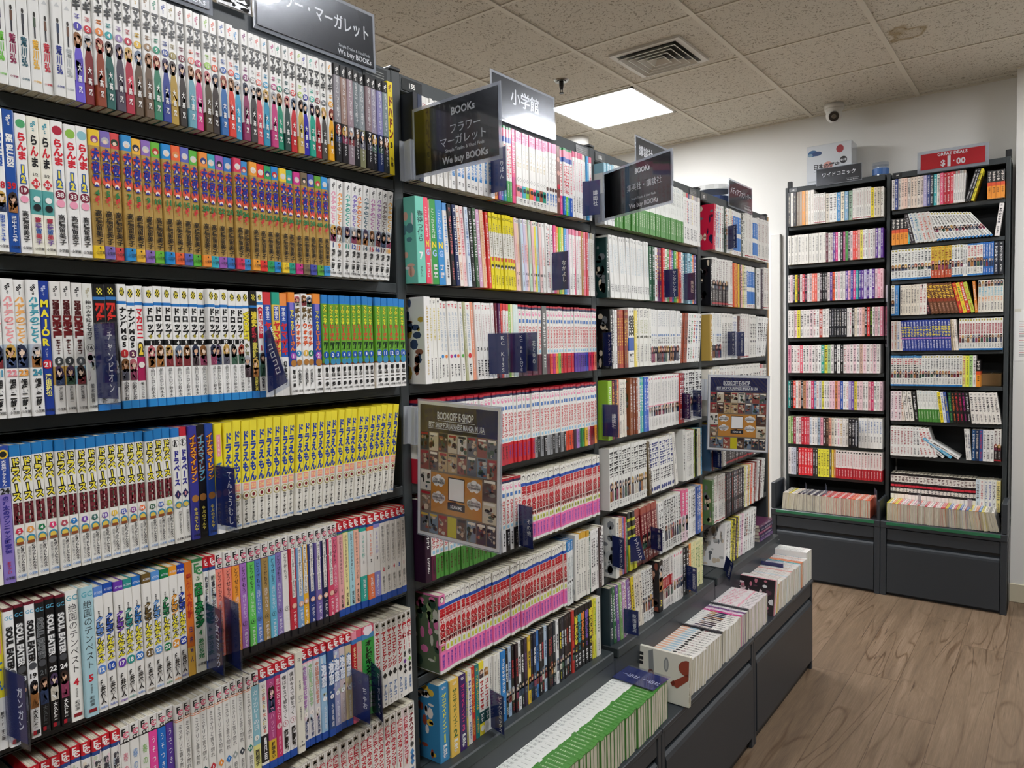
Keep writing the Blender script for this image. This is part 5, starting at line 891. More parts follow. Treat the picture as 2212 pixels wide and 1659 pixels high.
BROWS={
('BL', 0):(322.0,[
  ('wide','|202024;|E8E4DC;|282428;|8A7A6A;|A89888;|EE9A38;|E8C8A0;|E8E4DC;|ECE8E0',9,159.7,0,0),
  ('whitered','',6,89.2,0,0),
  ('kc','|D8D0C0|3A3A3A;|ECECE8|202024;|ECECE8|505050;|3A88C0|F0F0F0;|E8E0C8|303030;|7AA8C8|F0F0F0;|9AB8A0|303030',7,-68.6,0,0),
  ('whitered','',8,-172.6,0,0),
  ('kc','|ECD838|303030;|E8DCC8|505050;|D8D0BC|303030;|ECE8E0|303030',4,-241.9,0,0)]),
('BL', 1):(322.4,[
  ('widewhite','',11,86.3,0,0),
  ('kc','|6A2838|F0F0F0;|E8E0DC|303034;|E8E4E0|8A3A58;|5A3A8A|F0F0F0;|D83888|F0F0F0;|ECE8E4|202024;|101014|F0F0F0;|C83A88|F0F0F0;|4AA048|202020;|101014|E8E0DC;|E8D8D8|303034;|E84038|F0F0F0;|E8503A|F0F0F0;|E8A898|303030;|ECE050|303030;|ECE8E4|A03858;|F0F0EC|303034;|E8E4E0|D04A68;|F0F0EC|303034;|D0C8C8|303030;|5A2A90|F0F0F0;|E8E4F0|5A2A90;|5A2A90|F0F0F0',23,-243.1,0,0)]),
('BL', 2):(322.9,[
  ('kc','|E8E4E0|303034;|ECD8DC|A04060;|3A3040|F0F0F0;|E8D840|303030;|181818|E84040;|E8E0DC|303034;|C83040|F0F0F0;|2A1A24|E890B0;|E8E4E0|C04058;|D8C0C4|303034;|F0907A|F0F0F0;|EE6A5A|F0F0F0;|E8E4E0|303034;|3A2A30|F0F0F0;|181818|F0F0F0;|282428|E8E4E0;|E8DCD8|303034;|5A3A90|F0F0F0;|E8603A|202020;|E8E4E0|303034;|F0D0D8|B03868;|E8E4E0|303034;|ECE8E4|707070;|6A4AA0|F0F0F0;|F0B8C8|303034;|3A48A0|F0F0F0;|D83888|F0F0F0;|38A0A8|F0F0F0;|3A3090|F0F0F0;|5A2A90|F0F0F0;|C8C4E0|303034;|4A2A88|F0F0F0;|E8E4F0|5A2A90;|5A2A90|F0F0F0;|ECD0D8|303034;|E890A8|F0F0F0;|F0C8D0|A03050',37,-244.2,0,0)]),
('BL', 3):(323.3,[
  ('kc','|E8E4E0|303034;|E8E4E0|303034;|F0D8E0|A03868;|E8E050|303034;|ECE8E4|303034;|ECE8E4|707070;|ECE8E4|303034;|F0D8DC|303034;|ECE8E4|A03040;|F0F0EC|303034;|B04838|F0F0F0;|E8E4E0|303034;|ECE8E4|303034',13,67.0,0,0),
  ('kc','|181A20|F0F0F0;|20222A|D8D8E0;|181A20|F0F0F0;|1A1C24|F0F0F0;|181A20|E0D8C8;|20222A|F0F0F0;|181A20|F0F0F0',7,-39.2,0,0),
  ('kc','|E8E4E0|303034;|E8E4E0|C04A60;|181818|F0F0F0;|E8DCC8|303030;|ECE8E4|303034;|F0D0D4|303034;|E8B8A8|303034;|181818|F0F0F0;|E03A38|F0F0F0;|101010|9AE048;|ECE8E4|303034;|F0C8D0|303034;|E8E4E0|303034;|E890A8|F0F0F0',14,-245.3,0,0)]),
('BL', 4):(323.8,[
  ('kc','|E8A8B8|A03060;|ECE8E4|303034;|F0E8E4|303034;|ECE8E4|D04A60;|E87080|F0F0F0;|ECE8E4|303034;|ECE8E4|303034;|F0D8DC|303034;|ECE8E4|303034;|E8E4E0|303034;|F0F0EC|303034;|2AA090|F0F0F0;|ECE050|303034;|A8C8A0|303034;|ECE8E4|303034;|202024|F0F0F0;|F0F0EC|303034;|181818|F0F0F0;|E8E4E0|A03040;|F0D8DC|303034;|ECE8E4|303034;|F0D0D8|303034;|F0F0EC|303034;|D8B8A8|303034;|F0D8DC|B04868;|ECE8E4|303034;|ECE4E0|C06078;|E8C8D0|303034;|E8E4E0|303034',29,-216.5,0,0)]),
('BL', 5):(321.3,[
  ('kc','|2A9088|F0F0F0;|101014|F0F0F0;|E84A38|F0F0F0;|ECE8E4|303034;|E8B8A8|303034;|181818|F0F0F0;|C8906A|303034;|E8B0B8|303034;|ECE8E4|303034;|D83868|F0F0F0;|6A88A8|F0F0F0;|E8E4E0|C04A60;|C8C8D8|303034;|E8E060|303034;|ECE8E4|303034;|E8E4E0|303034;|F0D0D8|303034;|ECC8D0|A03060;|D89058|303034;|E8A8B0|303034;|2A58B0|F0F0F0;|F0F0EC|303034;|F0F0EC|D04A60;|A898C8|F0F0F0;|6A4AA0|F0F0F0;|E8D858|303034;|F0D8DC|303034;|F0D0D4|303034;|E8E4E0|303034;|ECE8E4|303034;|E8A8B0|303034;|C83868|F0F0F0;|F0F0EC|303034;|ECE8E4|303034;|E0C0C8|303034',35,-245.0,0,0)]),
('BL', 6):(330.5,[
  ('kc','|C8D8A0|303034;|6A9A48|F0F0F0;|A02848|F0F0F0;|E8E4E0|303034;|ECC8C8|303034;|C02838|F0F0F0;|D83848|F0F0F0;|C84858|F0F0F0;|E0E4E8|6A88B0;|ECE8E4|303034;|E8E4E0|6A88B0;|A8B8C8|303034;|E8A0B0|303034;|3A2A2A|F0F0F0;|3A2820|E8C8A0;|E8A088|303034;|D8D0C0|303034;|E8E4DC|303034;|ECE8E4|E04A98;|E8E4DC|C8A048;|ECE8E4|303034;|D8D4CC|303034',22,-46.1,0,0),
  ('kc','|141418|F0F0F0;|181A24|F0F0F0;|141418|F0F0F0',3,-106.2,0,0),
  ('bluewhite','',8,-243.6,0,0)]),
('BL', 7):(322.1,[
  ('kc','|E8E4E0|303034;|D8D8E0|303034;|C8CCD8|303034',3,270.1,0,0),
  ('kc','|202024|D8D8D8',1,255.8,0,0),
  ('kc','|E03038|F0F0F0',5,165.3,0,0),
  ('kc','|28282C|F0F0F0;|3A3A28|F0F0F0',2,134.7,0,0),
  ('kc','|E8E048|303034',4,63.3,0,0),
  ('solid','|5A5A48;|E8C838;|C08A48',3,25.5,0,0),
  ('redfoot','',16,-244.5,0,0)]),
('BR', 0):(-273.5,[
  ('kc','|E4E0DA|404044;|3A4A8A|F0F0F0;|E8E4DC|505050;|F0D8C8|505050;|F0D0C0|505050;|E8E0D8|505050;|F0E0D0|505050;|E8D8C8|505050;|ECE4D8|505050;|E8D8D0|505050;|B0A8D0|F0F0F0;|3A4880|F0F0F0;|182028|F0F0F0;|40B0B8|F0F0F0;|ECE8E0|303034;|E06080|F0F0F0;|C82838|F0F0F0;|B82030|F0F0F0;|D83848|F0F0F0',19,-587.0,0,0),
  ('thin','|C04850;|B0B0A8;|C08080;|A0A0A0;|B0B0A8;|C8B8A8',6,-642.0,0,1),
  ('kc','|1A1A1C|F0F0F0;|1A1A1C|F0F0F0;|E8D838|202024',3,-683.2,16,16),
  ('gapx','',1,-747.3,0,0),
  ('fire','',4,-826.7,0,0)]),
('BR', 1):(-274.6,[
  ('fire','',4,-361.2,0,0),
  ('kc','|48A8A0|F0F0F0;|1A1A1C|E8E0D8',2,-377.8,0,0),
  ('kc','|2A2024|C8C8C8;|D8DCD8|3A68A0;|D0D4D0|3A8AA0;|D8D8D4|D06048;|D0D0C8|C84A38;|D8D4D0|C08058',6,-507.8,-13,-14),
  ('bluefootw','',16,-779.1,-22,-38),
  ('kc','|E8E4E0|202024',1,-804.2,7,7)]),
('BR', 2):(-270.7,[
  ('bluefootw','',12,-477.3,0,0),
  ('fmab','',6,-579.5,0,0),
  ('bluefootw','',4,-635.0,0,0),
  ('kc','|ECECE8|1A1A1C;|ECECE8|1A1A1C',2,-656.9,0,0),
  ('narubl','',5,-730.4,0,0),
  ('bluebk','',4,-781.4,0,0),
  ('kc','|1A2030|F0F0F0;|141820|E8E8E8',2,-827.4,0,0)]),
('BR', 3):(-271.8,[
  ('bluefootw','',1,-291.3,0,0),
  ('solid','|4A90D0',1,-320.5,0,0),
  ('kc','|E8E0D0|303034',7,-420.6,0,0),
  ('kc','|ECE8E0|C83838;|ECE8E0|A03030',2,-460.3,0,0),
  ('kc','|3A1C28|E8A0A0',1,-485.8,-9,-9),
  ('goldbk','',7,-625.8,-13,-14),
  ('kc','|C83028|E8D838;|E8C838|4A9038;|C84028|F0F0F0;|B8C848|C03028',4,-702.4,-13,-14),
  ('kc','|D88030|F0F0F0',1,-715.4,-5,-5),
  ('pastelart','',8,-834.0,0,0)]),
('BR', 4):(-272.9,[
  ('kc','|F0E8E0|D85A68;|F0E8E0|E0903A;|ECE8E4|5A88C0;|F0E8E0|D05A88',4,-336.2,0,0),
  ('conan','',16,-585.4,-4,-3),
  ('kc','|A89878|303034;|E8DCC8|303034;|F0E8E0|303034',3,-621.1,-5,-5),
  ('redban','',16,-828.1,0,0)]),
('BR', 5):(-273.9,[
  ('redblk','',11,-435.2,0,0),
  ('bluefootw','',14,-636.4,0,0),
  ('kc','|ECE488|C03878;|E4E848|303034;|B8E090|303034;|ECE8E4|303034',4,-702.3,0,0),
  ('fire','',1,-737.0,0,0)]),
('BR', 6):(-270.0,[
  ('kc','|E8D8DC|303034;|ECE0E0|B04868;|E8D8DC|303034',3,-328.9,0,0),
  ('kc','|E4DCD0|B8602A;|E8E4DC|303034;|E8E4DC|303034',3,-401.1,-7,-7),
  ('kc','|181818|F0F0F0',1,-420.1,-6,-6),
  ('greenb','',8,-534.4,-4,-4),
  ('kc','|F0DC30|303034;|E8ECF0|3A58A0;|3A58A8|E8D838',3,-580.0,-7,-7),
  ('kc','|1A3A2A|58C068;|181818|E88A38;|241818|E04848;|181818|E03868;|1A1A20|C83898;|141416|F0F0F0',6,-686.9,-5,-6),
  ('kc','|F0ECE4|303034',7,-828.7,-5,-8)]),
('BR', 7):(-268.6,[
  ('kc','|ECECE8|9A3038',7,-390.5,0,0),
  ('kc','|ECECE8|202024;|ECECE8|202024',2,-428.7,-2,-3),
  ('kc','|ECECE8|C04848',4,-517.6,-12,-16),
  ('gapx','',1,-540.7,0,0),
  ('kc','|E8E8E4|202024;|5AB0D8|F0F0F0;|ECECE8|202024',3,-658.1,-48,-58),
  ('kc','|ECECE8|202024;|ECECE8|3A4A70',2,-684.6,-4,-4),
  ('kc','|1E4A78|F0F0F0;|203050|E8E0D0;|3A5A98|C03048;|ECECE8|202024;|E8E8E4|202024;|F0F0EC|202024',6,-788.7,0,0),
  ('blackred','',2,-822.7,0,0)]),
('BR', 8):(-279.0,[
  ('banded','',23,-711.9,0,0),
  ('kc','|D0E0E8|303034;|ECECE8|C04848;|ECECE8|3A6AA0;|ECECE8|6A68B0;|ECECE8|303034;|E8D890|303034',6,-828.0,0,0)])}
DIV=[('チャンピオン', -0.6149, 1.4334, 0.111, -85, 0), ('コロコロ', -0.3436, 1.4235, 0.105, -84, -22), ('てんとうむし', -0.4474, 1.2238, 0.102, -88, 0), ('ガンガン', -0.7443, 1.0181, 0.095, -83, 0), ('少女コミック', -0.4732, 1.0045, 0.111, -96, 0), ('', -0.4418, 1.0016, 0.114, -98, 0), ('ちゃお', -0.1914, 0.8047, 0.101, -93, 0), ('マーガレット', -0.1446, 0.7935, 0.108, -110, 0), ('りぼん', 0.2624, 1.8414, 0.107, -97, 0), ('なかよし', 0.5081, 1.6307, 0.106, -90, 0), ('KC KISS', 0.2396, 1.4277, 0.102, -79, 0), ('KC BE LOVE', 0.3134, 1.4274, 0.103, -84, 0), ('花とゆめ', 0.3828, 1.4286, 0.103, -109, 0), ('その他', 0.3405, 1.0039, 0.111, -102, 0), ('ビッグコミックス', 0.2147, 0.6032, 0.1, -104, 0), ('講談社', 0.665, 1.8401, 0.102, -80, 0), ('ヤングサンデー', 1.171, 1.6371, 0.1, -93, 0), ('集英社', 1.3297, 1.633, 0.102, -109, 0), ('ヤングジャンプ', 0.763, 1.427, 0.104, -122, 0), ('講談社', 0.754, 1.2248, 0.101, -89, 0), ('ヤングマガジン', 1.3046, 1.2249, 0.097, -125, 0), ('モーニング', 1.3962, 1.2243, 0.103, -122, 0), ('アフタヌーン', 0.7989, 0.8341, 0.101, -107, 0), ('イブニング', 0.908, 0.817, 0.083, -69, -14), ('あ（出版社別）', 1.0505, 0.8257, 0.081, -108, 0), ('か（出版社別）', 1.3258, 0.6141, 0.096, -112, 0), ('秋田書店', 0.8605, 0.612, 0.085, -88, 0), ('スクエアエニックス', 1.751, 1.847, 0.099, -121, 0), ('エンターブレイン', 1.7388, 1.4318, 0.102, -125, 0), ('さ（出版社別）', 1.8358, 1.4272, 0.105, -125, 0), ('（出版社別）', 1.578, 1.0131, 0.076, -121, 0), ('ま（出版社別）', 1.6645, 0.5847, 0.086, -125, 20)]

# ================================================================== the room
BW = 0.7712; ZT = 2.0595
ZS = [1.84, 1.6317, 1.4234, 1.2151, 1.0068, .7962, .602]
XW = 3.97; XF = 3.54; XU = 3.74                      # back wall, front of back cabinets, front of back bookcases
YB0 = 0.3369; BB = 0.5909
def slab(name, x0, x1, y0, y1, z0, z1, m): return struct(G().box(x0, x1, y0, y1, z0, z1).build(name, m))
slab('floor', -6, 4.2, -3.4, 4.2, -.1, 0, M['floor'])
slab('ceiling', -6, 4.2, -3.4, 4.2, ZC, ZC+.1, M['tile'])
slab('wall_back', XW, XW+.12, -3.4, 4.2, 0, ZC, M['wallwhite'])
slab('wall_left', -6, XW, 4.05, 4.2, 0, ZC, M['wallwhite'])
slab('wall_right', -6, XW, -3.4, -3.25, 0, ZC, M['wallgrey'])
slab('wall_rear', -6.1, -6, -3.4, 4.2, 0, ZC, M['wallgrey'])
slab('wall_pier', 3.81, XW, -3.25, -.867, 0, ZC, M['wallwhite'])
struct(G().bbox(3.802, 3.81, -3.25, -.862, 0, .105, .003).build('baseboard_right', M['baseboard']))
struct(G().bbox(3.945, XW, .432, .498, 0, 2.2, .004).build('trim_1', M['wallwhite']))
g = G()
for i in range(-13, 5):
    x = GX0+TILE*i
    if -6 < x < XW: g.box(x-.0075, x+.0075, -3.25, 4.05, ZC-.004, ZC+.01)
for j in range(-6, 7):
    y = GY0+TILE*j
    if -3.25 < y < 4.05: g.box(-6, XW, y-.012, y+.012, ZC-.0055, ZC+.01)
g.box(XW-.02, XW, -.867, 4.05, ZC-.006, ZC+.01); g.box(3.79, 3.81, -3.25, -.867, ZC-.006, ZC+.01)
struct(g.build('trim_2', M['tee']))
struct(G().cyl((3.38, 1.66, 0), (3.38, 1.66, ZC), .07, n=32).cyl((3.38, 1.66, ZC-.06), (3.38, 1.66, ZC), .085, n=32).build('column', M['wallwhite'], smooth=False))

# ------------------------------------------------------------------ ceiling fittings
LW = {(2, 1): 'lit square ceiling panel between the sprinkler and the back wall'}
for i, j in [(2, 1), (-2, 1), (2, -4), (-2, -3), (-6, 1), (-6, -3), (2, 5), (-2, 5)]:
    x, y = GX0+TILE*(i+.5), GY0+TILE*(j+.5)
    t = tag(empty('ceiling_light', (x, y, ZC)), LW.get((i, j), 'lit square ceiling panel outside the picture'), 'ceiling light', 'square ceiling light panels')
    h = TILE/2-.013; f = G()
    for a in (-1, 1): f.box(min(a*h, a*(h-.016)), max(a*h, a*(h-.016)), -h, h, -.008, 0); f.box(-h, h, min(a*h, a*(h-.016)), max(a*h, a*(h-.016)), -.008, 0)
    f.build('frame', M['metalwhite'], t); G().box(-h+.016, h-.016, -h+.016, h-.016, -.005, -.001).build('diffuser', M['panel'], t)
t = tag(empty('air_vent', (2.40, .56, ZC)), 'square white ceiling air vent with stepped louvres', 'vent')
f = G(); s = .186
for a, b, z in ((s, .158, -.012),):
    f.box(-a, a, -a, -b, z, 0); f.box(-a, a, b, a, z, 0); f.box(-a, -b, -b, b, z, 0); f.box(b, a, -b, b, z, 0)
f.build('frame', M['metalwhite'], t); G().box(-.158, .158, -.158, .158, -.002, -.0005).build('duct_shade', M['ventdark'], t)  # flat dark plate paints the shade seen between the louvres
f = G()
for a in (.146, .112, .078, .044):
    b = a-.022
    for P in ([(a, -a), (a, a), (b, b), (b, -b)], [(-a, a), (-a, -a), (-b, -b), (-b, b)], [(a, a), (-a, a), (-b, b), (b, b)], [(-a, -a), (a, -a), (b, -b), (-b, -b)]):
        V = np.array([(*P[0], -.024), (*P[1], -.024), (*P[2], -.004), (*P[3], -.004)]); f.add(np.vstack([V, V+[0, 0, .0015]]), [[0, 1, 2, 3], [7, 6, 5, 4], [0, 4, 5, 1], [1, 5, 6, 2], [2, 6, 7, 3], [3, 7, 4, 0]])
    c = a+.004
    f.box(-c, c, -c, -a, -.026, -.0235); f.box(-c, c, a, c, -.026, -.0235); f.box(-c, -a, -a, a, -.026, -.0235); f.box(a, c, -a, a, -.026, -.0235)
f.build('louvre', M['metalwhite'], t)
t = tag(empty('fire_sprinkler', (2.357, 1.12, ZC)), 'small dark fire sprinkler hanging from a ceiling tile', 'sprinkler')
G().cyl((0, 0, -.006), (0, 0, 0), .036, .042, 24).cyl((0, 0, -.01), (0, 0, -.006), .026, .026, 24).build('escutcheon', M['steel'], t)
g = G().cyl((0, 0, -.035), (0, 0, -.008), .012, .013, 16).cyl((0, 0, -.05), (0, 0, -.035), .009, .011, 12)
g.cyl((-.009, 0, -.066), (-.009, 0, -.045), .002, n=8).cyl((.009, 0, -.066), (.009, 0, -.045), .002, n=8).cyl((0, 0, -.07), (0, 0, -.066), .013, .013, 16)
g.build('head', M['cap'], t)
t = tag(empty('security_camera', (3.80, .062, ZC)), 'white dome security camera on ceiling edge above back bookcases', 'camera')
G().cyl((0, 0, -.03), (0, 0, 0), .055, .056, 32).cyl((0, 0, -.045), (0, 0, -.03), .048, .055, 32).build('mount', M['plasticwhite'], t, True)
def ball(c, r, n=20, k=12):
    V = []; F = []
    for i in range(k+1):
        a = -PI/2+PI*i/k
        for j in range(n): V.append((c[0]+r*math.cos(a)*math.cos(2*PI*j/n), c[1]+r*math.cos(a)*math.sin(2*PI*j/n), c[2]+r*math.sin(a)))
    for i in range(k):
        for j in range(n): F.append([i*n+j, i*n+(j+1) % n, (i+1)*n+(j+1) % n, (i+1)*n+j])
    return V, F
G().add(*ball((0, 0, -.065), .047)).build('dome', M['plasticwhite'], t, True)
dv = Vector((-.9, -.2, -.42)).normalized(); c = Vector((0, 0, -.065))
lens = G().cyl(c+dv*.036, c+dv*.05, .031, .029, 24).build('lens', M['lens'], t, False)
G().cyl(c+dv*.0495, c+dv*.052, .014, .012, 16).build('aperture', M['steel'], lens)

# ------------------------------------------------------------------ left bookcases
ORD = 'first second third fourth fifth sixth seventh eighth ninth tenth eleventh twelfth thirteenth fourteenth fifteenth sixteenth seventeenth eighteenth nineteenth twentieth'.split()
ORD += ['twenty-'+o for o in ORD[:9]]+['thirtieth']+['thirty-'+o for o in ORD[:9]]+['fortieth']+['forty-'+o for o in ORD[:9]]+['fiftieth']+['fifty-'+o for o in ORD[:9]]
BCN = ['nearest', 'second', 'third', 'fourth']
PLATE = {2: '155', 3: '156', 4: '157'}
U = .013; SD = .24                                   # half the upright's width, bookcase depth
for k in range(1, 5):
    x0, x1 = (k-1)*BW-BW+U, (k-1)*BW-U
    t = tag(empty('bookcase', ((x0+x1)/2, 0, 0)), {1: 'nearest grey metal bookcase, filled with seven shelves of comics', 2: 'second grey metal bookcase along the left, behind the nearer poster', 3: 'third grey metal bookcase along the left, between the two posters', 4: 'fourth grey metal bookcase, farthest on the left, with wooden end'}[k], 'bookcase', 'grey metal bookcases along the left')
    def L(g): 
        for i in range(len(g.v)): g.v[i] = g.v[i]-np.array([(x0+x1)/2, 0, 0])
        return g
    ups = [x1+U] + ([x0-U] if k == 1 else [])
    for ux in ups:
        u = L(G().bbox(ux-U, ux+U, 0, SD, 0, ZT, .002)).build('upright', M['shelf'], t)
        G().bbox(ux-U-.001-(x0+x1)/2, ux+U+.001-(x0+x1)/2, -.001, .03, ZT, ZT+.008, .002).build('cap', M['cap'], u)
    for z in ZS[:-1]:
        g = G().box(x0, x1, .003, SD-.004, z-.006, z).bbox(x0, x1, .001, .012, z-.022, z, .0015).box(x0, x1, .001, .03, z-.022, z-.019)
        L(g).build('shelf', M['shelf'], t)
    L(G().box(x0, x1, -.0, SD-.004, .572, .602).bbox(x0, x1, -.055, .0, .572, .602, .003)).build('base_shelf', M['shelf'], t)
    L(G().box(x0, x1, SD-.004, SD, .4, ZT)).build('back_panel', M['back'], t)
    L(G().bbox(x0, x1, .0005, .016, ZT-.036, ZT-.002, .0015).box(x0, x1, .003, SD, ZT-.012, ZT-.006)).build('header_rail', M['shelf'], t)
    if k > 1:
        c = G(); F = Face2D(c, .004, .062, ZT-.032, ZT-.008, y=-.001); F.rect(.004, .062, ZT-.032, ZT-.008, col('2E3234')); F.up(); F.text(PLATE[k], .033, ZT-.020, .03, .014, col('E8E8E4'), .03)
        for i in range(len(c.v)): c.v[i] = c.v[i]+np.array([x0-(x0+x1)/2, 0, 0])
        c.build('number_plate', M['card'], t)
    c = G(); F = Face2D(c, -.1, .0, ZT-.034, ZT-.006, y=-.001); F.rect(-.075, -.012, ZT-.033, ZT-.008, col('3A3E40')); F.up()
    for q in range(3): F.rect(-.068, -.02, ZT-.017-q*.005, ZT-.0155-q*.005, col('8A8C8A'))
    for i in range(len(c.v)): c.v[i] = c.v[i]+np.array([x1-(x0+x1)/2, 0, 0])
    c.build('label_holder', M['card'], t)
    if k == 4: L(G().bbox(x1+2*U+.0003, x1+2*U+.017, .0, SD+.01, .0, ZT-.002, .001)).build('end_panel', M['wood_edge'], t)
    # cabinet with a deep drawer under the bin
    cx0, cx1 = (k-1)*BW-BW, (k-1)*BW
    if k == 4: cx1 += .02
    t = tag(empty('base_cabinet', ((cx0+cx1)/2, 0, 0)), {1: 'charcoal base cabinet under the nearest bookcase', 2: 'charcoal base cabinet under the row of green footed comics', 3: 'charcoal base cabinet under the bin with a large pale cover', 4: 'charcoal base cabinet at the far end, beside open wooden floor'}[k], 'cabinet', 'charcoal base cabinets along the left')
    mx = (cx0+cx1)/2
    def LL(g):
        for i in range(len(g.v)): g.v[i] = g.v[i]-np.array([mx, 0, 0])
        return g
    e = .002
    g = G().box(cx0+e, cx1-e, -.17, -.002, .06, .395)
    for a, b in ((cx0+e, cx0+.022), (cx1-.022, cx1-e)): g.bbox(a, b, -.196, -.002, 0, .3945, .002)
    g.box(cx0+e, cx1-e, -.05, -.002, .40, .571)
    LL(g).build('carcass', M['cabinet'], t)
    LL(G().bbox(cx0+e, cx1-e, -.199, -.0505, .395, .409, .002)).build('bin_tray', M['cabinet'], t)
    LL(G().bbox(cx0+.024, cx1-.024, -.194, -.17, .338, .392, .003)).build('rail', M['cabinet'], t)
    p = G(); X0, X1 = cx0+.026, cx1-.026; prof = [(-.170, .318), (-.178, .322), (-.188, .321), (-.195, .314), (-.199, .302), (-.199, .045), (-.170, .045)]
    V = np.array([(x, y, z) for x in (X0, X1) for y, z in prof]); n = len(prof)
    p.add(V, [[i, (i+1) % n, n+(i+1) % n, n+i] for i in range(n)]); p.add(V, [[0, 1, 2, 6], [2, 3, 4, 6], [n+6, n+2, n+1, n], [n+6, n+4, n+3, n+2]]); p.add(V, [[4, 5, 6], [n+6, n+5, n+4]])
    LL(p).build('drawer_front', M['cabinet'], t)
    LL(G().box(cx0+.024, cx1-.024, -.18, -.17, 0, .06)).build('plinth', M['cap'], t)

# ------------------------------------------------------------------ back bookcases
BZL = [2.204, 1.964, 1.726, 1.5025, 1.2805, 1.056, .827, .63]; BZR = [2.233, 2.030, 1.825, 1.620, 1.4125, 1.208, 1.002, .795, .515]
HB = 2.453
for q, zs in enumerate((BZL, BZR)):
    y0, y1 = YB0-q*BB, YB0-(q+1)*BB                   # left edge, right edge as one faces it
    t = tag(empty('bookcase', (XU, (y0+y1)/2, 0)), ['tall dark bookcase on the back wall under the wide comics sign', 'tall dark bookcase on the back wall under the red sale sign'][q], 'bookcase', 'tall bookcases on the back wall')
    def L(g):
        for i in range(len(g.v)): g.v[i] = g.v[i]-np.array([XU, (y0+y1)/2, 0])
        return g
    for uy in ([y0-.009] if q == 0 else [])+[y1+(.009 if q else 0)]: L(G().bbox(XU, XW-.01, uy-.0095, uy+.0095, .436, HB, .0015)).build('upright', M['shelf'], t)
    a, b = y1+.0195, y0-.0195
    for z in zs: L(G().bbox(XU+.002, XW-.014, a, b, z-.022, z, .0015)).build('shelf', M['back'] if z < .55 else M['shelf'], t)
    L(G().box(XW-.016, XW-.0125, a, b, .436, HB)).build('back_panel', M['back'], t)
    L(G().bbox(XU+.001, XU+.014, a, b, HB-.034, HB-.002, .0015).box(XU+.002, XW-.012, a, b, HB-.012, HB-.004)).build('header_rail', M['shelf'], t)
    c = G(); F = Face2D(c, .006, .05, HB-.03, HB-.008, y=-.0005); F.rect(.006, .05, HB-.03, HB-.008, col('26292B')); F.up(); F.text('14'+str(8+q), .028, HB-.019, .02, .011, col('D8D8D4'), .03)
    for i in range(len(c.v)):
        v = c.v[i]; c.v[i] = np.column_stack([v[:, 1], b-v[:, 0]-(y0+y1)/2, v[:, 2]])
    c.build('number_plate', M['card'], t)
    t = tag(empty('base_cabinet', (XF, (y0+y1)/2, 0)), ['charcoal base cabinet on the back wall, nearer the left bookcases', 'charcoal base cabinet on the back wall, beside the white pier'][q], 'cabinet', 'charcoal base cabinets on the back wall')
    def L(g):
        for i in range(len(g.v)): g.v[i] = g.v[i]-np.array([XF, (y0+y1)/2, 0])
        return g
    ya, yb = y1+.001-(.022 if q else 0), y0-.001+(.035 if q == 0 else 0)
    g = G().box(XF+.03, XW-.012, ya, yb, .0, .395)
    for s0, s1 in ((ya, ya+.03), (yb-.03, yb)): g.bbox(XF, XF+.1, s0, s1, 0, .40, .002)
    L(g).build('carcass', M['cabinet'], t)
    L(G().bbox(XF-.003, XW-.013, ya, yb, .3955, .435, .003)).build('bin_tray', M['cabinet'], t)
    L(G().bbox(XF-.0065, XF-.0035, ya+.03, yb-.03, .414, .432, .0008)).build('edge_strip', M['greenedge'], t)
    L(G().bbox(XF+.006, XF+.03, ya+.032, yb-.032, .325, .392, .003)).build('rail', M['cabinet'], t)
    p = G(); prof = [(.03, .298), (.02, .303), (.008, .301), (.002, .292), (0, .28), (0, .02), (.03, .02)]; n = len(prof)
    V = np.array([(XF+.001+px, y, z) for y in (yb-.034, ya+.034) for px, z in prof])
    p.add(V, [[i, (i+1) % n, n+(i+1) % n, n+i] for i in range(n)]); p.add(V, [[0, 1, 2, 6], [2, 3, 4, 6], [n+6, n+2, n+1, n], [n+6, n+4, n+3, n+2]]); p.add(V, [[4, 5, 6], [n+6, n+5, n+4]])
    L(p).build('drawer_front', M['cabinet'], t)
    L(G().bbox(XF-.002, XU-.002, (ya+.001 if q else yb-.028), (ya+.028 if q else yb-.001), .4355, .60, .004)).build('side_panel', M['cabinet'], t)
    if q == 0: L(G().bbox(XF-.002, XU-.002, ya+.001, ya+.014, .4355, .55, .002)).build('side_panel', M['cabinet'], t)

# ------------------------------------------------------------------ all the books
STUFF = G(); CANDS = []
CAMI = SC.camera.matrix_world.inverted(); FPX = 1576.38
def px(p):
    q = CAMI @ Vector(p); return (1106+FPX*q.x/-q.z, 829.5-FPX*q.y/-q.z) if q.z < -.05 else None
def vis_area(pts):
    P = [px(p) for p in pts]
    if any(p is None for p in P): return 0
    def clip(P, ax, lim, keep):
        out = []
        for i in range(len(P)):
            a, b = P[i], P[(i+1) % len(P)]; ia, ib = keep(a[ax]), keep(b[ax])
            if ia: out.append(a)
            if ia != ib:
                s = (lim-a[ax])/(b[ax]-a[ax]); out.append((a[0]+(b[0]-a[0])*s, a[1]+(b[1]-a[1])*s))
        return out
    for ax, lim, kp in ((0, 0, lambda v: v >= 0), (0, 2212, lambda v: v <= 2212), (1, 0, lambda v: v >= 0), (1, 1659, lambda v: v <= 1659)):
        if len(P) < 3: return 0
        P = clip(P, ax, lim, kp)
    return abs(sum(P[i][0]*P[(i+1) % len(P)][1]-P[(i+1) % len(P)][0]*P[i][1] for i in range(len(P))))/2 if len(P) > 2 else 0
ROWN = ['top shelf', 'second shelf', 'third shelf', 'fourth shelf', 'fifth shelf', 'sixth shelf', 'lowest shelf']
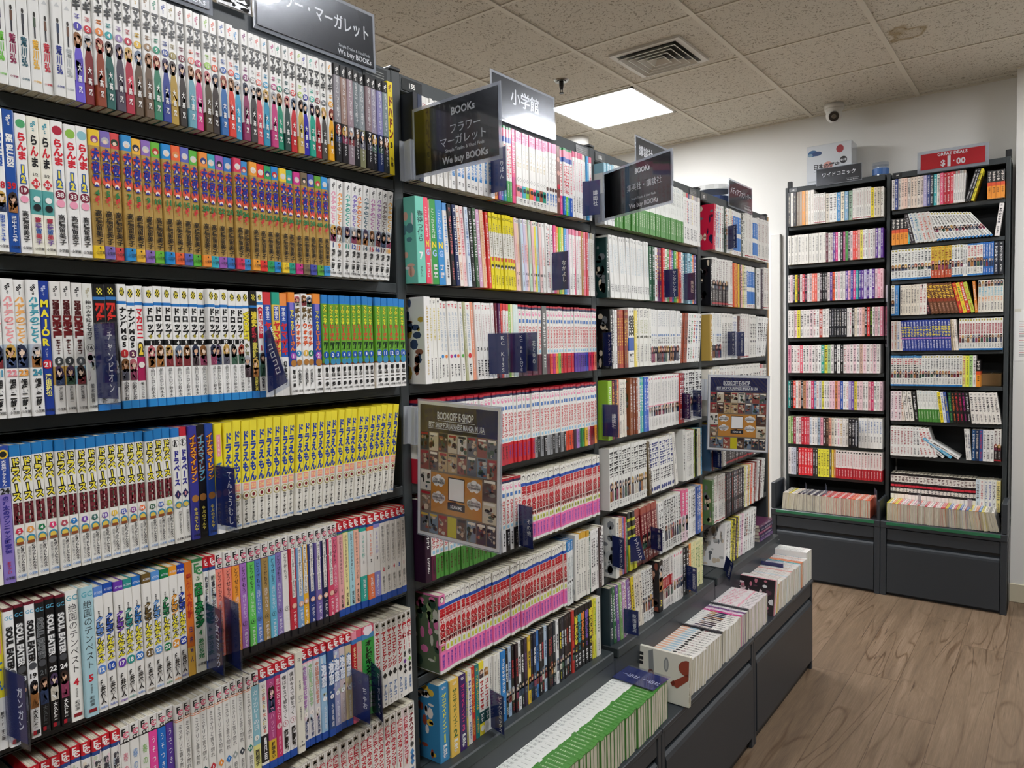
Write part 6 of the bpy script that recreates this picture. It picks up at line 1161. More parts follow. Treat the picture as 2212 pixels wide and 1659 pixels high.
def put(style, w, arg, seed, mat, where, count, pages=0, art=None, bonus=0.0):
    h, d = ST[style][0], ST[style][1]
    A = vis_area([mat @ Vector(q) for q in ((0, 0, 0), (w, 0, 0), (w, 0, h), (0, 0, h))])
    if A <= 0 and not bonus: return
    key = (ST[style][3], where); n = count[key] = count.get(key, 0)+1
    CANDS.append((A+bonus, style, w, arg, seed, mat, key, n, pages, art, .1715 if where[0] == 'lowest shelf' else (.183 if 'shelf' in where[0] and 'back' not in where[1] else 1.0)))
COUNT = {}
rs = random.Random(5)
ART = {'cover': cover_art('ECEAE4', ['C8A848', '8A5A48', '3A4A6A']), 'solid': None, 'oukeside': cover_art('5A6A50', ['E078A8', '8AA070', 'C8C8B8', '304838']),
       'teal': cover_art('78CDB8', ['F0F0F0', 'E8B8A0', '5A8A90']), 'cosi': cover_art('3A88B8', ['F0E8E0', '1E3A6A', 'E8C048', 'A04A38']), 'bigthree': cover_art('201818', ['8A4A38', 'C09078', '3A2A28']),
       'theseus': cover_art('DADAD4', ['303034'], 'テセウス'), 'widewhite': cover_art('E2E2DE', ['C8CCCC', 'B0B4B8', 'D4D0C8', '8A8E92'])}
for (bay, r), (start, groups) in LROWS.items():
    lo, hi = (bay-1)*BW-BW+U+.002, (bay-1)*BW-U-.002
    if bay == 1: lo = -1.0
    z = ZS[r]; s0, s1 = start/1000, groups[-1][3]/1000
    A0, A1 = max(s0, lo), min(s1, hi); sc = (A1-A0)/(s1-s0)
    x = A0; gy = 0
    for style, arg, n, xe, l0, l1 in groups:
        xe = A0+(xe/1000-s0)*sc; slot = (xe-x)/n; gy = rs.uniform(-.002, .002)
        parts = arg.split(';') if arg else []
        h0, d0 = ST[style][0], ST[style][1]
        for i in range(n):
            ln = R_(l0+(l1-l0)*(i/(n-1) if n > 1 else 0)); w = slot*math.cos(ln)-.0003; bx = x+slot*i
            if bay > 1 and slot > .028 and style not in ('gapx',):
                w2 = {'cosi': .030, 'bigthree': .03, 'bluestripe': slot-.0003}.get(style, .019)
                if w2 < w: bx += w-w2; w = w2
            a = parts[i % len(parts)] if parts else ''
            y = -.03+gy+rs.uniform(-.0025, .0025); zz = z+.0004
            if style == 'dropout': y -= .012; zz += .0
            if style == 'tancover': y += .012
            if ln > 0: m = Matrix.Translation((bx+w*math.cos(ln), y, zz)) @ Matrix.Rotation(ln, 4, 'Y') @ Matrix.Translation((-w, 0, 0))
            else: m = Matrix.Translation((bx, y, zz)) @ Matrix.Rotation(ln, 4, 'Y')
            art = ART.get(style)
            if style == 'solid' and slot > .028:
                c0 = a.split('|')[1]; k0 = 'B8B8B4' if int(c0[:2], 16) > 200 else '20%s' % c0[2:]; art = cover_art(c0, [c0, 'D8C8B0', k0, '707478'])
            put(style, w, a, crc(bay, r, round(bx*1e4)), m, (ROWN[r], BCN[bay-1]+' bookcase'), COUNT, 0, art)
        x = xe
RZ = Matrix.Rotation(-PI/2, 4, 'Z')
for (k, r), (start, groups) in BROWS.items():
    q = 0 if k == 'BL' else 1; z = (BZL, BZR)[q][r]
    lo, hi = YB0-q*BB-.022, YB0-(q+1)*BB+.022          # y decreases to the right
    s0, s1 = start/1000, groups[-1][3]/1000; A0, A1 = min(s0, lo), max(s1, hi); sc = (A1-A0)/(s1-s0); x = A0
    for style, arg, n, xe, l0, l1 in groups:
        xe = A0+(xe/1000-s0)*sc; slot = (x-xe)/n; parts = arg.split(';') if arg else []
        if style == 'gapx': x = xe; continue
        for i in range(n):
            ln = R_(l0+(l1-l0)*(i/(n-1) if n > 1 else 0))
            w = min(slot*math.cos(ln)-.0003, .021 if style not in ('wide',) else .03)
            if abs(l0) > 30 and n < 5: w = .016
            a = parts[i % len(parts)] if parts else ''; by = x-slot*i
            h = ST[style][0]
            T = Matrix.Translation((XU-.028+rs.uniform(-.003, .003), by, z+.0004))
            if ln > 0: m = T @ RZ @ Matrix.Translation((w*math.cos(ln), 0, 0)) @ Matrix.Rotation(ln, 4, 'Y') @ Matrix.Translation((-w, 0, 0))
            else: m = T @ RZ @ Matrix.Rotation(ln, 4, 'Y')
            put(style, w, a, crc(k, r, i, round(by*1e4)), m, (('top', 'second', 'third', 'fourth', 'fifth', 'sixth', 'seventh', 'eighth', 'ninth')[r]+' shelf', ('left', 'right')[q]+' back bookcase'), COUNT, 1)
        x = xe
# books standing spine up in the bins
RX = Matrix.Rotation(-PI/2, 4, 'X')
def bin_row(x, groups, where, y=-.19, z=.4092):
    for style, n, w, args, lean in groups:
        parts = args.split(';') if args else []
        for i in range(n):
            d = ST[style][1]; a = parts[i % len(parts)] if parts else ''
            ww = w*rs.uniform(.92, 1.08)
            # local frame: head towards the wall, spine up; the fore-edge stands on the tray
            m = Matrix.Translation((x, y+rs.uniform(-.003, .003), z+(ww*abs(math.sin(R_(lean))) if lean < 0 else 0)+.0003)) @ Matrix.Rotation(R_(lean), 4, 'Y') @ Matrix.Translation((0, 0, d)) @ RX
            put(style, ww-.0003, a, crc(where, round(x*1e4)), m, where, COUNT, 0, cover_art('2A2428', ['E8D0D4', 'C87888', '5A3A48', 'E0E0E0']) if style == 'tallmag' and i == 0 and w < .0085 else None)
            x += ww/math.cos(R_(lean))
    return x
st('colorspine', 178, 113, '$1', 'comic', ('S', .05, .09, '$2', .5), ('S', .14, .5, '$2', .6), ('S', .62, .9, '$2', .5))
st('dotty', 178, 113, 'ECEAE4', 'white comic with orange and blue print', ('D', .06, .3, 'B09838', 8), ('Q', .2, .38, .1, .9, 'F0B898'), ('Q', .38, .55, .1, .9, 'A8C8D8'), ('D', .62, .4, '202024', 10), ('S', .68, .76, '803030', .6), ('S', .8, .95, '404040', .5))
st('darkfig', 178, 113, 'ECEAE4', 'white comic with dark figures', ('S', .05, .3, 'A0A8B0', .5), ('A', .4, .75), ('S', .8, .95, '404048', .5))
st('pinkspine', 178, 113, 'ECE4E4', 'white comic with pink title', ('S', .06, .25, '9A9AA0', .5), ('S', .3, .6, 'E87898', .7), ('B', .72, .76, 'F0B0C0'), ('S', .8, .95, '404048', .5))
st('mag', 184, 118, '$1', 'comic', ('S', .1, .9, '$2', .6))
st('tallmag', 186, 138, '$1', 'larger comic', ('S', .1, .9, '$2', .6))
bin_row(.005, [('greenb', 51, .0163, '', 0)], ('front bin', 'second bookcase'))
RC = '|ECE8E4|B03848;|ECE8E4|303034;|E8D8D0|C05040;|F0F0EC|3A6AA0;|ECE8E4|D06080;|E8E4DC|303034;|F0E8E8|A03040;|D8E4E8|303034;|ECE8E4|C83848;|E8E4E0|505054'
xe = bin_row(.955, [('dotty', 15, .0185, '', 6), ('mag', 1, .012, '|2A2A30|E8E0E0', 4), ('darkfig', 10, .0175, '', 3), ('colorspine', 1, .017, '|D03088|F0E0F0', 3), ('colorspine', 3, .017, '|E8E0E8|E870A0;|6A3A78|E8D0E8;|F0F0EC|303034', 3), ('mag', 1, .012, '|3A3A40|E8E8E8', 3), ('pinkspine', 13, .0165, '', 2)], ('front bin', 'third bookcase'))
xe = bin_row(1.785, [('tallmag', 1, .008, '|2A2428|E8E0E0', 12), ('tallmag', 1, .009, '|E890A0|F0F0F0', 12), ('tallmag', 3, .009, '|E8E8E4|303034', 12), ('colorspine', 1, .016, '|E8C028|303030', 10), ('colorspine', 12, .0145, RC, 7), ('colorspine', 1, .015, '|E8A8A0|F0F0F0', 4), ('colorspine', 8, .0145, RC, 4), ('colorspine', 1, .015, '|48B0B8|F0F0F0', 3), ('colorspine', 2, .015, '|E88048|F0F0F0', 3), ('colorspine', 4, .0145, RC, 2), ('tallmag', 6, .013, '|ECECE8|303034', 0)], ('front bin', 'fourth bookcase'))
def back_bin(y, groups, where):
    for style, n, w, args, lean in groups:
        parts = args.split(';')
        for i in range(n):
            d = ST[style][1]; ww = w*rs.uniform(.9, 1.1)
            m = Matrix.Translation((XF+.018+rs.uniform(-.004, .004), y, .4352+(ww*abs(math.sin(R_(lean))) if lean < 0 else 0))) @ RZ @ Matrix.Rotation(R_(lean), 4, 'Y') @ Matrix.Translation((0, 0, d)) @ RX
            put(style, ww-.0003, parts[i % len(parts)], crc(where, round(y*1e4)), m, where, COUNT, 1)
            y -= ww/math.cos(R_(lean))
st('paperback', 172, 106, '$1', 'paperback', ('S', .06, .5, '$2', .6), ('S', .6, .9, '$2', .5))
P1 = '|E8E4DC|303034;|D8D0C0|6A8A3A;|E8D848|303034;|ECE8E0|303034;|E8E0D0|B04848;|3A3A44|F0F0F0;|E8E4DC|6A4A90;|ECE8E0|303034;|2A2A30|F0F0F0;|5A4A70|F0F0F0'
back_bin(.31, [('paperback', 7, .017, P1, 5), ('paperback', 9, .013, '|3A3440|E8E8F0;|E8E4DC|303034;|4A4458|E8E8F0', 0), ('paperback', 12, .0135, '|D84848|F0E8E0;|ECE4E0|D84848;|E05A50|F0F0EC', 0), ('paperback', 8, .0135, '|EE8A60|F0F0EC;|E87050|F0F0EC;|F0E8E0|E06048', 0)], ('front bin', 'left back bookcase'))
back_bin(-.285, [('paperback', 4, .014, '|E8E050|303034;|ECE8D8|303034;|E0903A|F0F0F0', 0), ('paperback', 10, .0125, '|E0604A|F0F0F0;|ECE8E4|303034;|F0D0D8|A04060;|D8D4CC|303034', 0), ('paperback', 8, .013, '|E8E4DC|303034;|C83848|F0F0F0;|ECE8E4|C04858', 0), ('paperback', 9, .013, '|C82838|F0F0F0;|D8C838|303034;|3A6AB0|F0F0F0;|ECE8E4|303034', -3), ('paperback', 6, .014, '|4A8AC8|F0F0F0;|E8D858|303034;|ECE8E4|303034;|E88A48|F0F0F0', -8), ('paperback', 4, .013, '|ECE8E0|303034;|D8D0C0|505050;|9A9A90|303034', -13)], ('front bin', 'right back bookcase'))

CANDS.sort(key=lambda c: -c[0])
KEEP = 315
for i, (A, style, w, arg, seed, mat, key, n, pages, art, hm) in enumerate(CANDS):
    g, p, h = book(style, w, arg, seed, art, hm)
    if i < KEEP:
        o = g.build('comic_book', M['print']); o.matrix_world = mat
        q = p.build('page_block', M['pagesY' if pages else 'pagesX'], o)
        desc, (row, where) = key; total = COUNT[key]
        lab = (f"{ORD[n-1]} {desc} from the left, {row} of {where}" if total > 1 else f"{desc}, {row} of {where}")
        if len(lab.split()) > 16: lab = lab.replace(' from the left', ' from left'); 
        if len(lab.replace('-',' ').split()) > 17: print('LONG', lab)
        tag(o, lab, 'comic book', f'comics on the {row} of the {where}')
    else:
        STUFF.merge(g, mat); p.f4 = [(f, c, m+1+pages) for f, c, m in p.f4]; STUFF.merge(p, mat)
if STUFF.n:
    o = STUFF.build('comic_books', [M['print'], M['pagesX'], M['pagesY']]); o['kind'] = 'stuff'; o['label'] = 'all the remaining comics on the farther bookcases and in the bins'; o['category'] = 'comic books'

# ------------------------------------------------------------------ printed signs in clear holders
def place(o, x, y, z, ang=0.0, tilt=0.0, lean=0.0):
    o.matrix_world = Matrix.Translation((x, y, z)) @ Matrix.Rotation(R_(ang), 4, 'Z') @ Matrix.Rotation(R_(lean), 4, 'X') @ Matrix.Rotation(R_(tilt), 4, 'Y'); return o
def sheet(g, x0, x1, y0, y1, z0, z1): return g.bbox(x0, x1, y0, y1, z0, z1, .0006)
def sign(name, label, cat, w, h, draw, base='2A2D31', margin=.007, group=None, bracket=False, back=None, inner=0.0):
    t = tag(empty(name), label, cat, group)
    sheet(G(), 0, w, -.0022, -.0010, 0, h).build('clear_sleeve', M['front'], t)
    c = G().box(margin, w-margin, -.0006, .0006, margin, h-margin, col(back or base))
    F = Face2D(c, margin, w-margin, margin, h-margin, y=-.0006, step=.00006); F.rect(margin, w-margin, margin, h-margin, col(base)); F.up()
    F.x0 += inner; F.x1 -= inner; F.z0 += inner; F.z1 -= inner; draw(F, w, h)
    c.build('printed_card', M['card'], t)
    sheet(G(), 0, w, .0010, .0022, 0, h).build('clear_back', M['frost'], t)
    if bracket:
        ba, bb = (h*.66, h*.94) if h > .2 else (0, h*.58)
        b = G().bbox(-.012, -.001, -.006, .006, ba, bb, .001).bbox(-.026, -.006, -.0015, .0015, ba, bb, .0006).bbox(-.028, -.025, -.012, .012, ba, bb, .0006)
        b.build('wall_bracket', M['frost'], t)
    return t
LG = col('DADCDC'); WH = col('F0F0EE')
def d_top(s, sz):
    def f(F, w, h):
        F.text(s, w*.5, h*.60, w*.86, h*sz, WH, .015)
        F.text('Simple Trades & Used Finds', w*.80, h*.24, w*.28, h*.07, LG, .0); F.text('We buy BOOKs', w*.80, h*.14, w*.30, h*.12, WH, .02)
    return f
def d_flag(lines):
    def f(F, w, h):
        F.text('BOOKs', w*.60, h*.80, w*.4, h*.14, LG, .03)
        for i, s in enumerate(lines): F.text(s, w*.60+(-.01 if i else .02)*w, h*(.56-.16*i) if len(lines) > 1 else h*.5, w*.52, h*.15, LG, .0)
        F.text('Simple Trades & Used Finds', w*.61, h*.28, w*.48, h*.065, LG, .01); F.text('We buy BOOKs', w*.61, h*.15, w*.5, h*.13, LG, .03)
    return f
TG = 'dark publisher signs standing on the left bookcases'
place(sign('shelf_sign', 'dark publisher sign on nearest bookcase reading flower and margaret in white katakana', 'sign', .271, .112, d_top('フラワー・マーガレット', .26), group=TG), -.33, -.008, 2.036)
place(sign('shelf_sign', 'dark sign cut off by the picture top, above the white comics', 'sign', .27, .112, d_top('サンデー', .26), group=TG), -.672, -.008, 2.030)
place(sign('shelf_sign', 'dark sign with three white characters above the second bookcase', 'sign', .272, .112, d_top('小学館', .36), group=TG), .30, -.008, 2.036)
place(sign('shelf_sign', 'dark sign above third bookcase, partly hidden by the flag sign before it', 'sign', .28, .112, d_top('講談社・集英社', .30), group=TG), 1.024, -.008, 2.038)
place(sign('shelf_sign', 'small dark katakana sign above the fourth bookcase', 'sign', .275, .112, d_top('メディアファクトリー', .26), group=TG), 1.825, -.008, 2.036)
FG = 'dark flag signs projecting from the bookcases'
place(sign('flag_sign', 'dark flag sign with two katakana lines projecting beside nearest bookcase', 'sign', .236, .138, d_flag(['フラワー', 'マーガレット']), '16171A', group=FG, bracket=True), .006, -.037, 1.838, -93.3)
place(sign('flag_sign', 'dark flag sign with one kanji line between second and third bookcases', 'sign', .29, .136, d_flag(['集英社・講談社']), '16171A', group=FG, bracket=True), .768, -.037, 1.846, -114)
def d_art(F, w, h):
    rnd = random.Random(3)
    F.rect(F.x0, F.x1, F.z0, F.z1, col('ECE8DC')); F.up()
    for q in range(30): F.disc(rnd.uniform(0, w), rnd.uniform(0, h), rnd.uniform(.005, .02), rnd.uniform(.004, .012), col(rnd.choice(['D8D0C0', 'C8C0B0', 'F4F0E8', '6A5A40'])), 9)
    F.up()
place(sign('picture_card', 'pale picture card between the two signs above the nearest bookcase', 'picture', .062, .09, d_art, 'ECE8DC', .002), -.396, -.010, 2.052)

def d_poster(F, w, h):
    rnd = random.Random(11); x0, x1 = F.x0, F.x1; W_ = x1-x0; H_ = F.z1-F.z0; Zf = lambda t: F.z1-H_*t; Xf = lambda s: x0+W_*s
    F.rect(x0, x1, Zf(1), Zf(0), col('8A7860')); F.rect(x0, x1, Zf(.205), Zf(0), col('26367C')); F.up()
    F.text('BOOKOFF E-SHOP', Xf(.47), Zf(.075), W_*.47, .021, WH, .02); F.rect(Xf(.24), Xf(.72), Zf(.117), Zf(.113), WH)
    F.text('BEST SHOP FOR JAPANESE MANGA IN USA', Xf(.48), Zf(.148), W_*.72, .0145, WH, .02); F.rect(Xf(.115), Xf(.85), Zf(.178), Zf(.1745), WH)
    def tilep(a, b, t0, t1, i):
        bg = rnd.choice(['5A4238', 'D8BC80', '8A7660', 'E4DCCC', '6A6A70', 'A89474', 'C8A878', '44444C', 'C0B8A4', '7A8A98', 'DCCCAC', '9A5248'])
        if i == 99: bg = 'D8C82A'
        F.rect(Xf(a), Xf(b), Zf(t1), Zf(t0), col(bg)); k = F.k; F.up()
        sx0, sx1, sz0, sz1 = F.x0, F.x1, F.z0, F.z1; F.x0, F.x1, F.z0, F.z1 = Xf(a), Xf(b), Zf(t1), Zf(t0)
        cx, cz, rw, rh = (F.x0+F.x1)/2, (F.z0+F.z1)/2, F.x1-F.x0, F.z1-F.z0
        if i != 99:
            for q in range(10): F.disc(cx+rw*rnd.uniform(-.4, .4), cz+rh*rnd.uniform(-.45, .35), rw*rnd.uniform(.06, .25), rh*rnd.uniform(.04, .16), col(rnd.choice(['2A2224', '6A3A30', 'C89870', 'E0C8A8', '3A4458', '8A8478', 'A85A48', '4A5A48', 'D8CCB8', '1A1A1E'])), 8)
            F.up(); F.rect(cx-rw*.4, cx+rw*.4, cz+rh*.34, cz+rh*.46, col(rnd.choice(['A83038', 'E8E0D0', '2A2A30', 'C8A848']))); F.up()
        F.x0, F.x1, F.z0, F.z1 = sx0, sx1, sz0, sz1; F.k = k
    i = 0
    for r, (t0, t1) in enumerate(((.21, .35), (.355, .50))):
        for c in range(8): tilep(c/8+.004, (c+1)/8-.004, t0, t1, i); i += 1
    for t0, t1 in ((.505, .665), (.67, .83)):
        tilep(.004, .150, t0, t1, i); i += 1; tilep(.825, .996, t0, t1, i); i += 1
    for c in range(8): tilep(c/8+.004, (c+1)/8-.004, .84, .995, i if i != 23 else 99); i += 1
    F.k += 4
    F.rect(Xf(.155), Xf(.82), Zf(.825), Zf(.515), col('C0843C')); F.up()
    for cx, cz, L in ((.255, .575, ('Over 1000', 'Japanese Manga Titles')), (.255, .705, ('Free shipping for', 'purchase $150 &', 'Over')), (.72, .575, ('I want to', 'read Japanese manga')), (.72, .705, ('US Seller: Fast', 'domestic shipping'))):
        for a, b, r in ((-.05, 0, .04), (0, .012, .048), (.05, 0, .04), (-.03, -.02, .035), (.03, -.02, .035), (-.065, -.005, .025), (.065, -.005, .025)): F.disc(Xf(cx+a), Zf(cz-b), W_*r, H_*r*.75, col('ECE8E2'), 12)
        F.up()
        for q, s in enumerate(L): F.text(s, Xf(cx), Zf(cz+(q-(len(L)-1)/2)*.022), W_*.155, .006, col('3A3A40'), .015)
        F.k -= len(L)+1
    F.up()
    F.rect(Xf(.385), Xf(.60), Zf(.715), Zf(.535), col('2A2A2E')); F.up(); F.rect(Xf(.395), Xf(.59), Zf(.707), Zf(.543), col('EFEDE8')); F.k += 1
    F.poly([(Xf(.38), Zf(.73)), (Xf(.38), Zf(.785)), (Xf(.605), Zf(.785)), (Xf(.605), Zf(.73)), (Xf(.51), Zf(.73)), (Xf(.49), Zf(.718)), (Xf(.47), Zf(.73))], col('2E2E32')); F.up()
    F.text('SCAN ME', Xf(.493), Zf(.758), W_*.15, .009, WH, .01)
PG = 'letter size posters projecting in clear holders'
place(sign('poster', 'navy and orange book collage poster projecting beside the nearest bookcase', 'poster', .2159, .2794, d_poster, 'ECEAE6', .0035, group=PG, bracket=True, back='ECEAE6', inner=.006), -.011, -.033, 1.118, -89.5, tilt=2.5)
place(sign('poster', 'navy and orange book collage poster between third and fourth bookcases', 'poster', .2159, .2794, d_poster, 'ECEAE6', .0035, group=PG, bracket=True, back='ECEAE6', inner=.006), 1.504, -.037, 1.096, -75.5, tilt=1.5)

# divider cards between the books
DWH = {}
for q, (s, X, z0, h, A, tilt) in enumerate(DIV):
    k = min(int((X+BW)//BW), 3); r = min(range(7), key=lambda i: abs(ZS[i]-.005-z0))
    nb = {0: 'beside the small standing figures'}
    t = empty('divider_card'); w = .052
    sheet(G(), -.004, w, -.0014, -.0006, 0, h).build('clear_holder', M['front'], t)
    c = G().box(0, w-.003, -.0004, .0004, .008, h-.002, col('1C2244')); F = Face2D(c, 0, w-.003, .004, h-.002, y=-.0004, step=.00005); F.rect(0, w-.003, .008, h-.002, col('25306A')); F.up()
    if s:
        nn = len(s); L = min(h*.84, nn*.0140); F.vtext(s, w*.70, h*.52+L/2, h*.52-L/2, .0138, col('F0F2F6'), .015)
    c.build('printed_card', M['card'], t); sheet(G(), -.004, w, .0006, .0014, 0, h).build('clear_back', M['acrylic2'], t)
    place(t, X, -.032, max(z0, ZS[r]+.0005 if r == 6 and False else z0), A, tilt)
    desc = {'チャンピオン': 'navy card lettered champion in katakana', 'コロコロ': 'tilted navy card with four katakana', 'てんとうむし': 'navy card with six hiragana', 'ガンガン': 'dark navy card at the picture edge', '少女コミック': 'navy card mixing kanji and katakana', '': 'blank clear sleeved navy card behind the lettered one', 'ちゃお': 'navy card with three hiragana', 'マーガレット': 'navy card lettered margaret in katakana', 'りぼん': 'navy card lettered ribbon in hiragana', 'なかよし': 'navy card with four hiragana', 'KC KISS': 'navy card with five capitals and a space', 'KC BE LOVE': 'navy card with three Latin words', '花とゆめ': 'navy card starting with the flower kanji', 'その他': 'navy card of two hiragana and one kanji', 'ビッグコミックス': 'navy card with eight katakana'}.get(s)
    if desc is None:
        desc = {'講談社': 'navy card with three kanji', 'ヤングサンデー': 'navy katakana card amid colourful spines', '集英社': 'navy card with three kanji beside the upright', 'ヤングジャンプ': 'navy katakana card beside black spine', 'ヤングマガジン': 'navy katakana card before red spines', 'モーニング': 'navy katakana card beside the farther poster', 'アフタヌーン': 'navy katakana card upright', 'イブニング': 'tilted navy katakana card', 'あ（出版社別）': 'navy bracketed card beside dark red spines', 'か（出版社別）': 'navy bracketed card beside cream spines', '秋田書店': 'navy card with four kanji', 'スクエアエニックス': 'navy card with long katakana', 'エンターブレイン': 'navy katakana card, nearer of a pair', 'さ（出版社別）': 'navy bracketed card, farther of a pair', '（出版社別）': 'navy bracketed card under the farther poster', 'ま（出版社別）': 'tilted navy bracketed card by pale cover'}[s]
    tag(t, f'{desc}, {ROWN[r]} of {BCN[k]} bookcase', 'divider card', 'navy publisher divider cards')

# cards in the bins
def bincard(s, label, x, y, z, w, h, mat):
    t = empty('divider_card')
    sheet(G(), 0, w, -.0014, -.0006, 0, h).build('clear_holder', M['front'], t)
    c = G().box(.002, w-.002, -.0004, .0004, .002, h-.012, col('25306A')); F = Face2D(c, .002, w-.002, .002, h-.012, y=-.0004, step=.00005); F.rect(.002, w-.002, .002, h-.012, col('25306A')); F.up()
    for q in (.3, .78) if len(s) < 4 else (.5,): F.text(s, w*q, h*.42, w*.4, h*.2, col('E4E6EA'), 0)
    c.build('printed_card', M['card'], t); sheet(G(), 0, w, .0006, .0014, 0, h).build('clear_back', M['acrylic2'], t)
    t.matrix_world = mat; tag(t, label, 'divider card', 'navy publisher divider cards')
bincard('一迅社', 'navy card lying flat on the green footed comics in the bin', 0, 0, 0, .14, .105, Matrix.Translation((.752, -.046, .5272)) @ Matrix.Rotation(R_(-94), 4, 'Z') @ Matrix.Rotation(R_(-90), 4, 'X'))
bincard('リイド社', 'navy card standing among comics in the farthest front bin', 0, 0, 0, .10, .13, Matrix.Translation((2.07, -.045, .42)) @ Matrix.Rotation(R_(-88), 4, 'Z'))

# big pale cover at the near end of the third bin
t = tag(empty('art_book', (.918, 0, .4107)), 'large pale hardback with a printed shoe facing the green footed comics', 'book')
t.rotation_euler = (0, R_(5), 0)
c = G().bbox(0, .012, -.215, -.003, .0, .152, .002, col('E6E2D4'))
cg = G(); F = Face2D(cg, .004, .208, .004, .148); 
F.rect(F.x0, F.x1, F.z0, F.z1, col('E4E0D2')); F.up(); F.text('AM', .022, .130, .03, .026, col('1A1A1C'), .06); F.text('RK', .022, .108, .03, .024, col('1A1A1C'), .06)
for q in range(3): F.rect(.040, .058, .094+q*.014, .104+q*.014, col('2A2A2C'))
F.poly([(.075, .140), (.090, .150), (.095, .085), (.088, .070), (.078, .085)], col('8A8C8C')); F.disc(.085, .075, .010, .012, col('7A3A34'), 12); F.up()
F.disc(.135, .112, .008, .022, col('8A8C8C'), 14); F.up(); F.disc(.135, .112, .005, .016, col('B8B8B4'), 12); F.up()
F.disc(.205, .115, .030, .024, col('9A4638'), 14); F.poly([(.150, .062), (.172, .050), (.208, .082), (.208, .102)], col('9A4638')); F.up(); F.poly([(.150, .062), (.158, .052), (.166, .062), (.160, .072)], col('7A352A')); F.up()
c.merge(cg, Matrix(((0, 1, 0, 0), (-1, 0, 0, -.004), (0, 0, 1, 0), (0, 0, 0, 1))))
c.build('cover', M['print'], t); G().box(.0005, .0115, -.2155, -.21, .003, .149).build('page_block', M['pagesX'], t)

# comics lying flat at the far end of the lowest shelf
z = .6022
for q in range(5):
    g, p, h = book('kc', .014+.002*(q % 2), '|%s|E8D8E8' % ['5A3A70', '302048', 'A04068', '2A2A48', '6A3A58'][q], q)
    w = .014+.002*(q % 2)
    m = Matrix.Translation((2.172, -.028+.002*(q % 3), z)) @ Matrix.Rotation(R_(90+q*2-4), 4, 'Y') @ Matrix.Translation((-w, 0, 0))
    o = g.build('comic_book', M['print']); p.build('page_block', M['pagesX'], o)
    m = Matrix.Translation((2.125+.003*(q % 2), -.028+.002*(q % 3), z+w)) @ Matrix.Rotation(PI/2, 4, 'Y')
    o.matrix_world = m; z += w+.0003
    tag(o, f"{['lowest', 'second lowest', 'middle', 'second highest', 'topmost'][q]} purple comic of the flat stack at the end of fourth bookcase", 'comic book', 'comics lying flat on the lowest shelf')

# ------------------------------------------------------------------ things on top of the bookcases
def face_x(t, g_or_sign): return t
s = sign('shelf_sign', 'dark katakana sign above the left back bookcase', 'sign', .262, .104, lambda F, w, h: (F.text('ワイドコミック', w*.5, h*.58, w*.86, h*.27, WH, .02), F.text('Simple Trades & Used Finds', w*.80, h*.22, w*.28, h*.06, LG, 0), F.text('We buy BOOKs', w*.80, h*.13, w*.3, h*.09, WH, .01)), margin=.004, group='signs above the back bookcases')
place(s, XU-.006, .15, 2.436, -90, tilt=-.4)
def d_red(F, w, h):
    F.text('GREAT DEALS', w*.5, h*.76, w*.5, h*.19, WH, .03); F.text('$', w*.37, h*.36, w*.1, h*.36, WH, .03); F.text('1', w*.455, h*.42, w*.1, h*.62, WH, .05)
    F.rect(w*.515, w*.53, h*.36, h*.42, WH); F.up(); F.text('00', w*.62, h*.36, w*.16, h*.36, WH, .03)
s = sign('sale_sign', 'red sale sign with a one dollar price above right back bookcase', 'sign', .345, .122, d_red, 'C3202C', .017, group='signs above the back bookcases')
place(s, XU-.006, -.403, 2.424, -90)
t = tag(empty('boxed_set', (XU+.06, .222, HB+.001)), 'shrink wrapped white boxed set on top of left back bookcase', 'boxed set')
g = G().bbox(0, .13, -.262, 0, 0, .245, .003, col('E2E4E2')); F = Face2D(G(), 0, .262, 0, .245); F.rect(.002, .26, .002, .243, col('E4E6E4')); F.up()
for c, x, zz, rx, rz in (('3A6A98', .035, .20, .028, .02), ('2A4A78', .06, .195, .03, .014), ('8AA8B8', .02, .19, .015, .01), ('A8323A', .195, .205, .022, .024), ('1E1E22', .215, .135, .021, .022)): F.disc(x, zz, rx, rz, col(c), 16); F.up()
F.disc(.125, .112, .028, .026, col('E8A090'), 16); F.up(); F.text('日本の歴史', .118, .112, .15, .034, col('2A2A2C'), .03); F.text('全12巻', .215, .135, .034, .014, WH, .03)
F.rect(.045, .2, .082, .085, col('7A7A78')); F.disc(.18, .07, .03, .02, col('9AB8B0'), 9); F.disc(.2, .05, .03, .02, col('6A88A0'), 9); F.up(); F.rect(.01, .2, .02, .03, col('C8CCC8')); F.up()
g.merge(F.g, Matrix(((0, 1, 0, 0), (-1, 0, 0, 0), (0, 0, 1, 0), (0, 0, 0, 1)))); g.build('box', M['card'], t)
G().bbox(-.0015, .1315, -.2635, .0015, -.0005, .2465, .003).build('shrink_wrap', M['acrylic2'], t)
t = tag(empty('plastic_tub', (XU+.06, -.2, HB+.001)), 'clear round tub with blue label on top of left back bookcase', 'tub')
G().cyl((0, 0, 0), (0, 0, .062), .043, .045, 28).build('tub', M['acrylic'], t); G().cyl((0, 0, .006), (0, 0, .042), .0445, .0455, 28, cap=False).build('paper_label', mat_plain('blue_label', '3A68A8', .5), t)
G().cyl((0, 0, .062), (0, 0, .078), .046, .045, 28).build('lid', M['acrylic'], t); G().cyl((0, 0, .002), (0, 0, .05), .038, n=20).build('contents', mat_plain('pale_contents', 'C8D0D8', .7), t)
t = tag(empty('plastic_tub', (1.93, .1, ZT+.001)), 'clear round tub with blue contents behind the small katakana sign', 'tub')
G().cyl((0, 0, 0), (0, 0, .06), .075, .078, 28).build('tub', M['acrylic'], t); G().cyl((0, 0, .002), (0, 0, .035), .07, n=24).build('contents', mat_plain('blue_contents', '3A5A98', .6), t)
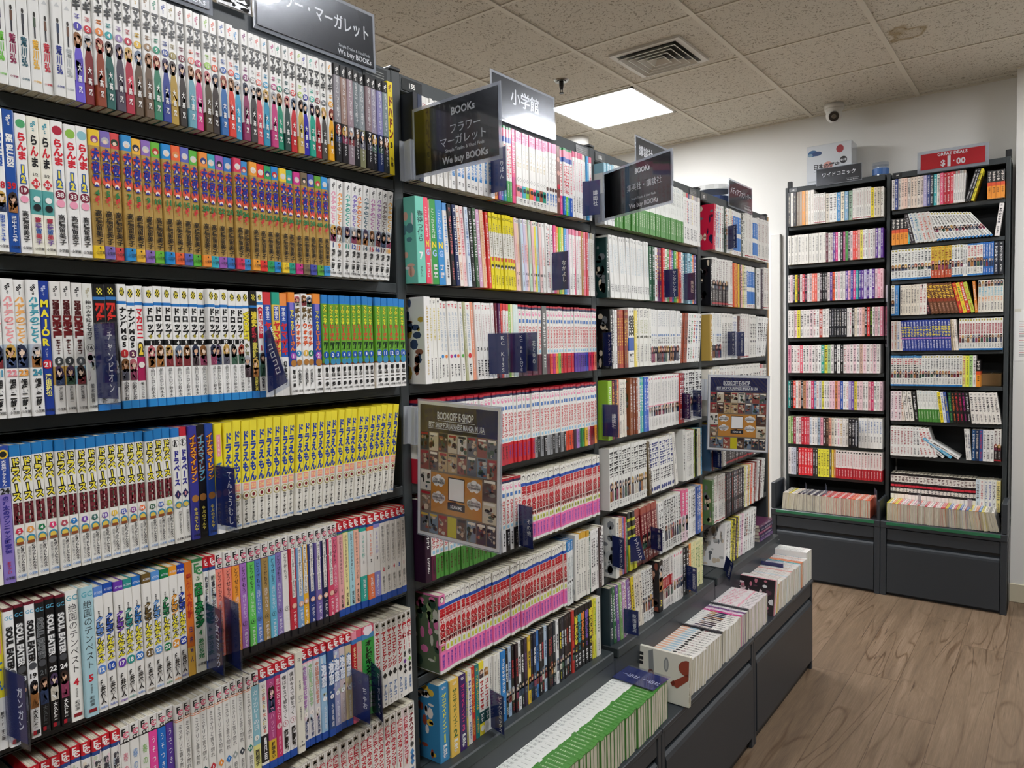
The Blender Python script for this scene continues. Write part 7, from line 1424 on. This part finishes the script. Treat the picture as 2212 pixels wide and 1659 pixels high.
G().cyl((0, 0, .06), (0, 0, .08), .08, .079, 28).build('lid', M['plasticwhite'], t)
for y, lab in ((.322, 'small black bracket on the near corner of left back bookcase'), (-.835, 'small black bracket beside the pier on right back bookcase')):
    t = tag(G().bbox(-.012, .012, -.014, .014, 0, .045, .003).bbox(-.013, -.011, -.006, .006, .012, .034, .0008, col('8A8A8A')).build('bracket', M['cap']), lab, 'bracket'); t.location = (XU+.05, y, HB+.0005)
# cardboard box lying on a back shelf
t = tag(empty('cardboard_box', (XU+.03, -.715, 1.2085)), 'brown cardboard box at the end of a half empty back shelf', 'box')
G().bbox(.03, .16, -.1, .0, 0, .07, .002).build('carton', M['cardboard'], t); G().box(.029, .161, -.052, -.048, .0695, .0708).build('tape', mat_plain('parcel_tape', 'A08A60', .3), t)
# clear tabs and flags sticking out of the back shelves
for y, z, w, h, red, lab in ((-.247, 1.70, .03, .10, 0, 'clear label flag between back bookcases, beside the third shelf'), (-.247, 1.44, .03, .26, 1, 'dark printed flag between the back bookcases, beside the fourth shelf'), (-.085, .84, .008, .15, 0, 'clear divider among comics on seventh shelf of left back bookcase')):
    s = sign('shelf_flag', lab, 'flag', .045, h, (lambda F, w, h: (F.rect(.004, w-.004, h*.55, h*.85, col('8A2028')), F.up(), F.scribble(random.Random(2), w*.5, h*.5, h*.1, .02, col('C8C8C4')))) if red else (lambda F, w, h: F.scribble(random.Random(2), w*.5, h*.8, h*.3, .015, col('505458'))), '3A3438' if red else 'D8D8DC', .002, group='flags sticking out of the back bookcases')
    place(s, XU-.03 if z > 1 else XU-.035, y, z, 180+20)
# small clear dividers standing in the back bins
for q, (x, y, lab) in enumerate(((3.66, .315, 'first clear divider in the left back bin'), (3.60, .175, 'second clear divider in the left back bin'), (3.61, .06, 'third clear divider in the left back bin'), (3.62, -.215, 'clear divider between the two back bins'), (3.60, -.445, 'first clear divider in the right back bin'), (3.60, -.69, 'second clear divider in the right back bin'))):
    t = tag(empty('bin_divider'), lab, 'divider', 'clear dividers in the back bins')
    sheet(G(), -.04, .04, -.001, .001, 0, .165).build('clear_plate', M['acrylic'], t)
    G().box(-.036, .036, -.0016, -.0011, .118, .158, col('8A7A90' if q == 5 else '4A4E60')).build('printed_card', M['card'], t); place(t, x, y, .4365, 200, lean=0)
# notice on the white pier
def d_notice(F, w, h):
    rnd = random.Random(8); F.text('お客様各位', w*.5, h*.94, w*.8, .010, col('303034'), .03); F.text('日本書の買取', w*.5, h*.86, w*.86, .017, col('C03040'), .05)
    z = h*.78
    while z > h*.08:
        if not h*.42 < z < h*.47: F.rect(w*.1, w*rnd.uniform(.6, .9), z-.0022, z, col('606064' if rnd.random() > .25 else 'C05058'))
        z -= .0095
s = tag(empty('paper_notice'), 'white paper notice with red heading taped to the pier', 'notice')
c = G().box(0, .2159, -.0004, .0004, 0, .2794, col('EFEEEA')); F = Face2D(c, .004, .212, .004, .275, y=-.0004, step=.0001); F.rect(.002, .214, .002, .277, col('F0EFEB')); F.up(); d_notice(F, .2159, .2794); c.build('sheet', M['paper'], s)
place(s, 3.8092, -.871, 1.349, -90)
g = G().box(0, .03, -.0009, -.0005, .268, .285, col('D8D4C4')); g.build('tape', M['paper'], s)
